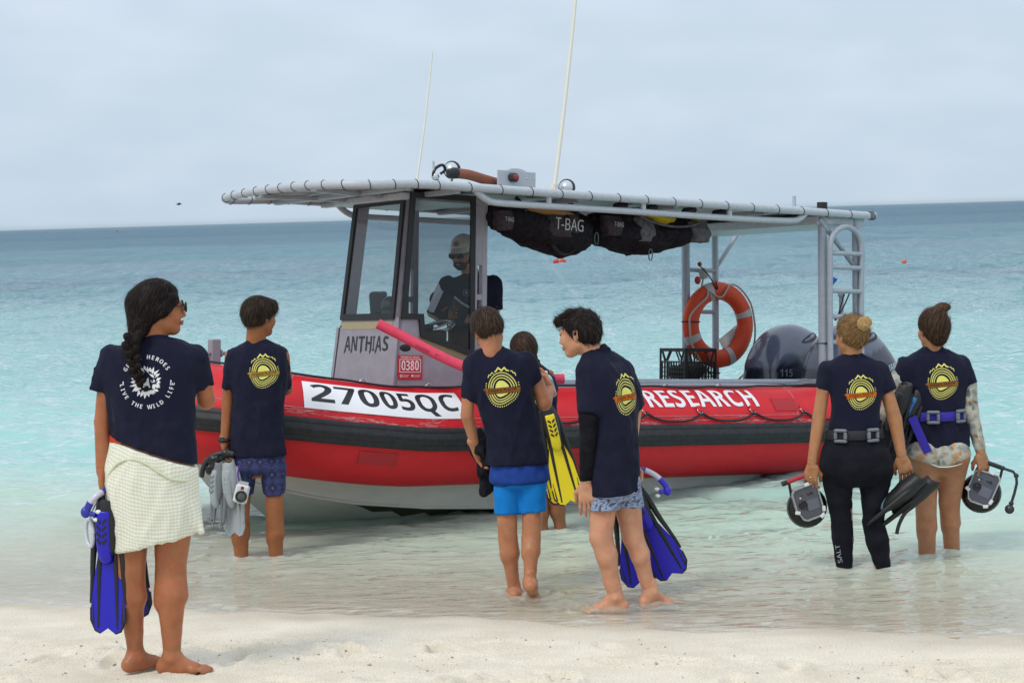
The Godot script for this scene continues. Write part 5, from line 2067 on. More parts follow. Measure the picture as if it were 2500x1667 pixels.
# ---- B: the boy by the bow with the grey fins
func boy_fins(pr: Material, navy: Material) -> void:
	var o := person(Vector3(-1.625, -0.153, -12.25), "teenage boy in navy tee and patterned blue boardshorts, standing ankle deep before the bow")
	var rows := [[0.767, 0.036, 0.000, 0.176, 0.115], [0.909, 0.040, 0.000, 0.165, 0.112], [1.035, 0.048, 0.000, 0.158, 0.110], [1.161, 0.060, 0.000, 0.166, 0.112], [1.274, 0.066, 0.000, 0.179, 0.112], [1.362, 0.065, 0.000, 0.186, 0.105], [1.420, 0.066, 0.000, 0.169, 0.092], [1.450, 0.067, 0.000, 0.137, 0.080], [1.475, 0.065, 0.000, 0.090, 0.065], [1.493, 0.062, 0.000, 0.054, 0.055]]
	var body := Field.new(0.012)
	body.rings([[0.642, 0.042, 0.000, 0.117, 0.070]] + rows.slice(0, 7), 0.03, [], 0.02)
	leg(body, Vector3(-0.051, 0.683, 0), Vector3(-0.078, 0.42, 0.02), Vector3(-0.087, -0.008, 0), [0.062, 0.053, 0.055, 0.037])
	leg(body, Vector3(0.136, 0.678, 0), Vector3(0.133, 0.414, 0.02), Vector3(0.126, -0.008, -0.02), [0.062, 0.053, 0.055, 0.037])
	body.chain([Vector3(-0.104, 1.397, 0), Vector3(-0.137, 1.065, 0), Vector3(-0.158, 0.867, 0.03)], [0.036, 0.035, 0.027])
	body.chain([Vector3(0.222, 1.388, 0), Vector3(0.223, 1.172, -0.1), Vector3(0.051, 1.118, -0.25)], [0.036, 0.035, 0.027])
	var hc := Vector3(0.086, 1.633, 0)
	var hb := look(Vector3(0.66, -0.07, -0.74), Vector3.UP)
	var hl := hand(Vector3(-0.158, 0.867, 0.03), Vector3(0.12, -1, 0.05), Vector3(1, 0.1, 0.2), Vector3(0.3, 0, -1), [0.9, 0.9, 0.95, 1.0], 0.6)
	mk("body", o, joined([body, head(hc, hb, 0.98, Vector3(0.054, 1.468, 0), 0.056), hl, foot(Vector3(-0.087, -0.008, 0), Vector3(-0.087, -0.008, 0).y - 0.04, Vector3(-0.1, 0, -1), 1.0), foot(Vector3(0.126, -0.008, -0.02), Vector3(0.126, -0.008, -0.02).y - 0.04, Vector3(0.2, 0, -1), -1.0)]), skin("9a5f3a"))
	var shirt := tee(rows, [[Vector3(-0.074, 1.396, 0), Vector3(-0.127, 1.191, 0), 0.060, 0.043], [Vector3(0.197, 1.389, 0), Vector3(0.207, 1.188, -0.07), 0.060, 0.048]], Vector3(0.057, 1.473, 0), [], 51)
	mk("shirt", o, printed(shirt, Vector3(0.107, 1.294, 0.11), Vector3(0.04, 0, 1), 0.36), [pr, navy])
	var f := Field.new(0.0105)
	f.rings([[0.660, 0.037, 0.000, 0.128, 0.085], [0.701, 0.036, 0.000, 0.166, 0.108], [0.736, 0.037, 0.000, 0.171, 0.108], [0.833, 0.041, 0.000, 0.151, 0.098]], 0.04)
	for e in [[Vector3(-0.055, 0.709, 0), Vector3(-0.067, 0.538, 0.01)], [Vector3(0.134, 0.703, 0), Vector3(0.134, 0.535, 0.01)]]: f.cap(e[0], e[1] + Vector3(0, -0.05, 0), 0.082, 0.066, 0.02, [[e[1], Vector3.DOWN]])
	f.wrinkle(0.010, Vector3(10, 5, 10), 61, 0.05)
	var cv := Canvas.new(128, 128, Color("1e2142"))
	var li := Color("4a5494")
	for r in [58.0, 46.0, 28.0, 14.0]:
		cv.stroke(PackedVector2Array([Vector2(64, 64 - r), Vector2(64 + r, 64), Vector2(64, 64 + r), Vector2(64 - r, 64)]), 4.0 if r != 46.0 else 2.0, li, true)
	for i in 8: cv.disc(Vector2(64, 64) + Vector2.from_angle(TAU * i / 8) * 21, 3, li)
	for p in [Vector2(0, 0), Vector2(128, 0), Vector2(0, 128), Vector2(128, 128)]: cv.disc(p, 12, li)
	var m := mat("ffffff", 0.85)
	m.albedo_texture = cv.done()
	m.uv1_triplanar = true
	m.uv1_scale = Vector3(15, 12, 15)
	mk("boardshorts", o, f.build(), m)
	f = Field.new(0.0058)
	scalp(f, hc, hb, 0.98, 0.015, 0.062, -0.055)
	var q := func(x: float, y: float, z: float) -> Vector3: return hc + hb * (Vector3(x, y, z) * 0.98)
	f.ell(q.call(0.01, 0.078, -0.055), Vector3(0.055, 0.030, 0.045), hb, 0.03)
	f.ell(q.call(0.055, 0.055, -0.062), Vector3(0.030, 0.040, 0.028), hb, 0.03)
	f.ell(q.call(0.0, 0.03, 0.06), Vector3(0.075, 0.07, 0.06), hb, 0.03)
	f.wrinkle(0.0025, Vector3(75, 20, 75), 8, 0.02)
	var hk := f.build()
	var st := Kit.new()
	strands(st, hk, 420, func(p: Vector3) -> Vector3: return Vector3(0, -1, 0) + (p - q.call(0, 0.11, 0.02)) * 6.0, 0.045, 0.0014, 0.007, 19)
	strands(st, hk, 90, func(p: Vector3) -> Vector3: return Vector3(0.3, 0.3, 0.2), 0.04, 0.0010, 0.024, 20)
	hairdo(o, hk, st, "1f1813", "3d2f24", 42)
	face(o, hc, hb, 0.98, "7d4436", "1c1512")
	var k := Kit.new()
	k.tube(arc(Vector3(-0.157, 0.882, 0.03), Vector3(0.034, 0, 0), Vector3(0, 0, 0.032), 0, TAU, 16), 0.011, 6, false)
	var w := mk("wrist_watch", o, k, mat("101014", 0.5))
	k = Kit.new()
	k.box(Vector3(-0.169, 0.885, 0.05), Vector3(0.034, 0.036, 0.014), Basis(Vector3.UP, -0.5), 0.005)
	mk("watch_face", w, k, mat("1c1d22", 0.25))

# ---- C: the boy in bright blue shorts
func boy_blue(pr: Material, navy: Material) -> void:
	var o := person(Vector3(-0.006, -0.069, -10.8), "teenage boy in navy tee and bright blue swim shorts, head bowed, wading at the waterline")
	var rows := [[0.767, 0.019, 0.000, 0.179, 0.123], [0.892, 0.003, 0.000, 0.160, 0.114], [1.000, -0.013, 0.000, 0.149, 0.112], [1.105, -0.035, 0.000, 0.155, 0.112], [1.206, -0.047, 0.000, 0.166, 0.112], [1.284, -0.063, 0.000, 0.184, 0.105], [1.340, -0.074, 0.000, 0.179, 0.094], [1.371, -0.087, 0.000, 0.148, 0.082], [1.396, -0.099, 0.000, 0.104, 0.068], [1.416, -0.103, 0.000, 0.060, 0.055]]
	var body := Field.new(0.0115)
	body.rings([[0.657, 0.028, 0.000, 0.098, 0.070]] + rows.slice(0, 7), 0.03, [], 0.034)
	leg(body, Vector3(-0.046, 0.704, 0), Vector3(-0.049, 0.386, 0.02), Vector3(-0.021, 0.067, 0), [0.066, 0.050, 0.051, 0.031])
	leg(body, Vector3(0.102, 0.699, 0), Vector3(0.079, 0.379, 0.05), Vector3(0.065, 0.143, 0.13), [0.064, 0.049, 0.048, 0.031])
	body.chain([Vector3(-0.224, 1.311, 0), Vector3(-0.249, 1.047, 0.02), Vector3(-0.211, 0.877, -0.03)], [0.036, 0.035, 0.026])
	body.chain([Vector3(0.096, 1.335, 0), Vector3(0.172, 1.099, -0.02), Vector3(0.205, 1.167, -0.16)], [0.036, 0.041, 0.030])
	var hc := Vector3(-0.125, 1.504, -0.02)
	var hb := look(Vector3(-0.24, -0.48, -0.82), Vector3(-0.30, 0.9, -0.3))
	var hl := hand(Vector3(-0.215, 0.877, -0.03), Vector3(0.42, -0.8, -0.35), Vector3(0.6, 0, 0.6), Vector3(0, 1, 0.2), [0.5, 0.6, 0.7, 0.8])
	var hr := hand(Vector3(0.205, 1.163, -0.15), Vector3(-0.2, 0.55, -0.6), Vector3(-1, 0.1, 0.1), Vector3(0, 0.7, 0.7), [0.9, 0.95, 1.0, 1.0], 0.6)
	var fl := foot(Vector3(-0.021, 0.067, 0), Vector3(-0.021, 0.067, 0).y - 0.038, Vector3(-0.1, 0, -1), 1.0, 0.235)
	# the trailing foot stands on its toes, sole to the rear
	var fr := Field.new(0.0065)
	var an := Vector3(0.065, 0.143, 0.13)
	var hee := Vector3(0.071, 0.133, 0.175)
	var bal := Vector3(0.083, 0.044, 0.06)
	fr.cap(an + Vector3(0, 0.05, 0), an, 0.033, 0.034, 0.02)
	fr.cap(an, hee, 0.033, 0.030, 0.02)
	fr.cap(hee, bal + Vector3(0.010, 0, 0), 0.029, 0.024, 0.025)
	fr.cap(an, bal + Vector3(-0.008, 0.012, -0.015), 0.032, 0.022, 0.03)
	fr.cap(bal + Vector3(-0.024, 0, 0), bal + Vector3(0.024, 0.002, 0), 0.019, 0.017, 0.02)
	for i in 5: fr.cap(bal + Vector3(-0.028 + 0.013 * i, 0, -0.008), bal + Vector3(-0.030 + 0.0135 * i, -0.012, -0.055 + 0.004 * i), 0.0105 - 0.0006 * i, 0.0085 - 0.0005 * i, 0.006)
	mk("body", o, joined([body, head(hc, hb, 0.96, Vector3(-0.106, 1.382, 0.02), 0.053), hl, hr, fl, fr]), skin("b47a58"))
	var shirt := tee(rows, [[Vector3(-0.201, 1.31, 0), Vector3(-0.242, 1.125, 0.01), 0.059, 0.042], [Vector3(0.074, 1.327, 0), Vector3(0.13, 1.213, -0.01), 0.062, 0.047]], Vector3(-0.106, 1.394, 0), [], 71, 0.013)
	mk("shirt", o, printed(shirt, Vector3(-0.056, 1.193, 0.11), Vector3(-0.05, 0, 1), 0.37), [pr, navy])
	var two := []
	for part in 2:
		var f := Field.new(0.0105)
		var waist := Vector3(0.019, 0.673, 0)
		f.rings([[0.646, 0.022, 0.000, 0.094, 0.080], [0.679, 0.024, 0.000, 0.158, 0.113], [0.724, 0.023, 0.000, 0.162, 0.115], [0.784, 0.020, 0.000, 0.153, 0.105], [0.836, 0.020, 0.000, 0.129, 0.090]], 0.04)
		for e in [[Vector3(-0.037, 0.715, 0), Vector3(-0.052, 0.507, 0.02)], [Vector3(0.096, 0.712, 0.01), Vector3(0.099, 0.513, 0.04)]]: f.cap(e[0], e[1] + Vector3(0, -0.05, 0), 0.074, 0.067, 0.02, [[e[1], Vector3.DOWN]])
		f.wrinkle(0.010, Vector3(9, 4.5, 9), 81, 0.05)
		f.cut(waist, Vector3(0.05, -1, 0) if part == 0 else Vector3(-0.05, 1, 0))
		two.append(f.build())
	mk("swim_shorts", o, two, [cloth("1f3f8e", 82), cloth("1173c4", 83)])
	var f := Field.new(0.0058)
	scalp(f, hc, hb, 0.96, 0.012, 0.064, -0.060)
	var q := func(x: float, y: float, z: float) -> Vector3: return hc + hb * (Vector3(x, y, z) * 0.96)
	f.ell(q.call(0.0, 0.10, -0.03), Vector3(0.060, 0.030, 0.055), hb, 0.03)
	f.wrinkle(0.0025, Vector3(75, 22, 75), 18, 0.02)
	var hk := f.build()
	var st := Kit.new()
	strands(st, hk, 460, func(p: Vector3) -> Vector3: return Vector3(0.1, -0.8, 0.3) + (p - q.call(0.02, 0.10, 0.05)) * 8.0, 0.034, 0.0014, 0.008, 29)
	strands(st, hk, 70, func(p: Vector3) -> Vector3: return Vector3(0.5, 0.6, 0) if p.y > q.call(0, 0.09, 0).y else Vector3(0, -1, 0.1), 0.04, 0.0014, 0.03, 30)
	hairdo(o, hk, st, "2a201a", "4b3a2e", 43)

# ---- D: the tall boy looking left
func boy_tall(pr: Material, navy: Material) -> void:
	var o := person(Vector3(0.584, -0.052, -10.42), "dark haired boy in profile, black sleeve under navy tee, feet in the wash")
	var rows := [[0.627, -0.081, 0.000, 0.132, 0.135], [0.752, -0.068, 0.000, 0.129, 0.130], [0.881, -0.063, 0.000, 0.126, 0.128], [0.989, -0.064, 0.000, 0.126, 0.126], [1.075, -0.070, 0.000, 0.130, 0.126], [1.172, -0.085, 0.000, 0.139, 0.126], [1.248, -0.102, 0.000, 0.141, 0.120], [1.302, -0.116, 0.000, 0.130, 0.110], [1.343, -0.125, 0.000, 0.107, 0.095], [1.373, -0.133, 0.000, 0.081, 0.080], [1.399, -0.143, 0.000, 0.053, 0.060]]
	var turn := 0.88
	for w in rows:
		w[3] *= 1.22
		w[4] = w[3] * 0.68
	var body := Field.new(0.0115)
	body.rings(rows.slice(0, 9), 0.03, [], 0.024, 2.0, turn)
	leg(body, Vector3(-0.123, 0.693, 0.03), Vector3(-0.151, 0.414, 0.06), Vector3(-0.084, 0.101, 0.06), [0.082, 0.060, 0.060, 0.039], Vector3(0.8, 0, 0.4))
	leg(body, Vector3(-0.016, 0.679, -0.05), Vector3(0.023, 0.394, -0.03), Vector3(0.108, 0.096, -0.05), [0.082, 0.056, 0.054, 0.035], Vector3(0.8, 0, 0.4))
	body.chain([Vector3(-0.172, 1.27, 0.04), Vector3(-0.2, 1.047, 0.11), Vector3(-0.221, 0.708, 0.09)], [0.036, 0.037, 0.029])
	body.chain([Vector3(-0.007, 1.282, -0.08), Vector3(0.053, 1.062, -0.1), Vector3(0.024, 0.773, -0.16)], [0.036, 0.037, 0.029])
	var hc := Vector3(-0.235, 1.481, 0)
	var hb := look(Vector3(-0.90, -0.13, -0.42), Vector3(0.04, 1, 0))
	var hl := hand(Vector3(-0.221, 0.704, 0.09), Vector3(-0.02, -1, 0.02), Vector3(0.3, 0, -1), Vector3(-1, 0, -0.2), [0.45, 0.5, 0.55, 0.6], 0.35, 1.02)
	var hr := hand(Vector3(0.024, 0.773, -0.16), Vector3(0.1, -1, 0), Vector3(0, 0, 1), Vector3(1, 0, 0), [0.9, 0.95, 1.0, 1.0], 0.6)
	var fl := foot(Vector3(-0.084, 0.101, 0.06), Vector3(-0.086, 0.014, 0.06).y, Vector3(-1, 0, 0.05), 1.0, 0.195)
	var fr := foot(Vector3(0.108, 0.096, -0.05), Vector3(0.106, 0.013, -0.05).y, Vector3(0.75, 0, -0.4), 1.0, 0.19)
	mk("body", o, joined([body, head(hc, hb, 1.0, Vector3(-0.144, 1.36, 0), 0.055), hl, hr, fl, fr]), skin("cb9474"))
	var shirt := tee(rows, [[Vector3(-0.184, 1.286, 0.05), Vector3(-0.199, 1.064, 0.11), 0.072, 0.064], [Vector3(-0.009, 1.273, -0.05), Vector3(0.058, 1.066, -0.1), 0.068, 0.056]], Vector3(-0.141, 1.382, 0), [], 91, 0.011, 2.3, 0.0105, turn)
	mk("shirt", o, printed(shirt, Vector3(-0.014, 1.15, 0.06), Vector3(0.80, 0, 0.60), 0.37), [pr, navy])
	var f := Field.new(0.009)
	f.chain([Vector3(-0.198, 1.089, 0.1), Vector3(-0.2, 1.043, 0.11), Vector3(-0.221, 0.712, 0.09)], [0.052, 0.048, 0.034], 0.02)
	f.cut(Vector3(-0.22, 0.717, 0.09), Vector3(-0.04, -1, 0))
	f.wrinkle(0.004, Vector3(20, 30, 20), 92, 0.03)
	mk("black_sleeve", o, f.build(), cloth("14141b", 93))
	f = Field.new(0.009)
	f.chain([Vector3(-0.169, 1.387, 0), Vector3(-0.133, 1.373, 0)], [0.056, 0.060], 0.02)
	f.cut(Vector3(-0.153, 1.408, 0), Vector3(-0.3, 0.95, 0))
	mk("collar", o, f.build(), cloth("15151d", 94))
	f = Field.new(0.0105)
	f.rings([[0.597, -0.081, 0.000, 0.094, 0.090], [0.644, -0.077, 0.000, 0.109, 0.105], [0.720, -0.075, 0.000, 0.096, 0.090]], 0.04)
	for e in [[Vector3(-0.123, 0.693, 0.03), Vector3(-0.131, 0.56, 0.05), 0.088], [Vector3(-0.013, 0.679, -0.05), Vector3(0.003, 0.552, -0.05), 0.076]]: f.cap(e[0], e[1] + (e[1] - e[0]) * 0.4, 0.088, e[2], 0.02, [[e[1], Vector3.DOWN]])
	f.wrinkle(0.010, Vector3(10, 5, 10), 95, 0.05)
	var cv := Canvas.new(160, 160, Color("8b98b4"))
	var rng := RandomNumberGenerator.new()
	rng.seed = 4
	for i in 40:
		var p := Vector2(rng.randf() * 160, rng.randf() * 160)
		var a := rng.randf_range(-0.9, 0.5)
		var l := rng.randf_range(16, 46)
		var d := Vector2.from_angle(a)
		var e := d.orthogonal() * rng.randf_range(4, 9)
		for sh in [Vector2(0, 0), Vector2(160, 0), Vector2(-160, 0), Vector2(0, 160), Vector2(0, -160)]: cv.poly(PackedVector2Array([p + sh, p + sh + d * l * 0.4 + e, p + sh + d * l + e * 1.5, p + sh + d * l * 0.5 - e * 0.4]), Color("191c2e"))
	var m := mat("ffffff", 0.85)
	m.albedo_texture = cv.done()
	m.uv1_triplanar = true
	m.uv1_scale = Vector3.ONE * 7.0
	mk("swim_shorts", o, f.build(), m)
	f = Field.new(0.0058)
	scalp(f, hc, hb, 1.0, 0.011, 0.072, -0.052)
	var q := func(x: float, y: float, z: float) -> Vector3: return hc + hb * Vector3(x, y, z)
	rng.seed = 8
	for i in 16: f.ell(q.call(rng.randf_range(-0.06, 0.06), rng.randf_range(0.075, 0.112), rng.randf_range(-0.095, 0.04)), Vector3(0.021, 0.018, 0.030) * rng.randf_range(0.8, 1.3), hb * Basis(Vector3.UP, rng.randf() * 3.0), 0.015)
	for i in 7: f.ell(q.call(-0.054 + 0.018 * i, 0.066 + 0.012 * (i % 2), -0.092), Vector3(0.012, 0.024, 0.015), hb * Basis(Vector3.BACK, 0.3), 0.012)
	f.ell(q.call(0.0, 0.0, 0.066), Vector3(0.066, 0.068, 0.046), hb, 0.03)
	f.wrinkle(0.007, Vector3(45, 26, 45), 28, 0.03)
	var hk := f.build()
	var st := Kit.new()
	strands(st, hk, 520, func(p: Vector3) -> Vector3: return hb * Vector3(0.2, -0.3, -0.8) if p.y > q.call(0, 0.07, 0).y else Vector3(0.2, -1, 0), 0.036, 0.0016, 0.009, 39)
	strands(st, hk, 95, func(p: Vector3) -> Vector3: return hb * Vector3(0.2, 0.5, -0.3), 0.045, 0.0011, 0.028, 40)
	hairdo(o, hk, st, "14100f", "2b2220", 44)
	face(o, hc, hb, 1.0, "b06a5e", "1c1512")

# ---- E: the woman in black leggings
func woman_wetsuit(pr: Material, navy: Material) -> void:
	var o := person(Vector3(1.944, -0.17, -11.3), "blonde woman with hair in a bun, navy tee, weight belt and black wetsuit leggings, wading")
	var rows := [[0.922, -0.016, 0.000, 0.156, 0.108], [0.996, -0.014, 0.000, 0.145, 0.105], [1.066, -0.009, 0.000, 0.139, 0.105], [1.147, -0.003, 0.000, 0.148, 0.108], [1.229, -0.003, 0.000, 0.167, 0.106], [1.287, -0.009, 0.000, 0.174, 0.098], [1.325, -0.013, 0.000, 0.155, 0.088], [1.348, -0.017, 0.000, 0.123, 0.076], [1.369, -0.019, 0.000, 0.088, 0.062], [1.385, -0.019, 0.000, 0.051, 0.052]]
	var pants := [[0.631, -0.003, 0.000, 0.128, 0.070], [0.655, -0.005, 0.000, 0.172, 0.110], [0.693, -0.010, 0.005, 0.205, 0.130], [0.743, -0.013, 0.008, 0.210, 0.142], [0.815, -0.017, 0.005, 0.195, 0.132], [0.891, -0.017, 0.000, 0.170, 0.116], [0.973, -0.015, 0.000, 0.151, 0.106]]
	var body := Field.new(0.0115)
	body.rings([[0.786, -0.012, 0.000, 0.093, 0.070]] + rows.slice(0, 7), 0.03, [], 0.02)
	leg(body, Vector3(-0.108, 0.625, 0), Vector3(-0.095, 0.449, 0), Vector3(-0.073, 0.022, -0.05), [0.075, 0.055, 0.054, 0.036])
	leg(body, Vector3(0.09, 0.619, 0), Vector3(0.074, 0.425, 0.03), Vector3(0.142, 0.011, 0.05), [0.08, 0.052, 0.058, 0.031], Vector3(0.5, 0, 0.8))
	body.chain([Vector3(-0.169, 1.304, 0), Vector3(-0.219, 1.023, 0.02), Vector3(-0.268, 0.772, 0.05)], [0.036, 0.038, 0.028])
	body.chain([Vector3(0.137, 1.29, 0), Vector3(0.215, 1.004, 0), Vector3(0.243, 0.801, 0.03)], [0.036, 0.041, 0.029])
	var hc := Vector3(-0.024, 1.49, 0)
	var hb := look(Vector3(-0.42, -0.04, -0.9), Vector3.UP)
	var hl := hand(Vector3(-0.268, 0.767, 0.05), Vector3(-0.12, -1, 0.02), Vector3(0.5, 0, -1), Vector3(1, 0, 0.3), [0.95, 1.0, 1.0, 1.05], 0.7)
	var hr := hand(Vector3(0.245, 0.796, 0.03), Vector3(0.22, -1, 0.02), Vector3(0, 0.1, -1), Vector3(-1, 0, 0), [0.75, 0.85, 0.95, 1.0], 0.5)
	mk("body", o, joined([body, head(hc, hb, 0.95, Vector3(-0.022, 1.364, 0), 0.047), hl, hr, foot(Vector3(-0.073, 0.022, -0.05), Vector3(-0.073, 0.022, -0.05).y - 0.038, Vector3(-0.2, 0, -1), 1.0, 0.22), foot(Vector3(0.142, 0.011, 0.05), Vector3(0.142, 0.011, 0.05).y - 0.036, Vector3(0.25, 0, -1), -1.0, 0.22)]), skin("b27e58"))
	var shirt := tee(rows, [[Vector3(-0.16, 1.299, 0), Vector3(-0.192, 1.188, 0), 0.058, 0.046], [Vector3(0.132, 1.286, 0), Vector3(0.181, 1.163, 0), 0.058, 0.050]], Vector3(-0.019, 1.369, 0), [[Vector3(-0.014, 0.926, 0), Vector3.DOWN]], 111, 0.006)
	mk("shirt", o, printed(shirt, Vector3(0.008, 1.163, 0.1), Vector3(0.06, 0, 1), 0.34), [pr, navy])
	var f := Field.new(0.0105)
	f.rings(pants, 0.03)
	f.cap(Vector3(-0.12, 0.696, 0), Vector3(-0.099, 0.456, 0), 0.088, 0.062, 0.025)
	f.chain([Vector3(-0.097, 0.456, 0), Vector3(-0.098, 0.357, 0.012), Vector3(-0.078, 0.066, -0.03)], [0.062, 0.061, 0.040])
	f.cap(Vector3(0.098, 0.689, 0), Vector3(0.077, 0.432, 0.03), 0.092, 0.059, 0.025)
	f.chain([Vector3(0.074, 0.432, 0.03), Vector3(0.094, 0.322, 0.05), Vector3(0.135, 0.115, 0.05)], [0.061, 0.066, 0.037])
	f.ell(Vector3(-0.122, 0.78, 0.075), Vector3(0.085, 0.085, 0.06), Basis(), 0.05)
	f.ell(Vector3(0.079, 0.774, 0.075), Vector3(0.088, 0.088, 0.06), Basis(), 0.05)
	f.wrinkle(0.004, Vector3(9, 16, 9), 112, 0.04)
	var neo := cloth("15161e", 113)
	mk("wetsuit_leggings", o, f.build(), neo)
	var k := lettering("SALT", 0.105, 0.026, false)
	k.moved(facing(Vector3(0.16, -1, 0) * -1.0, Vector3(-1, 0, 0.2), Vector3(-0.128, 0.256, 0.063)))
	mk("legging_print", o, k, mat("9a9aa2", 0.7))
	weights(o, rows, Vector3(-0.016, 0.931, 0).y, "22232b", [Vector3(-0.113, 0.936, 0).x, Vector3(0.07, 0.931, 0).x])
	f = Field.new(0.0058)
	scalp(f, hc, hb, 0.95, 0.011, 0.066, -0.075)
	var q := func(x: float, y: float, z: float) -> Vector3: return hc + hb * (Vector3(x, y, z) * 0.95)
	var bun := Vector3(0.03, 1.56, 0.118)
	var fb := Field.new(0.005)
	fb.ell(bun, Vector3(0.038, 0.038, 0.030), Basis(), 0.004)
	for i in 3: fb.chain(arc(bun + Vector3(0, 0, 0.016 + 0.006 * i), Vector3(0.034 - 0.011 * i, 0, 0), Vector3(0, 0.034 - 0.011 * i, 0), i * 1.1, i * 1.1 + 5.0, 9), [0.009, 0.010, 0.010, 0.010, 0.010, 0.010, 0.010, 0.010, 0.009, 0.008], 0.004)
	f.chain([Vector3(0.005, 1.446, 0.055), Vector3(-0.009, 1.405, 0.05)], [0.022, 0.012], 0.02)
	f.wrinkle(0.0025, Vector3(50, 50, 50), 38, 0.02)
	var hk := f.build()
	var st := Kit.new()
	strands(st, hk, 460, func(p: Vector3) -> Vector3: return bun - p, 0.055, 0.0013, 0.006, 49)
	strands(st, hk, 60, func(p: Vector3) -> Vector3: return Vector3(0.2, -1, 0.2) if p.y < q.call(0, -0.02, 0).y else bun - p, 0.06, 0.0012, 0.03, 50)
	hairdo(o, hk, st, "5f452a", "a8875a", 45)
	var bk := fb.build()
	var bs := Kit.new()
	strands(bs, bk, 190, func(p: Vector3) -> Vector3: return Vector3(0, 0, 1).cross(p - bun), 0.04, 0.0013, 0.003, 51)
	strands(bs, bk, 40, func(p: Vector3) -> Vector3: return Vector3(0.4, -0.3, 0.3), 0.035, 0.0012, 0.02, 52)
	hairdo(o, bk, bs, "8d6d43", "cfb07c", 45)
	k = Kit.new()
	k.tube(arc(bun + Vector3(-0.006, -0.004, -0.012), Vector3(0.036, 0, 0), Vector3(0, 0.036, 0), 3.6, 6.2, 8), 0.006, 6)
	mk("hair_tie", o, k, mat("15151a", 0.6))
	k = Kit.new()
	k.tube(arc(Vector3(-0.28, 0.695, 0.07), Vector3(0.010, 0.0, 0.004), Vector3(0, 0.004, 0.010), 0, TAU, 10), 0.0022, 5, false)
	mk("ring", o, k, mat("d8cfa8", 0.25, 0.9))

func weights(o: Node3D, rows: Array, y: float, hex: String, xs: Array) -> void:
	var belt := mk("weight_belt", o, girdle(rows, y + 0.026, y - 0.026, 0.012), mat(hex, 0.75))
	for x in xs:
		var p := on_back(rows, x, y, 0.022)
		var w := Field.new().row_at(rows, y, 0.0)
		var a: float = asin(clampf((x - w[0]) / w[2], -0.98, 0.98))
		var b := Basis(Vector3.UP, a * 0.8)
		var k := Kit.new()
		for e in [[Vector3(0, 0.030, 0), Vector3(0.076, 0.018, 0.026)], [Vector3(0, -0.030, 0), Vector3(0.076, 0.018, 0.026)], [Vector3(-0.029, 0, 0), Vector3(0.018, 0.044, 0.026)], [Vector3(0.029, 0, 0), Vector3(0.018, 0.044, 0.026)]]: k.box(p + b * e[0], e[1], b, 0.007)
		mk("lead_weight", belt, k, mottled("63676f", "757a82", 0.55, Vector3.ONE * 12.0, 301, 0.05))

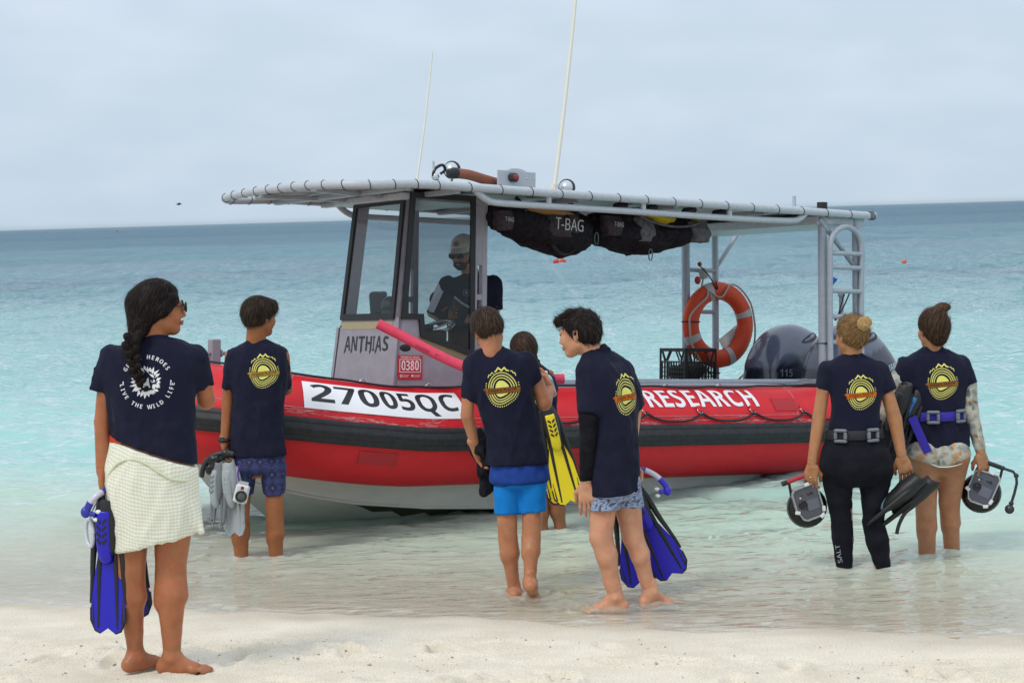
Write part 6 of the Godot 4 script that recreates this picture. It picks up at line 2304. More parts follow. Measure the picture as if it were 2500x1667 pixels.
# ---- F: the woman at the far right
func woman_right(pr: Material, navy: Material) -> void:
	var o := person(Vector3(2.498, -0.222, -11.7), "woman with brown topknot, leaf print swimwear and sleeves, navy tee, purple belt, rightmost wader")
	var rows := [[0.831, -0.010, 0.000, 0.193, 0.125], [0.954, -0.013, 0.000, 0.178, 0.116], [1.051, -0.021, 0.000, 0.163, 0.112], [1.160, -0.019, 0.000, 0.178, 0.112], [1.244, -0.020, 0.000, 0.199, 0.108], [1.317, -0.026, 0.000, 0.202, 0.100], [1.360, -0.033, 0.000, 0.175, 0.088], [1.387, -0.032, 0.000, 0.137, 0.076], [1.413, -0.032, 0.000, 0.094, 0.062], [1.435, -0.029, 0.000, 0.058, 0.052]]
	var body := Field.new(0.0115)
	body.rings([[0.676, -0.011, 0.000, 0.114, 0.080], [0.753, -0.012, 0.000, 0.172, 0.118]] + rows.slice(0, 7), 0.03, [], 0.016)
	leg(body, Vector3(-0.097, 0.775, 0), Vector3(-0.09, 0.513, 0), Vector3(-0.086, 0.021, 0), [0.093, 0.061, 0.058, 0.046])
	leg(body, Vector3(0.081, 0.77, 0), Vector3(0.054, 0.512, -0.03), Vector3(0.092, 0.08, -0.12), [0.093, 0.060, 0.056, 0.044])
	body.ell(Vector3(-0.114, 0.813, 0.07), Vector3(0.09, 0.075, 0.065), Basis(), 0.05)
	body.ell(Vector3(0.066, 0.808, 0.07), Vector3(0.09, 0.075, 0.065), Basis(), 0.05)
	body.chain([Vector3(-0.211, 1.334, 0), Vector3(-0.315, 1.046, 0.03), Vector3(-0.218, 0.898, -0.06)], [0.036, 0.039, 0.029])
	body.chain([Vector3(0.156, 1.323, 0), Vector3(0.179, 1.057, 0), Vector3(0.235, 0.802, 0.02)], [0.036, 0.038, 0.029])
	var hc := Vector3(-0.032, 1.538, 0)
	var hb := look(Vector3(-0.30, -0.05, -0.95), Vector3.UP)
	var hr := hand(Vector3(0.238, 0.802, 0.02), Vector3(0.15, -1, 0.02), Vector3(-0.4, 0, -1), Vector3(-1, 0, 0.4), [0.95, 1.0, 1.0, 1.05], 0.7)
	mk("body", o, joined([body, head(hc, hb, 0.97, Vector3(-0.029, 1.42, 0), 0.050), hr, foot(Vector3(-0.086, 0.021, 0), Vector3(-0.086, 0.021, 0).y - 0.04, Vector3(-0.1, 0, -1), 1.0), foot(Vector3(0.092, 0.08, -0.12), Vector3(0.092, 0.08, -0.12).y - 0.04, Vector3(0.2, 0, -1), -1.0)]), skin("b07c5c"))
	var shirt := tee(rows, [[Vector3(-0.194, 1.329, 0), Vector3(-0.236, 1.234, 0.01), 0.058, 0.053], [Vector3(0.142, 1.319, 0), Vector3(0.174, 1.207, 0), 0.058, 0.050]], Vector3(-0.027, 1.42, 0), [], 131)
	mk("shirt", o, printed(shirt, Vector3(-0.003, 1.226, 0.11), Vector3(0.02, 0, 1), 0.36), [pr, navy])
	var leaf := leaf_print()
	var f := Field.new(0.009)
	f.chain([Vector3(0.174, 1.226, 0), Vector3(0.179, 1.057, 0), Vector3(0.233, 0.821, 0.02)], [0.048, 0.047, 0.033], 0.02)
	f.cut(Vector3(0.233, 0.821, 0.02), Vector3(0.25, -0.95, 0))
	f.wrinkle(0.003, Vector3(20, 20, 20), 132, 0.03)
	mk("print_sleeve", o, f.build(), leaf)
	f = Field.new(0.009)
	f.chain([Vector3(-0.236, 1.259, 0.01), Vector3(-0.315, 1.046, 0.03), Vector3(-0.218, 0.898, -0.06)], [0.052, 0.048, 0.033], 0.02)
	f.wrinkle(0.003, Vector3(20, 20, 20), 133, 0.03)
	mk("print_sleeve", o, f.build(), leaf)
	f = Field.new(0.0095)
	f.rings([[0.734, -0.013, 0.000, 0.189, 0.132], [0.797, -0.012, 0.000, 0.191, 0.132], [0.858, -0.014, 0.000, 0.173, 0.115]], 0.03)
	f.ell(Vector3(-0.114, 0.813, 0.07), Vector3(0.093, 0.078, 0.068), Basis(), 0.05)
	f.ell(Vector3(0.066, 0.808, 0.07), Vector3(0.093, 0.078, 0.068), Basis(), 0.05)
	f.cut(Vector3(-0.128, 0.769, 0.1), Vector3(-0.35, -0.93, 0))
	f.cut(Vector3(0.082, 0.765, 0.1), Vector3(0.35, -0.93, 0))
	mk("bikini_bottom", o, f.build(), leaf)
	var k := Kit.new()
	var hips := [[0.744, -0.012, 0.000, 0.194, 0.135], [0.821, -0.011, 0.000, 0.194, 0.134], [0.918, -0.010, 0.000, 0.194, 0.130]]
	var hem := []
	for p in [Vector3(-0.2, 0.822, 0), Vector3(-0.164, 0.806, 0), Vector3(-0.112, 0.776, 0), Vector3(-0.052, 0.747, 0), Vector3(-0.016, 0.741, 0), Vector3(0.032, 0.742, 0), Vector3(0.092, 0.753, 0), Vector3(0.141, 0.778, 0), Vector3(0.175, 0.806, 0)]: hem.append(on_back(hips, p.x, p.y, 0.004))
	k.tube(curve(hem, 3), 0.004, 5)
	mk("hem_piping", o, k, mat("d9d7cf", 0.8))
	weights(o, rows, Vector3(-0.012, 1.032, 0).y, "2f2396", [Vector3(-0.064, 1.033, 0).x, Vector3(0.104, 1.04, 0).x])
	k = Kit.new()
	var tail := []
	for e in [[2222, 1020, .115], [2236, 1050, .125], [2250, 1080, .135], [2263, 1104, .14]]:
		pass
	tail = [Vector3(-0.187, 1.038, 0.13), Vector3(-0.158, 0.966, 0.135), Vector3(-0.129, 0.894, 0.14), Vector3(-0.1, 0.829, 0.142)]
	for i in 3:
		var a: Vector3 = tail[i]
		var b: Vector3 = tail[i + 1]
		var d := (b - a).normalized().cross(Vector3.BACK).normalized() * 0.025
		k.quad(a - d, a + d, b + d, b - d)
		k.quad(a - d - Vector3(0, 0, 0.003), b - d - Vector3(0, 0, 0.003), b + d - Vector3(0, 0, 0.003), a + d - Vector3(0, 0, 0.003))
	mk("belt_tail", o, k, mat("3122a0", 0.75))
	f = Field.new(0.0058)
	scalp(f, hc, hb, 0.97, 0.013, 0.064, -0.078)
	var q := func(x: float, y: float, z: float) -> Vector3: return hc + hb * (Vector3(x, y, z) * 0.97)
	var bun := Vector3(0.021, 1.66, 0.03)
	var fb := Field.new(0.005)
	fb.ell(bun, Vector3(0.046, 0.030, 0.036), Basis(Vector3.BACK, 0.25), 0.012)
	for i in 3: fb.chain(arc(bun, Vector3(0.036 - 0.008 * i, 0, 0.012), Vector3(0, 0.022, 0.016), i * 1.3, i * 1.3 + 4.6, 8), [0.011, 0.012, 0.012, 0.012, 0.012, 0.012, 0.012, 0.011, 0.009], 0.005)
	f.ell(q.call(0.0, -0.055, 0.07), Vector3(0.05, 0.05, 0.03), hb, 0.03)
	f.wrinkle(0.0025, Vector3(50, 34, 50), 48, 0.02)
	var hk := f.build()
	var st := Kit.new()
	strands(st, hk, 460, func(p: Vector3) -> Vector3: return bun - p, 0.055, 0.0013, 0.007, 59)
	strands(st, hk, 80, func(p: Vector3) -> Vector3: return Vector3(0.3, -1, 0.2) if p.y < q.call(0, -0.02, 0).y else bun - p, 0.06, 0.0012, 0.03, 60)
	hairdo(o, hk, st, "2c2019", "574133", 46)
	var bk := fb.build()
	var bs := Kit.new()
	strands(bs, bk, 190, func(p: Vector3) -> Vector3: return Vector3(0.2, 0.4, 1).cross(p - bun), 0.045, 0.0013, 0.004, 61)
	strands(bs, bk, 60, func(p: Vector3) -> Vector3: return Vector3(0.5, 0.5, 0.2), 0.045, 0.0012, 0.03, 62)
	hairdo(o, bk, bs, "3a2b21", "755a45", 46)

func leaf_print() -> StandardMaterial3D:
	var cv := Canvas.new(200, 200, Color("b4b1a5"))
	var rng := RandomNumberGenerator.new()
	rng.seed = 21
	var tones := [Color("5f6a62"), Color("8f9288"), Color("b98a5c"), Color("7f8b90"), Color("a87b52"), Color("474f4c")]
	for i in 46:
		var p := Vector2(rng.randf() * 200, rng.randf() * 200)
		var d := Vector2.from_angle(rng.randf() * TAU)
		var c: Color = tones[i % tones.size()]
		for j in 7:
			var e := d.rotated((j - 3) * 0.42)
			var l := 34.0 - absf(j - 3.0) * 4.0
			var w := e.orthogonal() * 3.2
			for sh in [Vector2(0, 0), Vector2(200, 0), Vector2(-200, 0), Vector2(0, 200), Vector2(0, -200)]: cv.poly(PackedVector2Array([p + sh, p + sh + e * l * 0.5 + w, p + sh + e * l, p + sh + e * l * 0.5 - w]), c)
	var m := mat("ffffff", 0.8)
	m.albedo_texture = cv.done()
	m.uv1_triplanar = true
	m.uv1_scale = Vector3.ONE * 5.0
	return m

# ---- G: the girl half hidden behind the boy in blue shorts
func girl_behind(pr: Material, navy: Material) -> void:
	var o := person(Vector3(0.232, -0.274, -13), "girl with brown braid and navy tee, half hidden behind the boy in blue shorts")
	var rows := [[0.816, -0.092, 0.000, 0.139, 0.100], [0.950, -0.088, 0.000, 0.128, 0.095], [1.084, -0.087, 0.000, 0.136, 0.095], [1.192, -0.102, 0.000, 0.144, 0.095], [1.273, -0.116, 0.000, 0.139, 0.088], [1.321, -0.120, 0.000, 0.117, 0.076], [1.348, -0.119, 0.000, 0.080, 0.062], [1.369, -0.124, 0.000, 0.043, 0.050]]
	var body := Field.new(0.0125)
	body.rings([[0.681, -0.064, 0.000, 0.134, 0.100]] + rows.slice(0, 6), 0.03, [], 0.016)
	leg(body, Vector3(-0.122, 0.682, 0), Vector3(-0.08, 0.483, 0.03), Vector3(-0.067, 0.122, 0.05), [0.075, 0.052, 0.048, 0.034])
	leg(body, Vector3(0.001, 0.679, 0), Vector3(0.022, 0.49, 0), Vector3(0.066, 0.151, 0), [0.075, 0.052, 0.049, 0.034])
	body.chain([Vector3(0.002, 1.283, 0), Vector3(0.018, 1.093, -0.02), Vector3(-0.012, 0.943, -0.05)], [0.036, 0.031, 0.025])
	body.chain([Vector3(-0.233, 1.289, 0), Vector3(-0.255, 1.084, -0.06), Vector3(-0.164, 1.04, -0.2)], [0.036, 0.031, 0.025])
	var hc := Vector3(-0.164, 1.448, 0)
	var hb := look(Vector3(-0.5, -0.25, -0.83), Vector3.UP)
	var hr := hand(Vector3(-0.012, 0.943, -0.05), Vector3(0, -1, 0), Vector3(-1, 0, 0), Vector3(0, 0, -1), [0.9, 0.9, 1, 1])
	mk("body", o, joined([body, head(hc, hb, 0.93, Vector3(-0.125, 1.348, 0), 0.045), hr, foot(Vector3(-0.067, 0.122, 0.05), Vector3(-0.067, 0.122, 0.05).y - 0.036, Vector3(-0.2, 0, -1), 1.0, 0.21), foot(Vector3(0.066, 0.151, 0), Vector3(0.066, 0.151, 0).y - 0.036, Vector3(0.1, 0, -1), -1.0, 0.21)]), skin("8f5d40"))
	var shirt := tee(rows, [[Vector3(-0.015, 1.27, 0), Vector3(0.012, 1.167, 0), 0.052, 0.044], [Vector3(-0.217, 1.276, 0), Vector3(-0.242, 1.167, -0.03), 0.052, 0.044]], Vector3(-0.124, 1.353, 0), [], 151)
	mk("shirt", o, printed(shirt, Vector3(-0.051, 1.185, 0.09), Vector3(0.15, 0, 1), 0.34), [pr, navy])
	var f := Field.new(0.011)
	f.rings([[0.667, -0.064, 0.000, 0.139, 0.105], [0.829, -0.086, 0.000, 0.134, 0.100]], 0.03)
	for e in [[Vector3(-0.111, 0.696, 0), Vector3(-0.092, 0.615, 0.01)], [Vector3(0.001, 0.692, 0), Vector3(0.015, 0.619, 0)]]: f.cap(e[0], e[1] + Vector3(0, -0.04, 0), 0.08, 0.072, 0.02, [[e[1], Vector3.DOWN]])
	mk("shorts", o, f.build(), cloth("15161f", 152))
	f = Field.new(0.006)
	scalp(f, hc, hb, 0.93, 0.012, 0.066, -0.07)
	var bp := curve([Vector3(-0.107, 1.416, 0.06), Vector3(-0.08, 1.373, 0.075), Vector3(-0.063, 1.318, 0.085), Vector3(-0.054, 1.251, 0.09), Vector3(-0.05, 1.198, 0.09)], 4)
	f.chain([Vector3(-0.141, 1.45, 0.05), bp[0]], [0.05, 0.026], 0.03)
	for i in bp.size() - 1:
		var r := lerpf(0.020, 0.009, float(i) / bp.size())
		var side := 1.0 if i % 2 == 0 else -1.0
		f.ell(bp[i] + Vector3(side * r * 0.5, 0, 0), Vector3(r * 0.9, r * 1.3, r * 0.9), Basis(Vector3.BACK, -0.5 * side), 0.005)
	f.wrinkle(0.0025, Vector3(50, 30, 50), 58, 0.02)
	var hk := f.build()
	var st := Kit.new()
	strands(st, hk, 320, func(p: Vector3) -> Vector3: return Vector3(-0.102, 1.405, 0.06) - p, 0.05, 0.0013, 0.004, 69)
	hairdo(o, hk, st, "2a1f1a", "4d3a30", 47)

# ---- H: the skipper in the cabin
func skipper(navy: Material) -> void:
	var o := person(Vector3(-0.326, 0.5, -14.66), "bearded skipper in white cap, sunglasses and navy tee, reading at the wheel in the cabin")
	var sk := skin("ad7a5c")
	var rows := [[0.437, 0.025, 0.000, 0.162, 0.125], [0.648, 0.029, 0.000, 0.171, 0.130], [0.829, 0.031, 0.000, 0.180, 0.130], [0.964, 0.035, 0.000, 0.198, 0.125], [1.039, 0.035, 0.000, 0.201, 0.112], [1.081, 0.039, 0.000, 0.174, 0.098], [1.111, 0.043, 0.000, 0.129, 0.080], [1.135, 0.044, 0.000, 0.075, 0.064]]
	var body := Field.new(0.0125)
	body.rings(rows.slice(0, 6), 0.03, [], 0.02)
	leg(body, Vector3(-0.04, 0.469, 0), Vector3(-0.049, 0.168, 0), Vector3(-0.053, -0.159, 0), [0.09, 0.06, 0.06, 0.04])
	leg(body, Vector3(0.086, 0.466, 0), Vector3(0.083, 0.164, 0), Vector3(0.073, -0.163, 0), [0.09, 0.06, 0.06, 0.04])
	body.chain([Vector3(-0.141, 1.063, 0.02), Vector3(-0.246, 0.866, 0.1), Vector3(-0.165, 0.812, 0.26)], [0.036, 0.041, 0.031])
	body.chain([Vector3(0.212, 1.052, 0), Vector3(0.199, 0.819, 0.02), Vector3(-0.042, 0.811, 0.2)], [0.036, 0.041, 0.031])
	var hc := Vector3(-0.014, 1.296, 0.03)
	var hb := look(Vector3(-0.45, -0.24, 0.86), Vector3.UP)
	var hl := hand(Vector3(-0.048, 0.809, 0.21), Vector3(-1, 0, 0.25), Vector3(0.1, 0.8, 0.5), Vector3(0, 0.6, -0.8), [0.35, 0.4, 0.45, 0.5], 0.3)
	var hr := hand(Vector3(-0.171, 0.812, 0.26), Vector3(0.6, 0.35, 0.3), Vector3(0.2, 0.3, 1), Vector3(-0.3, 1, 0), [0.6, 0.6, 0.7, 0.7], 0.4)
	mk("body", o, joined([body, head(hc, hb, 1.0, Vector3(0.04, 1.123, 0), 0.058), hl, hr, foot(Vector3(-0.053, -0.159, 0), Vector3(-0.053, -0.159, 0).y - 0.04, Vector3(-0.4, 0, 1), 1.0), foot(Vector3(0.073, -0.163, 0), Vector3(0.073, -0.163, 0).y - 0.04, Vector3(-0.1, 0, 1), -1.0)]), sk)
	var shirt := tee(rows, [[Vector3(-0.129, 1.062, 0.01), Vector3(-0.215, 0.923, 0.07), 0.072, 0.062], [Vector3(0.2, 1.052, 0), Vector3(0.201, 0.863, 0.01), 0.072, 0.064]], Vector3(0.04, 1.123, 0), [], 171)
	mk("shirt", o, shirt, navy)
	var k := Kit.new()
	var lc := Vector3(0.004, 1.003, 0.142)
	k.tube(arc(lc, Vector3(0.024, 0, 0), Vector3(0, 0.024, 0), 0, TAU, 14), 0.0025, 4, false)
	k.ball(lc, Vector3(0.012, 0.013, 0.004), Basis(), 6)
	mk("chest_badge", o, k, mat("7e8079", 0.8))
	var f := Field.new(0.011)
	f.rings([[0.407, 0.024, 0.000, 0.168, 0.128], [0.543, 0.029, 0.000, 0.168, 0.130]], 0.03)
	for e in [[Vector3(-0.04, 0.469, 0), Vector3(-0.048, 0.198, 0)], [Vector3(0.086, 0.466, 0), Vector3(0.084, 0.194, 0)]]: f.cap(e[0], e[1] + Vector3(0, -0.04, 0), 0.098, 0.085, 0.02, [[e[1], Vector3.DOWN]])
	mk("shorts", o, f.build(), cloth("2a2b33", 172))
	var q := func(x: float, y: float, z: float) -> Vector3: return hc + hb * Vector3(x, y, z)
	f = Field.new(0.0055)
	f.ell(q.call(0, 0.040, 0.014), Vector3(0.086, 0.092, 0.104), hb, 0.02, [[q.call(0, 0.040, 0), hb * Vector3(0, -1, -0.08)]])
	f.wrinkle(0.002, Vector3(30, 30, 30), 173, 0.02)
	var cm := mottled("b9b7ad", "c8c6bd", 0.85, Vector3.ONE * 8.0, 174, 0.03)
	var cap := mk("cap", o, f.build(), cm)
	k = Kit.new()
	var rr := []
	for j in 2:
		for i in 5:
			pass
	for i in 13:
		var a := lerpf(-1.25, 1.25, i / 12.0)
		var row := PackedVector3Array()
		for j in 5:
			var t := j / 4.0
			var y := 0.046 - 0.016 * t - 0.022 * pow(sin(a), 2.0) * t
			row.append(q.call(sin(a) * (0.082 - 0.006 * t), y, 0.0 - cos(a) * (0.086 + 0.066 * t * cos(a))))
		rr.append(row)
	k.sheet(rr)
	var under := []
	for row in rr:
		var r2 := PackedVector3Array()
		for i in row.size(): r2.append(row[row.size() - 1 - i] - hb.y * 0.004)
		under.append(r2)
	k.sheet(under)
	mk("brim", cap, k, cm)
	k = Kit.new()
	var bc: Vector3 = q.call(0, 0.083, -0.082)
	k.tube(arc(bc, hb.x * 0.021, (hb.y * 0.85 + hb.z * 0.45).normalized() * 0.019, 0, TAU, 14), 0.003, 5, false)
	k.ball(bc, Vector3(0.013, 0.010, 0.006), hb, 6)
	mk("cap_badge", cap, k, mat("2c3a30", 0.8))
	f = Field.new(0.0055)
	f.ell(q.call(0, -0.088, -0.055), Vector3(0.046, 0.036, 0.046), hb, 0.02)
	for g in [-1.0, 1.0]: f.chain([q.call(0.020 * g, -0.054, -0.098), q.call(0.034 * g, -0.075, -0.078), q.call(0.062 * g, -0.055, -0.02), q.call(0.074 * g, 0.0, -0.008)], [0.009, 0.012, 0.016, 0.010], 0.015)
	f.chain([q.call(-0.02, -0.053, -0.099), q.call(0.02, -0.053, -0.099)], [0.008, 0.008], 0.008)
	f.wrinkle(0.003, Vector3(90, 60, 90), 175, 0.02)
	mk("beard", o, f.build(), hair_mat("1d1512", "33261f", 48))
	f = Field.new(0.006)
	scalp(f, hc, hb, 1.0, 0.004, 0.03, -0.05)
	mk("hair", o, f.build(), hair_mat("1d1512", "33261f", 49))
	shades(o, hc, hb, 1.0, "101114")

# ---------------------------------------------------------------- what the people carry, what hangs on the boat, what floats and flies
func aim(right: Vector3, down: Vector3) -> Basis:    # x across, -y along down, z towards the viewer
	var y := -down.normalized()
	var x := (right - y * right.dot(y)).normalized()
	return Basis(x, y, x.cross(y))

# a swim fin: origin at the heel, blade along -y, top of the foot towards +z
func fin(label: String, at: Vector3, b: Basis, blade: Material, rubber: Material, len := 0.62, wide := 0.19, shoe := 1.0) -> Node3D:
	var o := thing("swim_fin", label, "fin", "", at, b)
	var h := wide * 0.5
	var k := Kit.new()
	var pts := [Vector3(-0.036, -0.25, 0), Vector3(0.036, -0.25, 0), Vector3(0.052, -0.30, 0), Vector3(h * 0.85, -0.40, 0), Vector3(h, -len + 0.10, 0), Vector3(h, -len + 0.045, 0), Vector3(h * 0.72, -len, 0), Vector3(h * 0.42, -len - 0.012, 0), Vector3(0, -len + 0.012, 0), Vector3(-h * 0.42, -len - 0.012, 0), Vector3(-h * 0.72, -len, 0), Vector3(-h, -len + 0.045, 0), Vector3(-h, -len + 0.10, 0), Vector3(-h * 0.85, -0.40, 0), Vector3(-0.052, -0.30, 0)]
	k.slab(pts.map(func(p): return p + Vector3(0, 0, -0.003)), Vector3(0, 0, 0.006))
	mk("blade", o, k, blade)
	for g in [-1.0, 1.0]:
		k = Kit.new()
		k.tube(curve([Vector3(0.040 * g, -0.05, 0), Vector3(0.058 * g, -0.16, 0), Vector3(0.070 * g, -0.27, 0.0), Vector3(h * 0.93 * g, -0.40, 0), Vector3(h * 1.02 * g, -len + 0.12, 0)], 4), [0.014, 0.015, 0.017, 0.018, 0.018, 0.017, 0.016, 0.015, 0.014, 0.013, 0.012, 0.010, 0.009, 0.008, 0.007, 0.006, 0.005], 8)
		k.tube([Vector3(0.034 * g, -0.22, 0), Vector3(0.042 * g, -0.36, 0), Vector3(h * 0.56 * g, -len + 0.012, 0)], [0.013, 0.011, 0.006], 8)
		k.tube([Vector3(h * 0.86 * g, -len + 0.16, 0), Vector3(h * 0.84 * g, -len + 0.03, 0)], [0.003, 0.007], 6)
		mk("side_rail", o, k, rubber)
		k = Kit.new()
		k.tube([Vector3(h * g, -len + 0.10, 0), Vector3(h * g, -len + 0.045, 0), Vector3(h * 0.74 * g, -len, 0), Vector3(h * 0.44 * g, -len - 0.01, 0)], 0.0055, 6)
		mk("tip_guard", o, k, rubber)
	var f := Field.new(0.0075)
	f.chain([Vector3(0, -0.02, 0.018), Vector3(0, -0.12, 0.022), Vector3(0, -0.22, 0.010), Vector3(0, -0.27, 0.0)], [0.034 * shoe, 0.038 * shoe, 0.032 * shoe, 0.014], 0.01)
	f.ell(Vector3(0, -0.14, 0.016), Vector3(0.054 * shoe, 0.16, 0.036 * shoe), Basis(), 0.02)
	f.sub(Vector3(0, 0.01, 0.024), Vector3(0.034 * shoe, 0.070, 0.026 * shoe))
	mk("foot_pocket", o, f.build(), rubber)
	f = Field.new(0.0065)
	f.ell(Vector3(0, -0.14, 0.018), Vector3(0.062, 0.172, 0.047), Basis(), 0.0, [[Vector3(0.031, 0, 0), Vector3.RIGHT], [Vector3(-0.031, 0, 0), Vector3.LEFT], [Vector3(0, -0.07, 0), Vector3.UP], [Vector3(0, 0, 0.012), Vector3.FORWARD]])
	mk("instep_panel", o, f.build(), blade)
	for g in [-1.0, 1.0]:
		for i in 4:
			k = Kit.new()
			var y := -0.115 - 0.030 * i
			var q := []
			for e in [Vector2(0.003, 0.0), Vector2(0.022, 0.016), Vector2(0.025, 0.004), Vector2(0.006, -0.014)]:
				var px: float = e.x * g
				var py: float = y + e.y
				q.append(Vector3(px, py, 0.018 + 0.047 * sqrt(maxf(1.0 - pow(px / 0.062, 2.0) - pow((py + 0.14) / 0.172, 2.0), 0.0)) - 0.001))
			k.slab(q, Vector3(0, 0, 0.004))
			mk("vent_slot", o, k, rubber)
	return o

# a snorkel along a path, ending in its sump and mouthpiece
func snorkel(label: String, path: Array, mouth: Vector3, blue: Material, group := "") -> Node3D:
	var at: Vector3 = path[0]
	var o := thing("snorkel", label, "snorkel", group, at)
	var p := curve(path.map(func(q): return q - at), 6)
	var m := p.size()
	var clear := mat("c9c6d6", 0.3)
	var k := Kit.new()
	k.tube(p.slice(0, int(m * 0.30)), 0.013, 10)
	mk("upper_tube", o, k, blue)
	k = Kit.new()
	var seg := []
	var rr := []
	for i in 37:
		var u := lerpf(m * 0.27, m * 0.66, i / 36.0)
		var a := int(u)
		seg.append(p[a].lerp(p[mini(a + 1, m - 1)], u - a))
		rr.append(0.0135 + 0.0022 * sin(i * PI))
		rr[-1] = 0.0125 if i % 2 == 0 else 0.0155
	k.tube(seg, rr, 10)
	mk("flex_hose", o, k, clear)
	k = Kit.new()
	k.tube(p.slice(int(m * 0.64)), 0.0165, 10)
	k.ball(p[-1], Vector3(0.022, 0.026, 0.022), Basis(), 8)
	mk("sump", o, k, blue)
	k = Kit.new()
	var e: Vector3 = p[-1]
	k.tube([e, e + mouth * 0.045], 0.012, 8)
	mk("elbow", o, k, blue)
	k = Kit.new()
	for g in [-1.0, 1.0]:
		var s: Vector3 = mouth.cross(Vector3.BACK).normalized() * g * 0.018
		k.ball(e + mouth * 0.055 + s, Vector3(0.015, 0.010, 0.010), Basis(), 6)
	mk("mouthpiece", o, k, mat("dcdce0", 0.35))
	return o

# an underwater camera housing seen from its back; b: x right, y up, z towards the viewer
func housing(label: String, at: Vector3, b: Basis, grip: String) -> Node3D:
	var o := thing("camera_housing", label, "camera", "underwater cameras carried by the waders", at, b)
	var alu := mottled("8f9193", "a3a5a6", 0.35, Vector3.ONE * 9.0, 411, 0.03)
	var black := mat("121317", 0.35)
	var k := Kit.new()
	k.lathe([Vector2(0.004, -0.155), Vector2(0.045, -0.150), Vector2(0.080, -0.130), Vector2(0.103, -0.095), Vector2(0.112, -0.055), Vector2(0.112, -0.040), Vector2(0.100, -0.030), Vector2(0.060, -0.028)], Vector3(0.0, -0.035, 0), Basis(Vector3.RIGHT, PI / 2), 28)
	mk("dome_port", o, k, mat("0d0e11", 0.12))
	k = Kit.new()
	k.tube(arc(Vector3(0, -0.035, -0.048), Vector3(0.113, 0, 0), Vector3(0, 0.113, 0), 0, TAU, 28), 0.006, 6, false)
	mk("port_ring", o, k, mat("55585c", 0.4))
	# body of the housing: an outline with cut corners, hollow rim, window behind
	var out := [Vector3(-0.078, 0.072, 0), Vector3(-0.062, 0.092, 0), Vector3(0.062, 0.102, 0), Vector3(0.080, 0.084, 0), Vector3(0.080, -0.080, 0), Vector3(0.062, -0.098, 0), Vector3(-0.030, -0.104, 0), Vector3(-0.052, -0.092, 0), Vector3(-0.078, -0.030, 0)]
	k = Kit.new()
	k.slab(out.map(func(p): return Vector3(p.x * 0.96, p.y * 0.96, -0.05)), Vector3(0, 0, 0.05))
	mk("case", o, k, alu)
	var inn := out.map(func(p): return p * 0.915)
	k = outline_sweep(out, inn, Vector3(0, 0, 0.016))
	mk("rim", o, k, alu)
	k = Kit.new()
	k.slab(inn.map(func(p): return p + Vector3(0, 0, 0.003)), Vector3(0, 0, 0.004))
	var win := mk("back_window", o, k, mat("4a4c57", 0.18))
	k = Kit.new()
	k.box(Vector3(0.026, -0.020, 0.008), Vector3(0.072, 0.060, 0.004), Basis(), 0.001)
	mk("screen", win, k, mat("5d606d", 0.12))
	k = Kit.new()
	k.tube(arc(Vector3(-0.030, -0.008, 0.010), Vector3(0.021, 0, 0), Vector3(0, 0.021, 0), 0, TAU, 18), 0.005, 6, false)
	k.ball(Vector3(-0.030, -0.008, 0.008), Vector3(0.013, 0.013, 0.003), Basis(), 8)
	mk("control_dial", win, k, black)
	for p in [[-0.035, 0.034, 0.0055, "c7c8cc"], [-0.022, 0.045, 0.003, "17181c"], [-0.024, 0.018, 0.0035, "b02a2f"], [0.012, 0.044, 0.005, "17181c"], [0.024, 0.040, 0.005, "1b1c20"], [0.032, 0.048, 0.005, "17181c"], [0.040, 0.041, 0.004, "17181c"], [-0.012, -0.040, 0.004, "17181c"]]:
		k = Kit.new()
		k.lathe([Vector2(p[2], 0), Vector2(p[2], 0.004), Vector2(p[2] * 0.7, 0.006), Vector2(0.0005, 0.006)], Vector3(p[0], p[1], 0.007), Basis(Vector3.RIGHT, PI / 2), 10)
		mk("push_button", win, k, mat(p[3], 0.35))
	for p in [[0.020, 0.100, 0.02], [-0.074, -0.040, -0.4], [0.060, -0.096, 0.5], [0.078, -0.060, 1.4]]:
		k = Kit.new()
		k.box(Vector3(p[0], p[1], 0.016), Vector3(0.030, 0.020, 0.012), Basis(Vector3.BACK, p[2]), 0.003)
		mk("latch", o, k, mat("d3d4d6", 0.4))
	for e in [[Vector3(-0.075, 0.06, -0.02), Vector3(-0.068, 0.143, -0.01)], [Vector3(0.072, 0.07, -0.02), Vector3(0.060, 0.150, -0.01)]]:
		k = Kit.new()
		k.tube(e, 0.008, 8)
		mk("handle_stay", o, k, black)
	k = Kit.new()
	k.tube([Vector3(-0.085, 0.142, -0.008), Vector3(0.062, 0.150, -0.008)], 0.0135, 10)
	mk("handle", o, k, mat(grip, 0.5))
	k = Kit.new()
	k.tube([Vector3(-0.112, 0.140, -0.008), Vector3(-0.078, 0.1425, -0.008)], 0.015, 10)
	mk("handle_end", o, k, black)
	return o

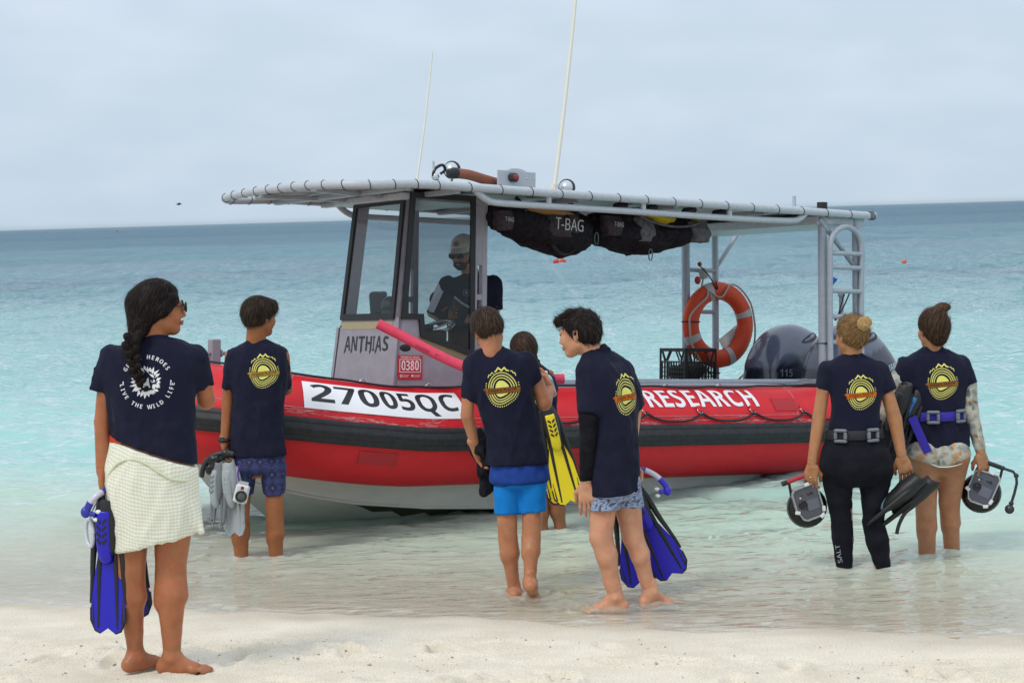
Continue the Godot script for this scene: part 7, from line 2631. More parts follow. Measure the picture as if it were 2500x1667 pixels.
func build_gear() -> void:
	var blue := mat("1410a6", 0.35)
	var black := mat("15161a", 0.5)
	var A := Vector3(-1.587, 0.077, -8.78)
	var blade_blue := mat("1812ae", 0.34)
	fin("blue and black swim fin hanging from the braided woman's hand, front one", A + Vector3(-0.206, 0.808, 0.055), aim(Vector3(1, 0, 0.28), Vector3(-0.035, -1, 0.02)), blade_blue, black, 0.605, 0.165)
	fin("blue and black swim fin mostly hidden behind the braided woman's calves", A + Vector3(-0.182, 0.769, -0.09), aim(Vector3(1, 0, -0.2), Vector3(0.065, -1, -0.05)), blade_blue, black, 0.54, 0.165)
	snorkel("blue snorkel with clear hose held against the fins by the braided woman", [A + Vector3(-0.21, 0.829, 0.03), A + Vector3(-0.222, 0.821, 0.06), A + Vector3(-0.242, 0.809, 0.09), A + Vector3(-0.27, 0.782, 0.1), A + Vector3(-0.289, 0.751, 0.1), A + Vector3(-0.297, 0.736, 0.1)], Vector3(0.95, -0.3, 0.1).normalized(), mat("2a2f9a", 0.35))
	var o := thing("dive_mask", "clear dive mask dangling beside the braided woman's blue fins", "mask", "", A + Vector3(-0.293, 0.638, 0.05))
	var k := Kit.new()
	k.tube(arc(Vector3.ZERO, Vector3(0.022, 0, 0.03), Vector3(0, 0.062, 0), 0, TAU, 18), 0.009, 7, false)
	mk("skirt", o, k, mat("c2c6d2", 0.3))
	var gl := StandardMaterial3D.new()
	gl.transparency = BaseMaterial3D.TRANSPARENCY_ALPHA
	gl.albedo_color = Color(0.8, 0.85, 0.9, 0.25)
	gl.roughness = 0.05
	k = Kit.new()
	k.fan(arc(Vector3.ZERO, Vector3(0.022, 0, 0.03), Vector3(0, 0.062, 0), 0, TAU * 17 / 18, 17))
	mk("lens", o, k, gl)
	k = Kit.new()
	k.tube(curve([Vector3(0.0, 0.06, 0), Vector3(0.02, 0.11, 0), Vector3(0.05, 0.16, 0)]), 0.005, 6)
	mk("strap", o, k, mat("b9bdca", 0.4))

	# the boy by the bow: pale grey fins, black mask, white action camera
	var B := Vector3(-1.625, -0.153, -12.25)
	var pale := mat("9aa1a5", 0.5)
	var dim := mat("6c7276", 0.5)
	fin("pale grey swim fin held by the boy at the bow, nearer his boardshorts", B + Vector3(-0.123, 0.775, 0.07), aim(Vector3(1, 0, 0.5), Vector3(0.03, -1, 0.0)), pale, pale, 0.47, 0.15)
	fin("grey swim fin with dark rails, outer one held by the boy at the bow", B + Vector3(-0.176, 0.774, 0.05), aim(Vector3(0.8, 0, 0.9), Vector3(-0.10, -1, 0.0)), pale, dim, 0.42, 0.14)
	o = thing("dive_mask", "black dive mask with arched strap in the hand of the boy by the bow", "mask", "", B + Vector3(-0.202, 0.721, 0.06))
	k = Kit.new()
	k.tube(curve([Vector3(-0.10, -0.06, 0), Vector3(-0.085, 0.0, 0), Vector3(-0.045, 0.055, 0.01), Vector3(0.02, 0.085, 0.02), Vector3(0.085, 0.088, 0.02)], 5), 0.016, 8)
	mk("strap", o, k, mat("1d2026", 0.45))
	var f := Field.new(0.007)
	f.ell(Vector3(-0.025, 0.0, 0.0), Vector3(0.048, 0.062, 0.035), Basis(Vector3.BACK, -0.3), 0.01)
	f.ell(Vector3(0.0, 0.055, 0.01), Vector3(0.05, 0.03, 0.03), Basis(), 0.02)
	f.ell(Vector3(0.08, 0.085, 0.02), Vector3(0.05, 0.026, 0.03), Basis(Vector3.BACK, -0.2), 0.02)
	f.wrinkle(0.012, Vector3(28, 28, 28), 424, 0.04)
	mk("mask_body", o, f.build(), mat("131518", 0.35))
	o = thing("action_camera", "white camera with round dark lens clipped beside the boy's boardshorts", "camera", "", B + Vector3(-0.048, 0.564, 0.15), Basis(Vector3.BACK, -0.26))
	k = Kit.new()
	k.box(Vector3.ZERO, Vector3(0.085, 0.118, 0.05), Basis(), 0.012)
	mk("camera_body", o, k, mat("c9ccce", 0.4))
	k = Kit.new()
	k.lathe([Vector2(0.036, 0), Vector2(0.036, 0.012), Vector2(0.030, 0.016), Vector2(0.028, 0.010)], Vector3(0.004, -0.012, 0.024), Basis(Vector3.RIGHT, PI / 2), 22)
	mk("lens_ring", o, k, mat("222426", 0.4))
	k = Kit.new()
	k.lathe([Vector2(0.029, 0.0), Vector2(0.015, 0.004), Vector2(0.0005, 0.005)], Vector3(0.004, -0.012, 0.032), Basis(Vector3.RIGHT, PI / 2), 18)
	mk("lens", o, k, mat("4d524f", 0.12))
	k = Kit.new()
	k.box(Vector3(0.0, 0.039, 0.0255), Vector3(0.019, 0.019, 0.004), Basis(), 0.001)
	mk("badge", o, k, mat("7c1a14", 0.4))
	k = Kit.new()
	for i in 7: k.box(Vector3(-0.024 + 0.008 * i, 0.066, 0), Vector3(0.006, 0.018, 0.03), Basis(), 0.001)
	mk("grip_ribs", o, k, mat("c3c6c8", 0.5))
	k = Kit.new()
	k.tube(curve([Vector3(-0.03, 0.07, 0), Vector3(-0.05, 0.12, 0), Vector3(-0.045, 0.19, -0.01)]), 0.005, 6)
	mk("lanyard", o, k, mat("4a2580", 0.6))

	# the boy in blue shorts: dark bundle on his left, bottle in his right
	var C := Vector3(-0.006, -0.069, -10.8)
	o = thing("wetsuit_top", "black bundled wetsuit top in the left hand of the boy in blue shorts", "wetsuit", "", C + Vector3(-0.169, 0.797, -0.09))
	f = Field.new(0.010)
	f.chain([Vector3(0.005, 0.11, 0), Vector3(-0.005, 0.04, 0.01), Vector3(0.015, -0.06, 0), Vector3(0.012, -0.17, 0)], [0.045, 0.060, 0.048, 0.032], 0.02)
	f.ell(Vector3(-0.03, 0.075, 0.02), Vector3(0.05, 0.04, 0.05), Basis(), 0.03)
	f.wrinkle(0.028, Vector3(14, 7, 14), 425, 0.06)
	mk("bundle", o, f.build(), cloth("17181d", 426))
	o = thing("water_bottle", "clear water bottle raised in the right hand of the boy in blue shorts", "bottle", "", C + Vector3(0.198, 1.181, -0.2), Basis(Vector3.BACK, 0.25) * Basis(Vector3.RIGHT, -0.5))
	k = Kit.new()
	k.lathe([Vector2(0.002, -0.07), Vector2(0.030, -0.068), Vector2(0.033, -0.06), Vector2(0.033, 0.03), Vector2(0.028, 0.05), Vector2(0.014, 0.065)], Vector3.ZERO, Basis(), 18)
	mk("bottle_body", o, k, mat("9fbcc4", 0.12))
	k = Kit.new()
	k.lathe([Vector2(0.0165, 0.062), Vector2(0.0165, 0.082), Vector2(0.002, 0.084)], Vector3.ZERO, Basis(), 14)
	mk("bottle_cap", o, k, mat("dfe3e6", 0.4))
	k = Kit.new()
	k.lathe([Vector2(0.0338, -0.03), Vector2(0.0338, 0.02)], Vector3.ZERO, Basis(), 18)
	mk("bottle_label", o, k, mat("557f95", 0.5))

	# yellow fins of the girl behind
	var G := Vector3(0.232, -0.274, -13)
	var yel := mat("e3ca16", 0.36)
	fin("bright yellow and black swim fin hanging between the two wading boys, front one", G + Vector3(-0.027, 1.109, 0.14), aim(Vector3(1, 0, -0.12), Vector3(0.22, -1, 0.0)), yel, black, 0.66, 0.19)
	fin("bright yellow and black swim fin almost hidden behind its twin", G + Vector3(-0.053, 1.088, 0.05), aim(Vector3(1, 0, -0.12), Vector3(0.20, -1, 0.0)), yel, black, 0.64, 0.19)

	# the tall boy: blue fins and snorkel on his far side
	var D := Vector3(0.584, -0.052, -10.42)
	fin("blue and black swim fin held behind the tall boy's knees, the one seen whole", D + Vector3(0.002, 0.689, -0.2), aim(Vector3(1, 0, 0.15), Vector3(0.455, -1, -0.02)), blade_blue, black, 0.585, 0.20)
	fin("blue and black swim fin showing only its edge between the tall boy's calves", D + Vector3(-0.031, 0.651, -0.26), aim(Vector3(1, 0, 0.1), Vector3(0.19, -1, -0.02)), blade_blue, black, 0.56, 0.19)
	snorkel("blue snorkel with clear ribbed hose sticking out behind the tall boy's shirt", [D + Vector3(0.015, 0.73, -0.15), D + Vector3(0.083, 0.737, -0.15), D + Vector3(0.131, 0.72, -0.15), D + Vector3(0.173, 0.691, -0.15), D + Vector3(0.207, 0.65, -0.15), D + Vector3(0.219, 0.619, -0.15)], Vector3(-0.9, -0.1, 0.1).normalized(), mat("2a22b0", 0.35))

	# the two women on the right: camera housings and fins
	var E := Vector3(1.944, -0.17, -11.3)
	housing("underwater camera housing with silver rim and red grip, held by the blonde woman", E + Vector3(-0.297, 0.553, 0.045), Basis(Vector3.BACK, 0.26) * Basis(Vector3.UP, 0.12), "a1222e")
	var teal := mottled("2b4a63", "7fa0ad", 0.35, Vector3.ONE * 14.0, 428, 0.05)
	fin("black swim fin with patterned blade in the blonde woman's right hand, nearer one", E + Vector3(0.357, 0.676, 0.1), aim(Vector3(0.45, 0.6, 0.75), Vector3(-0.80, -0.66, -0.12)), teal, black, 0.40, 0.18, 1.3)
	fin("black swim fin in the blonde woman's right hand, farther one with strap", E + Vector3(0.447, 0.644, 0.02), aim(Vector3(0.45, 0.6, 0.75), Vector3(-0.80, -0.62, -0.05)), mottled("1c242b", "2b343c", 0.4, Vector3.ONE * 8.0, 429, 0.03), black, 0.38, 0.16, 1.3)
	o = thing("fin_strap", "loose black heel strap trailing under the blonde woman's fins", "strap", "", E + Vector3(0.278, 0.511, 0.1))
	k = Kit.new()
	k.tube(curve([Vector3(0.0, 0.0, 0), Vector3(-0.035, -0.03, 0), Vector3(-0.068, -0.09, 0), Vector3(-0.083, -0.145, 0)], 5), 0.011, 8)
	mk("strap", o, k, black)
	var Fp := Vector3(2.498, -0.222, -11.7)
	o = housing("underwater camera housing with lamp arm, carried by the woman with the topknot", Fp + Vector3(0.24, 0.6, 0.03), Basis(Vector3.BACK, -0.42) * Basis(Vector3.UP, -0.35), "1a1b1f")
	k = Kit.new()
	var arm := [Vector3(0.062, 0.150, 0.0), Vector3(0.125, 0.155, 0.0), Vector3(0.150, 0.140, 0.0), Vector3(0.170, 0.10, 0.0), Vector3(0.180, 0.04, 0.0), Vector3(0.186, -0.02, 0.0)]
	k.tube(arm, 0.0085, 8)
	for p in [arm[0], arm[2], arm[5]]: k.ball(p, Vector3(0.015, 0.015, 0.015), Basis(), 6)
	mk("lamp_arm", o, k, mat("24262a", 0.4))
	k = Kit.new()
	k.lathe([Vector2(0.002, -0.03), Vector2(0.026, -0.028), Vector2(0.028, 0.0), Vector2(0.026, 0.024), Vector2(0.002, 0.026)], Vector3(0.190, -0.055, 0.0), Basis(Vector3.RIGHT, PI / 2), 16)
	mk("lamp_head", o, k, mat("2c2f34", 0.35))
	fin("black swim fin tucked under the topknot woman's left arm, upper one", Fp + Vector3(-0.109, 1.2, 0.045), aim(Vector3(0.8, 0.2, 0.5), Vector3(-0.46, -0.88, 0.02)), mat("1167b0", 0.35), black, 0.56, 0.17)
	fin("black swim fin tucked under the topknot woman's left arm, lower one beside her elbow", Fp + Vector3(-0.19, 1.233, 0.07), aim(Vector3(0.9, 0.15, 0.4), Vector3(-0.40, -0.91, 0.0)), mat("14161a", 0.4), black, 0.50, 0.17)

	boat_gear(black)
	far_things()

func boat_gear(black: Material) -> void:
	# pool noodle slanting down in front of the cabin
	var W := [Vector3(-0.879, 1.367, -13.15), Vector3(-0.713, 1.276, -13.15), Vector3(-0.513, 1.164, -13.12), Vector3(-0.3, 1.062, -13.1), Vector3(-0.087, 0.997, -13.1), Vector3(0.128, 0.97, -13.15), Vector3(0.334, 0.963, -13.2)]
	var o := thing("pool_noodle", "long pink foam pool noodle leaning across the cabin side", "pool noodle", "", W[0])
	var k := Kit.new()
	k.tube(curve(W.map(func(p): return p - W[0]), 6), 0.034, 18)
	mk("foam", o, k, mottled("cf3f58", "da4c66", 0.8, Vector3.ONE * 3.0, 441, 0.02, 0.3))
	k = Kit.new()
	var d: Vector3 = (W[3] - W[2]).normalized()
	k.add(lettering("WARNING AQUATIC", 0.20, 0.016).moved(facing(d, Vector3.UP, W[2].lerp(W[3], 0.45) - W[0] + Vector3(0.0, -0.004, 0.0345))))
	k.add(lettering("FUN NOODLE", 0.10, 0.016).moved(facing(d, Vector3.UP, W[2].lerp(W[3], 0.0) - W[0] + Vector3(-0.075, 0.033, 0.0345))))
	mk("print", o, k, mat("7a1c2c", 0.8))
	# open book in the skipper's hands
	var H := Vector3(-0.326, 0.5, -14.66)
	o = thing("book", "open black covered logbook with white pages in the skipper's hands", "book", "", H + Vector3(-0.114, 0.907, 0.3))
	k = Kit.new()
	var bb := Basis(Vector3.BACK, -0.45) * Basis(Vector3.RIGHT, -0.4)
	for g in [-1.0, 1.0]:
		var rows := []
		for i in 7:
			var t := i / 6.0
			rows.append(PackedVector3Array([bb * Vector3(g * t * 0.14, 0.09 - 0.02 * t, -0.03 * sin(t * 2.6)), bb * Vector3(g * t * 0.14, -0.09, -0.03 * sin(t * 2.6) - 0.02)]))
		k.sheet(rows)
	mk("cover", o, k, mat("15161a", 0.6))
	for s in 4:
		k = Kit.new()
		var rows := []
		for i in 7:
			var t := i / 6.0
			rows.append(PackedVector3Array([bb * Vector3(-0.088 - t * 0.06, 0.088 + 0.012 * s * t, 0.012 + 0.012 * s * t - 0.03 * sin(t * 2.6 + 0.2 * s)), bb * Vector3(-0.088 - t * 0.05, -0.086, 0.004 + 0.008 * s * t - 0.03 * sin(t * 2.6))]))
		k.sheet(rows)
		mk("page", o, k, mat("e4e7f4", 0.8))
	k = Kit.new()
	var pr := []
	for i in 7:
		var t := i / 6.0
		pr.append(PackedVector3Array([bb * Vector3(t * 0.137, 0.097 - 0.02 * t, -0.008 - 0.03 * sin(t * 2.6)), bb * Vector3(t * 0.137, 0.080 - 0.02 * t, 0.002 - 0.03 * sin(t * 2.6))]))
	k.sheet(pr)
	mk("page", o, k, mat("e4e7f4", 0.8))

	# brown rolled tube on the roof
	o = thing("rolled_awning", "brown padded roll with black end lying on the boat's roof", "roll", "", BX * Vector3(0.14, 2.19, 0.42), BX.basis)
	k = Kit.new()
	k.tube(curve([Vector3(0.0, 0.0, 0), Vector3(0.12, -0.004, 0), Vector3(0.26, -0.022, -0.03), Vector3(0.40, -0.04, -0.06)], 5), 0.036, 12)
	mk("roll", o, k, mottled("7b4735", "8c5440", 0.8, Vector3.ONE * 5.0, 442, 0.03))
	k = Kit.new()
	k.tube([Vector3(-0.055, -0.004, 0.0), Vector3(-0.01, 0.0, 0), Vector3(0.02, 0.0, 0)], [0.026, 0.040, 0.039], 12)
	mk("end_cap", o, k, black)

	# two gear hammocks under the roof
	var dark := mottled("201e23", "2c292f", 0.9, Vector3.ONE * 3.0, 443, 0.03, 0.2)
	var plum := mottled("3d363b", "494146", 0.9, Vector3.ONE * 4.0, 444, 0.03, 0.2)
	var lining := mottled("565359", "68656a", 0.9, Vector3.ONE * 3.0, 445, 0.03, 0.2)
	var white := mat("b5b2b0", 0.8)
	o = thing("gear_bag", "black sagging gear bag under the roof, lettered in the middle, next to the cabin", "bag", "gear bags slung under the roof", BX.origin, BX.basis)
	var f := Field.new(0.016)
	f.cap(Vector3(0.42, 1.90, 0.45), Vector3(1.34, 1.90, 0.45), 0.06, 0.05, 0.05)
	f.ell(Vector3(0.72, 1.86, 0.45), Vector3(0.36, 0.13, 0.22), Basis(Vector3.BACK, -0.28), 0.06)
	f.ell(Vector3(0.98, 1.83, 0.45), Vector3(0.35, 0.18, 0.24), Basis(Vector3.BACK, -0.18), 0.06)
	f.ell(Vector3(1.12, 1.80, 0.45), Vector3(0.15, 0.12, 0.20), Basis(Vector3.BACK, 0.25), 0.06)
	f.wrinkle(0.022, Vector3(6, 10, 6), 446, 0.09)
	f.crease(0.022, Vector3(1, -0.15, 0), 0.10, 446)
	f.wrinkle(0.006, Vector3(20, 26, 20), 447, 0.06)
	f.cut(Vector3(0.8, 1.975, 0.4), Vector3(0, 1, 0))
	mk("bag_body", o, f.build(), dark)
	for e in [[0.42, 1.86, 0.13, 0.13, 0.69, 0.058, 0.026], [0.93, 1.845, 0.30, 0.16, 0.72, 0.20, 0.070]]:
		f = Field.new(0.011)
		f.rings([[e[1] - e[3] * 0.5, e[0], 0.62, e[2] * 0.46, 0.06], [e[1], e[0], 0.63, e[2] * 0.5, 0.065], [e[1] + e[3] * 0.5, e[0], 0.62, e[2] * 0.47, 0.055]], 0.01, [], 0.0, 4.0)
		f.wrinkle(0.010, Vector3(12, 16, 12), 448, 0.04)
		var pk := mk("pocket", o, f.build(), plum)
		k = lettering("T-BAG", e[5] * 1.25, e[6] * 1.2, false)
		k.moved(facing(Vector3(1, -0.04, 0), Vector3.UP, Vector3(e[0], e[1] + 0.005, e[4] + 0.012)))
		mk("bag_name", pk, k, white)
	k = Kit.new()
	k.ball(Vector3(0.82, 1.945, 0.52), Vector3(0.34, 0.045, 0.18), Basis(Vector3.BACK, -0.1), 10)
	mk("tan_pad", o, k, mottled("8a643a", "9c7243", 0.85, Vector3.ONE * 5.0, 449, 0.03))
	k = Kit.new()
	k.tube(curve([Vector3(0.86, 1.72, 0.63), Vector3(0.90, 1.66, 0.65), Vector3(0.98, 1.645, 0.65), Vector3(1.06, 1.68, 0.63)], 5), 0.004, 5)
	k.tube(curve([Vector3(0.85, 1.70, 0.63), Vector3(0.93, 1.635, 0.65), Vector3(1.03, 1.66, 0.64)], 5), 0.004, 5)
	mk("draw_cord", o, k, black)
	for x in [0.55, 1.02]:
		k = Kit.new()
		k.tube(curve([Vector3(x, 2.03, 0.60), Vector3(x + 0.02, 1.98, 0.64), Vector3(x + 0.05, 1.93, 0.66)], 4), 0.016, 6)
		mk("hanging_strap", o, k, black)
	o = thing("gear_bag", "black and grey sagging gear bag with yellow contents, towards the stern under the roof", "bag", "gear bags slung under the roof", BX.origin, BX.basis)
	f = Field.new(0.016)
	f.cap(Vector3(1.38, 1.92, 0.45), Vector3(2.30, 1.90, 0.45), 0.05, 0.05, 0.05)
	f.ell(Vector3(1.52, 1.85, 0.45), Vector3(0.20, 0.14, 0.22), Basis(), 0.05)
	f.ell(Vector3(1.72, 1.83, 0.45), Vector3(0.30, 0.15, 0.24), Basis(Vector3.BACK, -0.15), 0.06)
	f.ell(Vector3(2.08, 1.85, 0.45), Vector3(0.26, 0.12, 0.22), Basis(Vector3.BACK, 0.18), 0.06)
	f.wrinkle(0.022, Vector3(6, 10, 6), 450, 0.09)
	f.crease(0.022, Vector3(1, 0.2, 0), 0.10, 450)
	f.wrinkle(0.006, Vector3(20, 26, 20), 451, 0.06)
	f.cut(Vector3(1.8, 1.985, 0.4), Vector3(0, 1, 0))
	mk("bag_body", o, f.build(), dark)
	for e in [[1.40, 1.87, 0.15, 0.14, plum], [1.70, 1.85, 0.17, 0.17, lining], [2.24, 1.86, 0.18, 0.15, lining]]:
		f = Field.new(0.011)
		f.rings([[e[1] - e[3] * 0.5, e[0] + 0.01, 0.62, e[2] * 0.42, 0.06], [e[1], e[0], 0.63, e[2] * 0.5, 0.07], [e[1] + e[3] * 0.5, e[0] - 0.01, 0.61, e[2] * 0.5, 0.055]], 0.01, [], 0.0, 4.0)
		f.wrinkle(0.014, Vector3(12, 16, 12), 452, 0.04)
		mk("pocket", o, f.build(), e[4])
	k = lettering("T-BAG", 0.085, 0.034, false)
	k.moved(facing(Vector3(1, -0.04, 0), Vector3.UP, Vector3(1.41, 1.875, 0.702)))
	mk("bag_name", o, k, white)
	for e in [[Vector3(1.84, 1.955, 0.50), Vector3(0.26, 0.055, 0.17)], [Vector3(2.36, 1.93, 0.42), Vector3(0.10, 0.085, 0.13)]]:
		f = Field.new(0.014)
		f.ell(e[0], e[1], Basis(Vector3.BACK, -0.1), 0.02)
		f.wrinkle(0.02, Vector3(9, 12, 9), 453, 0.05)
		mk("yellow_jacket", o, f.build(), mottled("b99a12", "cdb01a", 0.8, Vector3.ONE * 4.0, 454, 0.03))
	k = Kit.new()
	k.tube(curve([Vector3(1.56, 1.985, 0.66), Vector3(1.70, 1.92, 0.69), Vector3(1.90, 1.885, 0.70), Vector3(2.12, 1.90, 0.69), Vector3(2.30, 1.96, 0.66)], 6), 0.010, 6)
	mk("zip_edge", o, k, lining)
	for q in [Vector3(1.28, 1.80, 0.60), Vector3(1.78, 1.70, 0.62)]:
		k = Kit.new()
		k.tube(arc(q + Vector3(0, -0.03, 0), Vector3(0.018, 0, 0), Vector3(0, 0.045, 0), -1.2, 4.4, 12), 0.005, 5)
		mk("draw_cord", o, k, mat("5b6668", 0.7))
	for x in [1.34, 1.62, 2.0, 2.30]:
		k = Kit.new()
		k.box(Vector3(x, 2.0, 0.80), Vector3(0.12, 0.05, 0.08), Basis(Vector3.BACK, 0.15), 0.02)
		mk("hanging_strap", o, k, black)

	# lifebuoy lashed to the far legs
	o = thing("lifebuoy", "orange lifebuoy with silver bands and grab rope, lashed to the stern frame", "lifebuoy", "", BX * Vector3(3.715, 1.195, -0.775), BX.basis * Basis(Vector3.UP, -0.08))
	k = Kit.new()
	var ring := []
	for i in 48:
		var a := TAU * i / 48
		var r := PackedVector3Array()
		for j in 18:
			var b := TAU * j / 18
			var rad := 0.292 + 0.078 * cos(b)
			r.append(Vector3(cos(a) * rad, sin(a) * rad, 0.058 * sin(b)))
		ring.append(r)
	ring.append(ring[0])
	k.sheet(ring, true)
	mk("ring_body", o, k, mottled("c43f1f", "d34a28", 0.5, Vector3.ONE * 4.0, 461, 0.03, 0.4))
	for c in [0.35, 1.95, 3.55, 5.12]:
		k = Kit.new()
		var rows := []
		for i in 5:
			var a: float = c + lerpf(-0.10, 0.10, i / 4.0)
			var r := PackedVector3Array()
			for j in 18:
				var b := TAU * j / 18
				var rad := 0.292 + 0.0805 * cos(b)
				r.append(Vector3(cos(a) * rad, sin(a) * rad, 0.0605 * sin(b)))
			rows.append(r)
		k.sheet(rows, true)
		mk("silver_band", o, k, mat("a9a7a6", 0.35))
	k = Kit.new()
	var rope := []
	for q in [[2.05, 0.33, 0.055], [1.85, 0.25, 0.07], [1.62, 0.24, 0.075], [1.45, 0.30, 0.07], [1.30, 0.36, 0.05], [1.0, 0.375, 0.045], [0.55, 0.36, 0.06], [0.05, 0.36, 0.05], [-0.25, 0.40, 0.02], [-0.45, 0.43, 0.0], [-0.8, 0.50, 0.0], [-1.25, 0.52, 0.02], [-1.55, 0.50, 0.02], [-1.9, 0.42, 0.05], [-2.2, 0.38, 0.05], [-2.65, 0.36, 0.055], [-3.05, 0.345, 0.06], [-3.35, 0.345, 0.06], [-3.75, 0.30, 0.07], [-4.05, 0.29, 0.075], [-4.23, 0.33, 0.055]]: rope.append(Vector3(cos(q[0]) * q[1], sin(q[0]) * q[1], q[2]))
	k.tube(curve(rope, 4), 0.0085, 6)
	mk("grab_rope", o, k, mat("a9a399", 0.85))
	k = Kit.new()
	k.tube(curve([Vector3(-0.05, 0.37, 0.03), Vector3(-0.06, 0.30, 0.065), Vector3(-0.12, 0.42, 0.02), Vector3(-0.20, 0.52, -0.03)], 4), 0.006, 5)
	mk("lashing_cord", o, k, black)
	k = Kit.new()
	k.tube(arc(Vector3(-0.29, 0.02, 0), Vector3(0.084, 0, 0.0), Vector3(0, 0.0, 0.066), 0, TAU, 14), 0.006, 5, false)
	mk("lashing_cord", o, k, black)
	# marker lamp on the rung above it
	o = thing("rescue_light", "small red and white rescue light on the rung above the lifebuoy", "light", "", BX * Vector3(3.56, 1.63, -0.82), BX.basis)
	k = Kit.new()
	k.box(Vector3(0.02, 0, 0), Vector3(0.07, 0.09, 0.05), Basis(Vector3.BACK, 0.3), 0.012)
	k.tube([Vector3(0.02, -0.05, 0), Vector3(-0.01, -0.16, 0)], 0.008, 6)
	mk("lamp_body", o, k, mat("9b9a94", 0.6))
	k = Kit.new()
	k.ball(Vector3(-0.06, -0.06, 0.02), Vector3(0.03, 0.035, 0.025), Basis(), 6)
	mk("red_cap", o, k, mat("a32330", 0.5))
	k = Kit.new()
	k.ball(Vector3(-0.02, 0.08, 0.0), Vector3(0.02, 0.022, 0.02), Basis(), 6)
	mk("red_cap", o, k, mat("a32330", 0.5))

	# black crate on the side bench, half full
	o = thing("milk_crate", "black plastic crate with slotted sides on the side bench", "crate", "", BX * Vector3(3.40, 0.696, -0.80), BX.basis.scaled(Vector3.ONE * 0.94))
	for sd in 4:
		var b := Basis(Vector3.UP, sd * PI / 2)
		k = Kit.new()
		var w := 0.18
		for e in [[Vector3(0, 0.012, w), Vector3(0.36, 0.024, 0.012)], [Vector3(0, 0.298, w), Vector3(0.36, 0.030, 0.016)], [Vector3(0, 0.19, w), Vector3(0.36, 0.014, 0.010)], [Vector3(-0.171, 0.155, w), Vector3(0.018, 0.31, 0.014)], [Vector3(0.171, 0.155, w), Vector3(0.018, 0.31, 0.014)]]: k.box(b * e[0], e[1], b, 0.003)
		for i in 10: k.box(b * Vector3(-0.148 + 0.033 * i, 0.10, w), Vector3(0.009, 0.17, 0.007), b, 0.0)
		for y in [0.06, 0.10, 0.14]: k.box(b * Vector3(0, y, w - 0.001), Vector3(0.34, 0.008, 0.006), b, 0.0)
		for g in [-1.0, 1.0]:
			k.box(b * Vector3(0.065 * g, 0.245, w), Vector3(0.012, 0.10, 0.010), b * Basis(Vector3.BACK, 0.5 * g), 0.0)
			k.box(b * Vector3(0.13 * g, 0.245, w), Vector3(0.012, 0.10, 0.010), b * Basis(Vector3.BACK, -0.4 * g), 0.0)
		mk("slotted_side", o, k, black)
	k = Kit.new()
	k.box(Vector3(0, 0.008, 0), Vector3(0.35, 0.012, 0.35), Basis(), 0.0)
	mk("crate_floor", o, k, black)
	var f2 := Field.new(0.016)
	var rng := RandomNumberGenerator.new()
	rng.seed = 5
	for i in 12: f2.ell(Vector3(rng.randf_range(-0.11, 0.11), rng.randf_range(0.06, 0.15), rng.randf_range(-0.11, 0.11)), Vector3.ONE * rng.randf_range(0.045, 0.065), Basis(), 0.02)
	f2.wrinkle(0.02, Vector3(25, 25, 25), 9, 0.05)
	mk("wet_rope_heap", o, f2.build(), mottled("3f3c36", "6a655a", 0.9, Vector3.ONE * 14.0, 462, 0.05))

	# two dive flags on the starboard quarter, half furled
	for e in [[Vector3(3.93, 1.03, -0.80), "white and blue dive flag hanging half furled behind the lifebuoy", 0], [Vector3(3.66, 1.38, 0.60), "blue swallowtail dive flag fluttering behind the stern ladder", 1]]:
		o = thing("dive_flag", e[1], "flag", "dive flags at the stern", BX * (e[0] as Vector3), BX.basis)
		k = Kit.new()
		if e[2] == 0:
			k.tube([Vector3(-0.20, 0.02, 0), Vector3(0.02, 0.16, 0)], 0.006, 6)
			mk("staff", o, k, mat("b9babc", 0.5))
			for part in 2:
				k = Kit.new()
				var rows := []
				for i in 7:
					var t := i / 6.0
					var a := Vector3(-0.18, 0.03, 0).lerp(Vector3(0.03, 0.16, 0), t) + Vector3(0, 0, 0.012 * sin(t * 9.0))
					var c := a + Vector3(0.07 + 0.02 * t, -0.11 - 0.01 * sin(t * 5.0), 0.01 * sin(t * 7.0))
					var z := a + Vector3(0.14 - 0.03 * t, -0.16 - 0.05 * sin(t * 2.6), 0.01 * cos(t * 6.0))
					rows.append(PackedVector3Array([a, c] if part == 0 else [c, z]))
				k.sheet(rows)
				mk("flag_white" if part == 0 else "flag_blue", o, k, mat("d6d2cb", 0.8) if part == 0 else mat("1c63c4", 0.75))
		else:
			k.tube([Vector3(-0.05, -0.2, -0.02), Vector3(-0.05, 0.24, -0.02)], 0.006, 6)
			mk("staff", o, k, mat("b9babc", 0.5))
			k = Kit.new()
			k.slab([Vector3(-0.05, 0.22, 0), Vector3(0.09, 0.17, 0.01), Vector3(-0.01, 0.075, 0.01), Vector3(0.02, -0.01, 0), Vector3(-0.03, -0.10, 0), Vector3(-0.05, -0.10, 0)], Vector3(0, 0, 0.002))
			mk("flag_blue", o, k, mat("1460c8", 0.75))

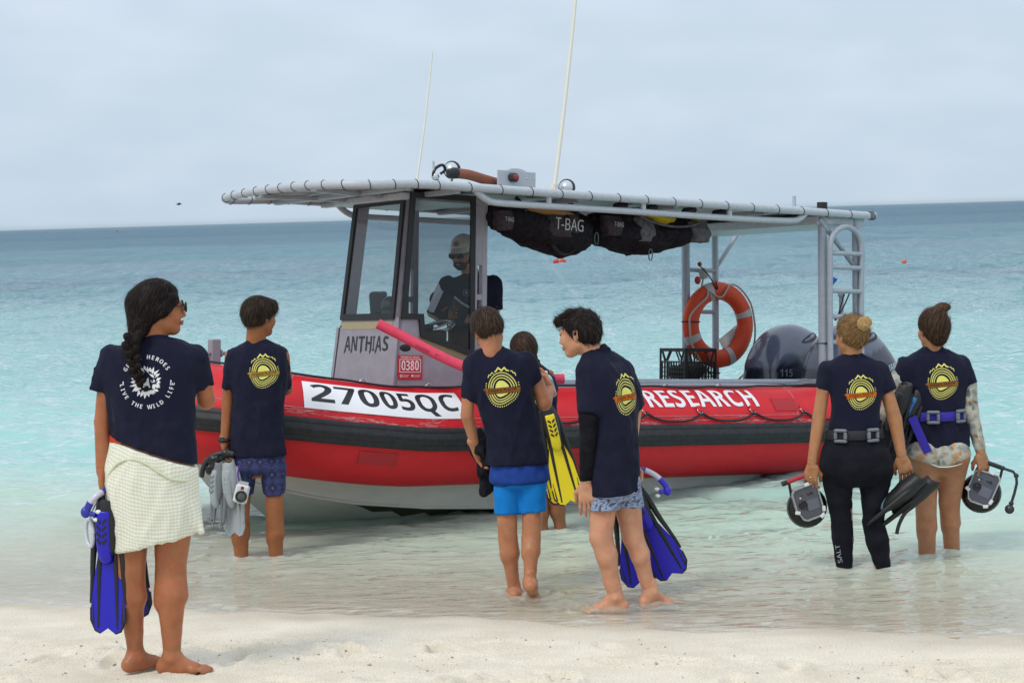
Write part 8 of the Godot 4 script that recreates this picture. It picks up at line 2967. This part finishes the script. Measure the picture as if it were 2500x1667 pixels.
func far_things() -> void:
	var red := mat("c0301c", 0.45)
	for e in [[Vector3(1.95, -0.006, -84), 0.13, "scuffed red mooring buoy behind the gear bags, left of a touching pair", 0.5], [Vector3(2.24, -0.011, -84.6), 0.14, "red mooring buoy behind the gear bags, right of a touching pair", 0.3], [Vector3(13.801, 0.023, -70), 0.085, "small orange buoy alone on the water right of the stern ladder", 0.4], [Vector3(-175.759, 0.117, -900), 0.45, "tiny orange marker buoy far out near the horizon on the left", 0.4]]:
		var c: Vector3 = e[0]
		var r: float = e[1]
		var o := thing("buoy", e[2], "buoy", "buoys afloat", Vector3(c.x, 0, c.z))
		var k := Kit.new()
		k.ball(Vector3(0, r * e[3], 0), Vector3(r, r * 0.95, r), Basis(), 10)
		mk("float_ball", o, k, red if r > 0.12 else mat("d0502a", 0.45))
		k = Kit.new()
		k.tube(arc(Vector3(0, r * (e[3] + 0.98), 0), Vector3(r * 0.16, 0, 0), Vector3(0, r * 0.16, 0), 0, TAU, 10), r * 0.05, 5, false)
		mk("mooring_eye", o, k, M.steel)
	var at := Vector3(-26.265, 3.712, -160)
	var o := thing("seabird", "dark seabird gliding low over the horizon on the left", "bird", "", at, Basis(Vector3.UP, 0.5))
	var f := Field.new(0.03)
	f.chain([Vector3(-0.22, 0, 0), Vector3(0.0, 0.01, 0), Vector3(0.24, 0.03, 0)], [0.02, 0.07, 0.035], 0.02)
	mk("body", o, f.build(), mat("3a3d42", 0.8))
	for g in [-1.0, 1.0]:
		var k := Kit.new()
		var rows := []
		for i in 7:
			var t := i / 6.0
			var p := Vector3(0.05 - 0.25 * t * t, 0.02 + 0.17 * sin(t * 2.2) * 0.7, g * 0.55 * t)
			rows.append(PackedVector3Array([p + Vector3(0.07 * (1 - t * 0.8), 0, 0), p + Vector3(0, 0.012 * (1.0 - t), 0), p - Vector3(0.08 * (1 - t * 0.9), 0, 0)]))
		k.sheet(rows)
		mk("wing", o, k, mat("44474c", 0.8))

func _ready() -> void:
	build_stage()
	build_ground()
	build_sea([Vector3(-1.706, -0.003, -12.25), Vector3(-1.493, 0.009, -12.25), Vector3(-0.025, -0.006, -10.8), Vector3(0.07, -0.022, -10.75), Vector3(0.498, -0.024, -10.36), Vector3(0.699, -0.03, -10.47), Vector3(1.865, -0.01, -11.33), Vector3(2.077, -0.042, -11.25), Vector3(2.413, -0.008, -11.7), Vector3(2.594, 0.042, -11.85), Vector3(0.172, -0.004, -12.95), Vector3(0.292, 0.044, -13)])
	build_boat()
	build_people()
	build_gear()
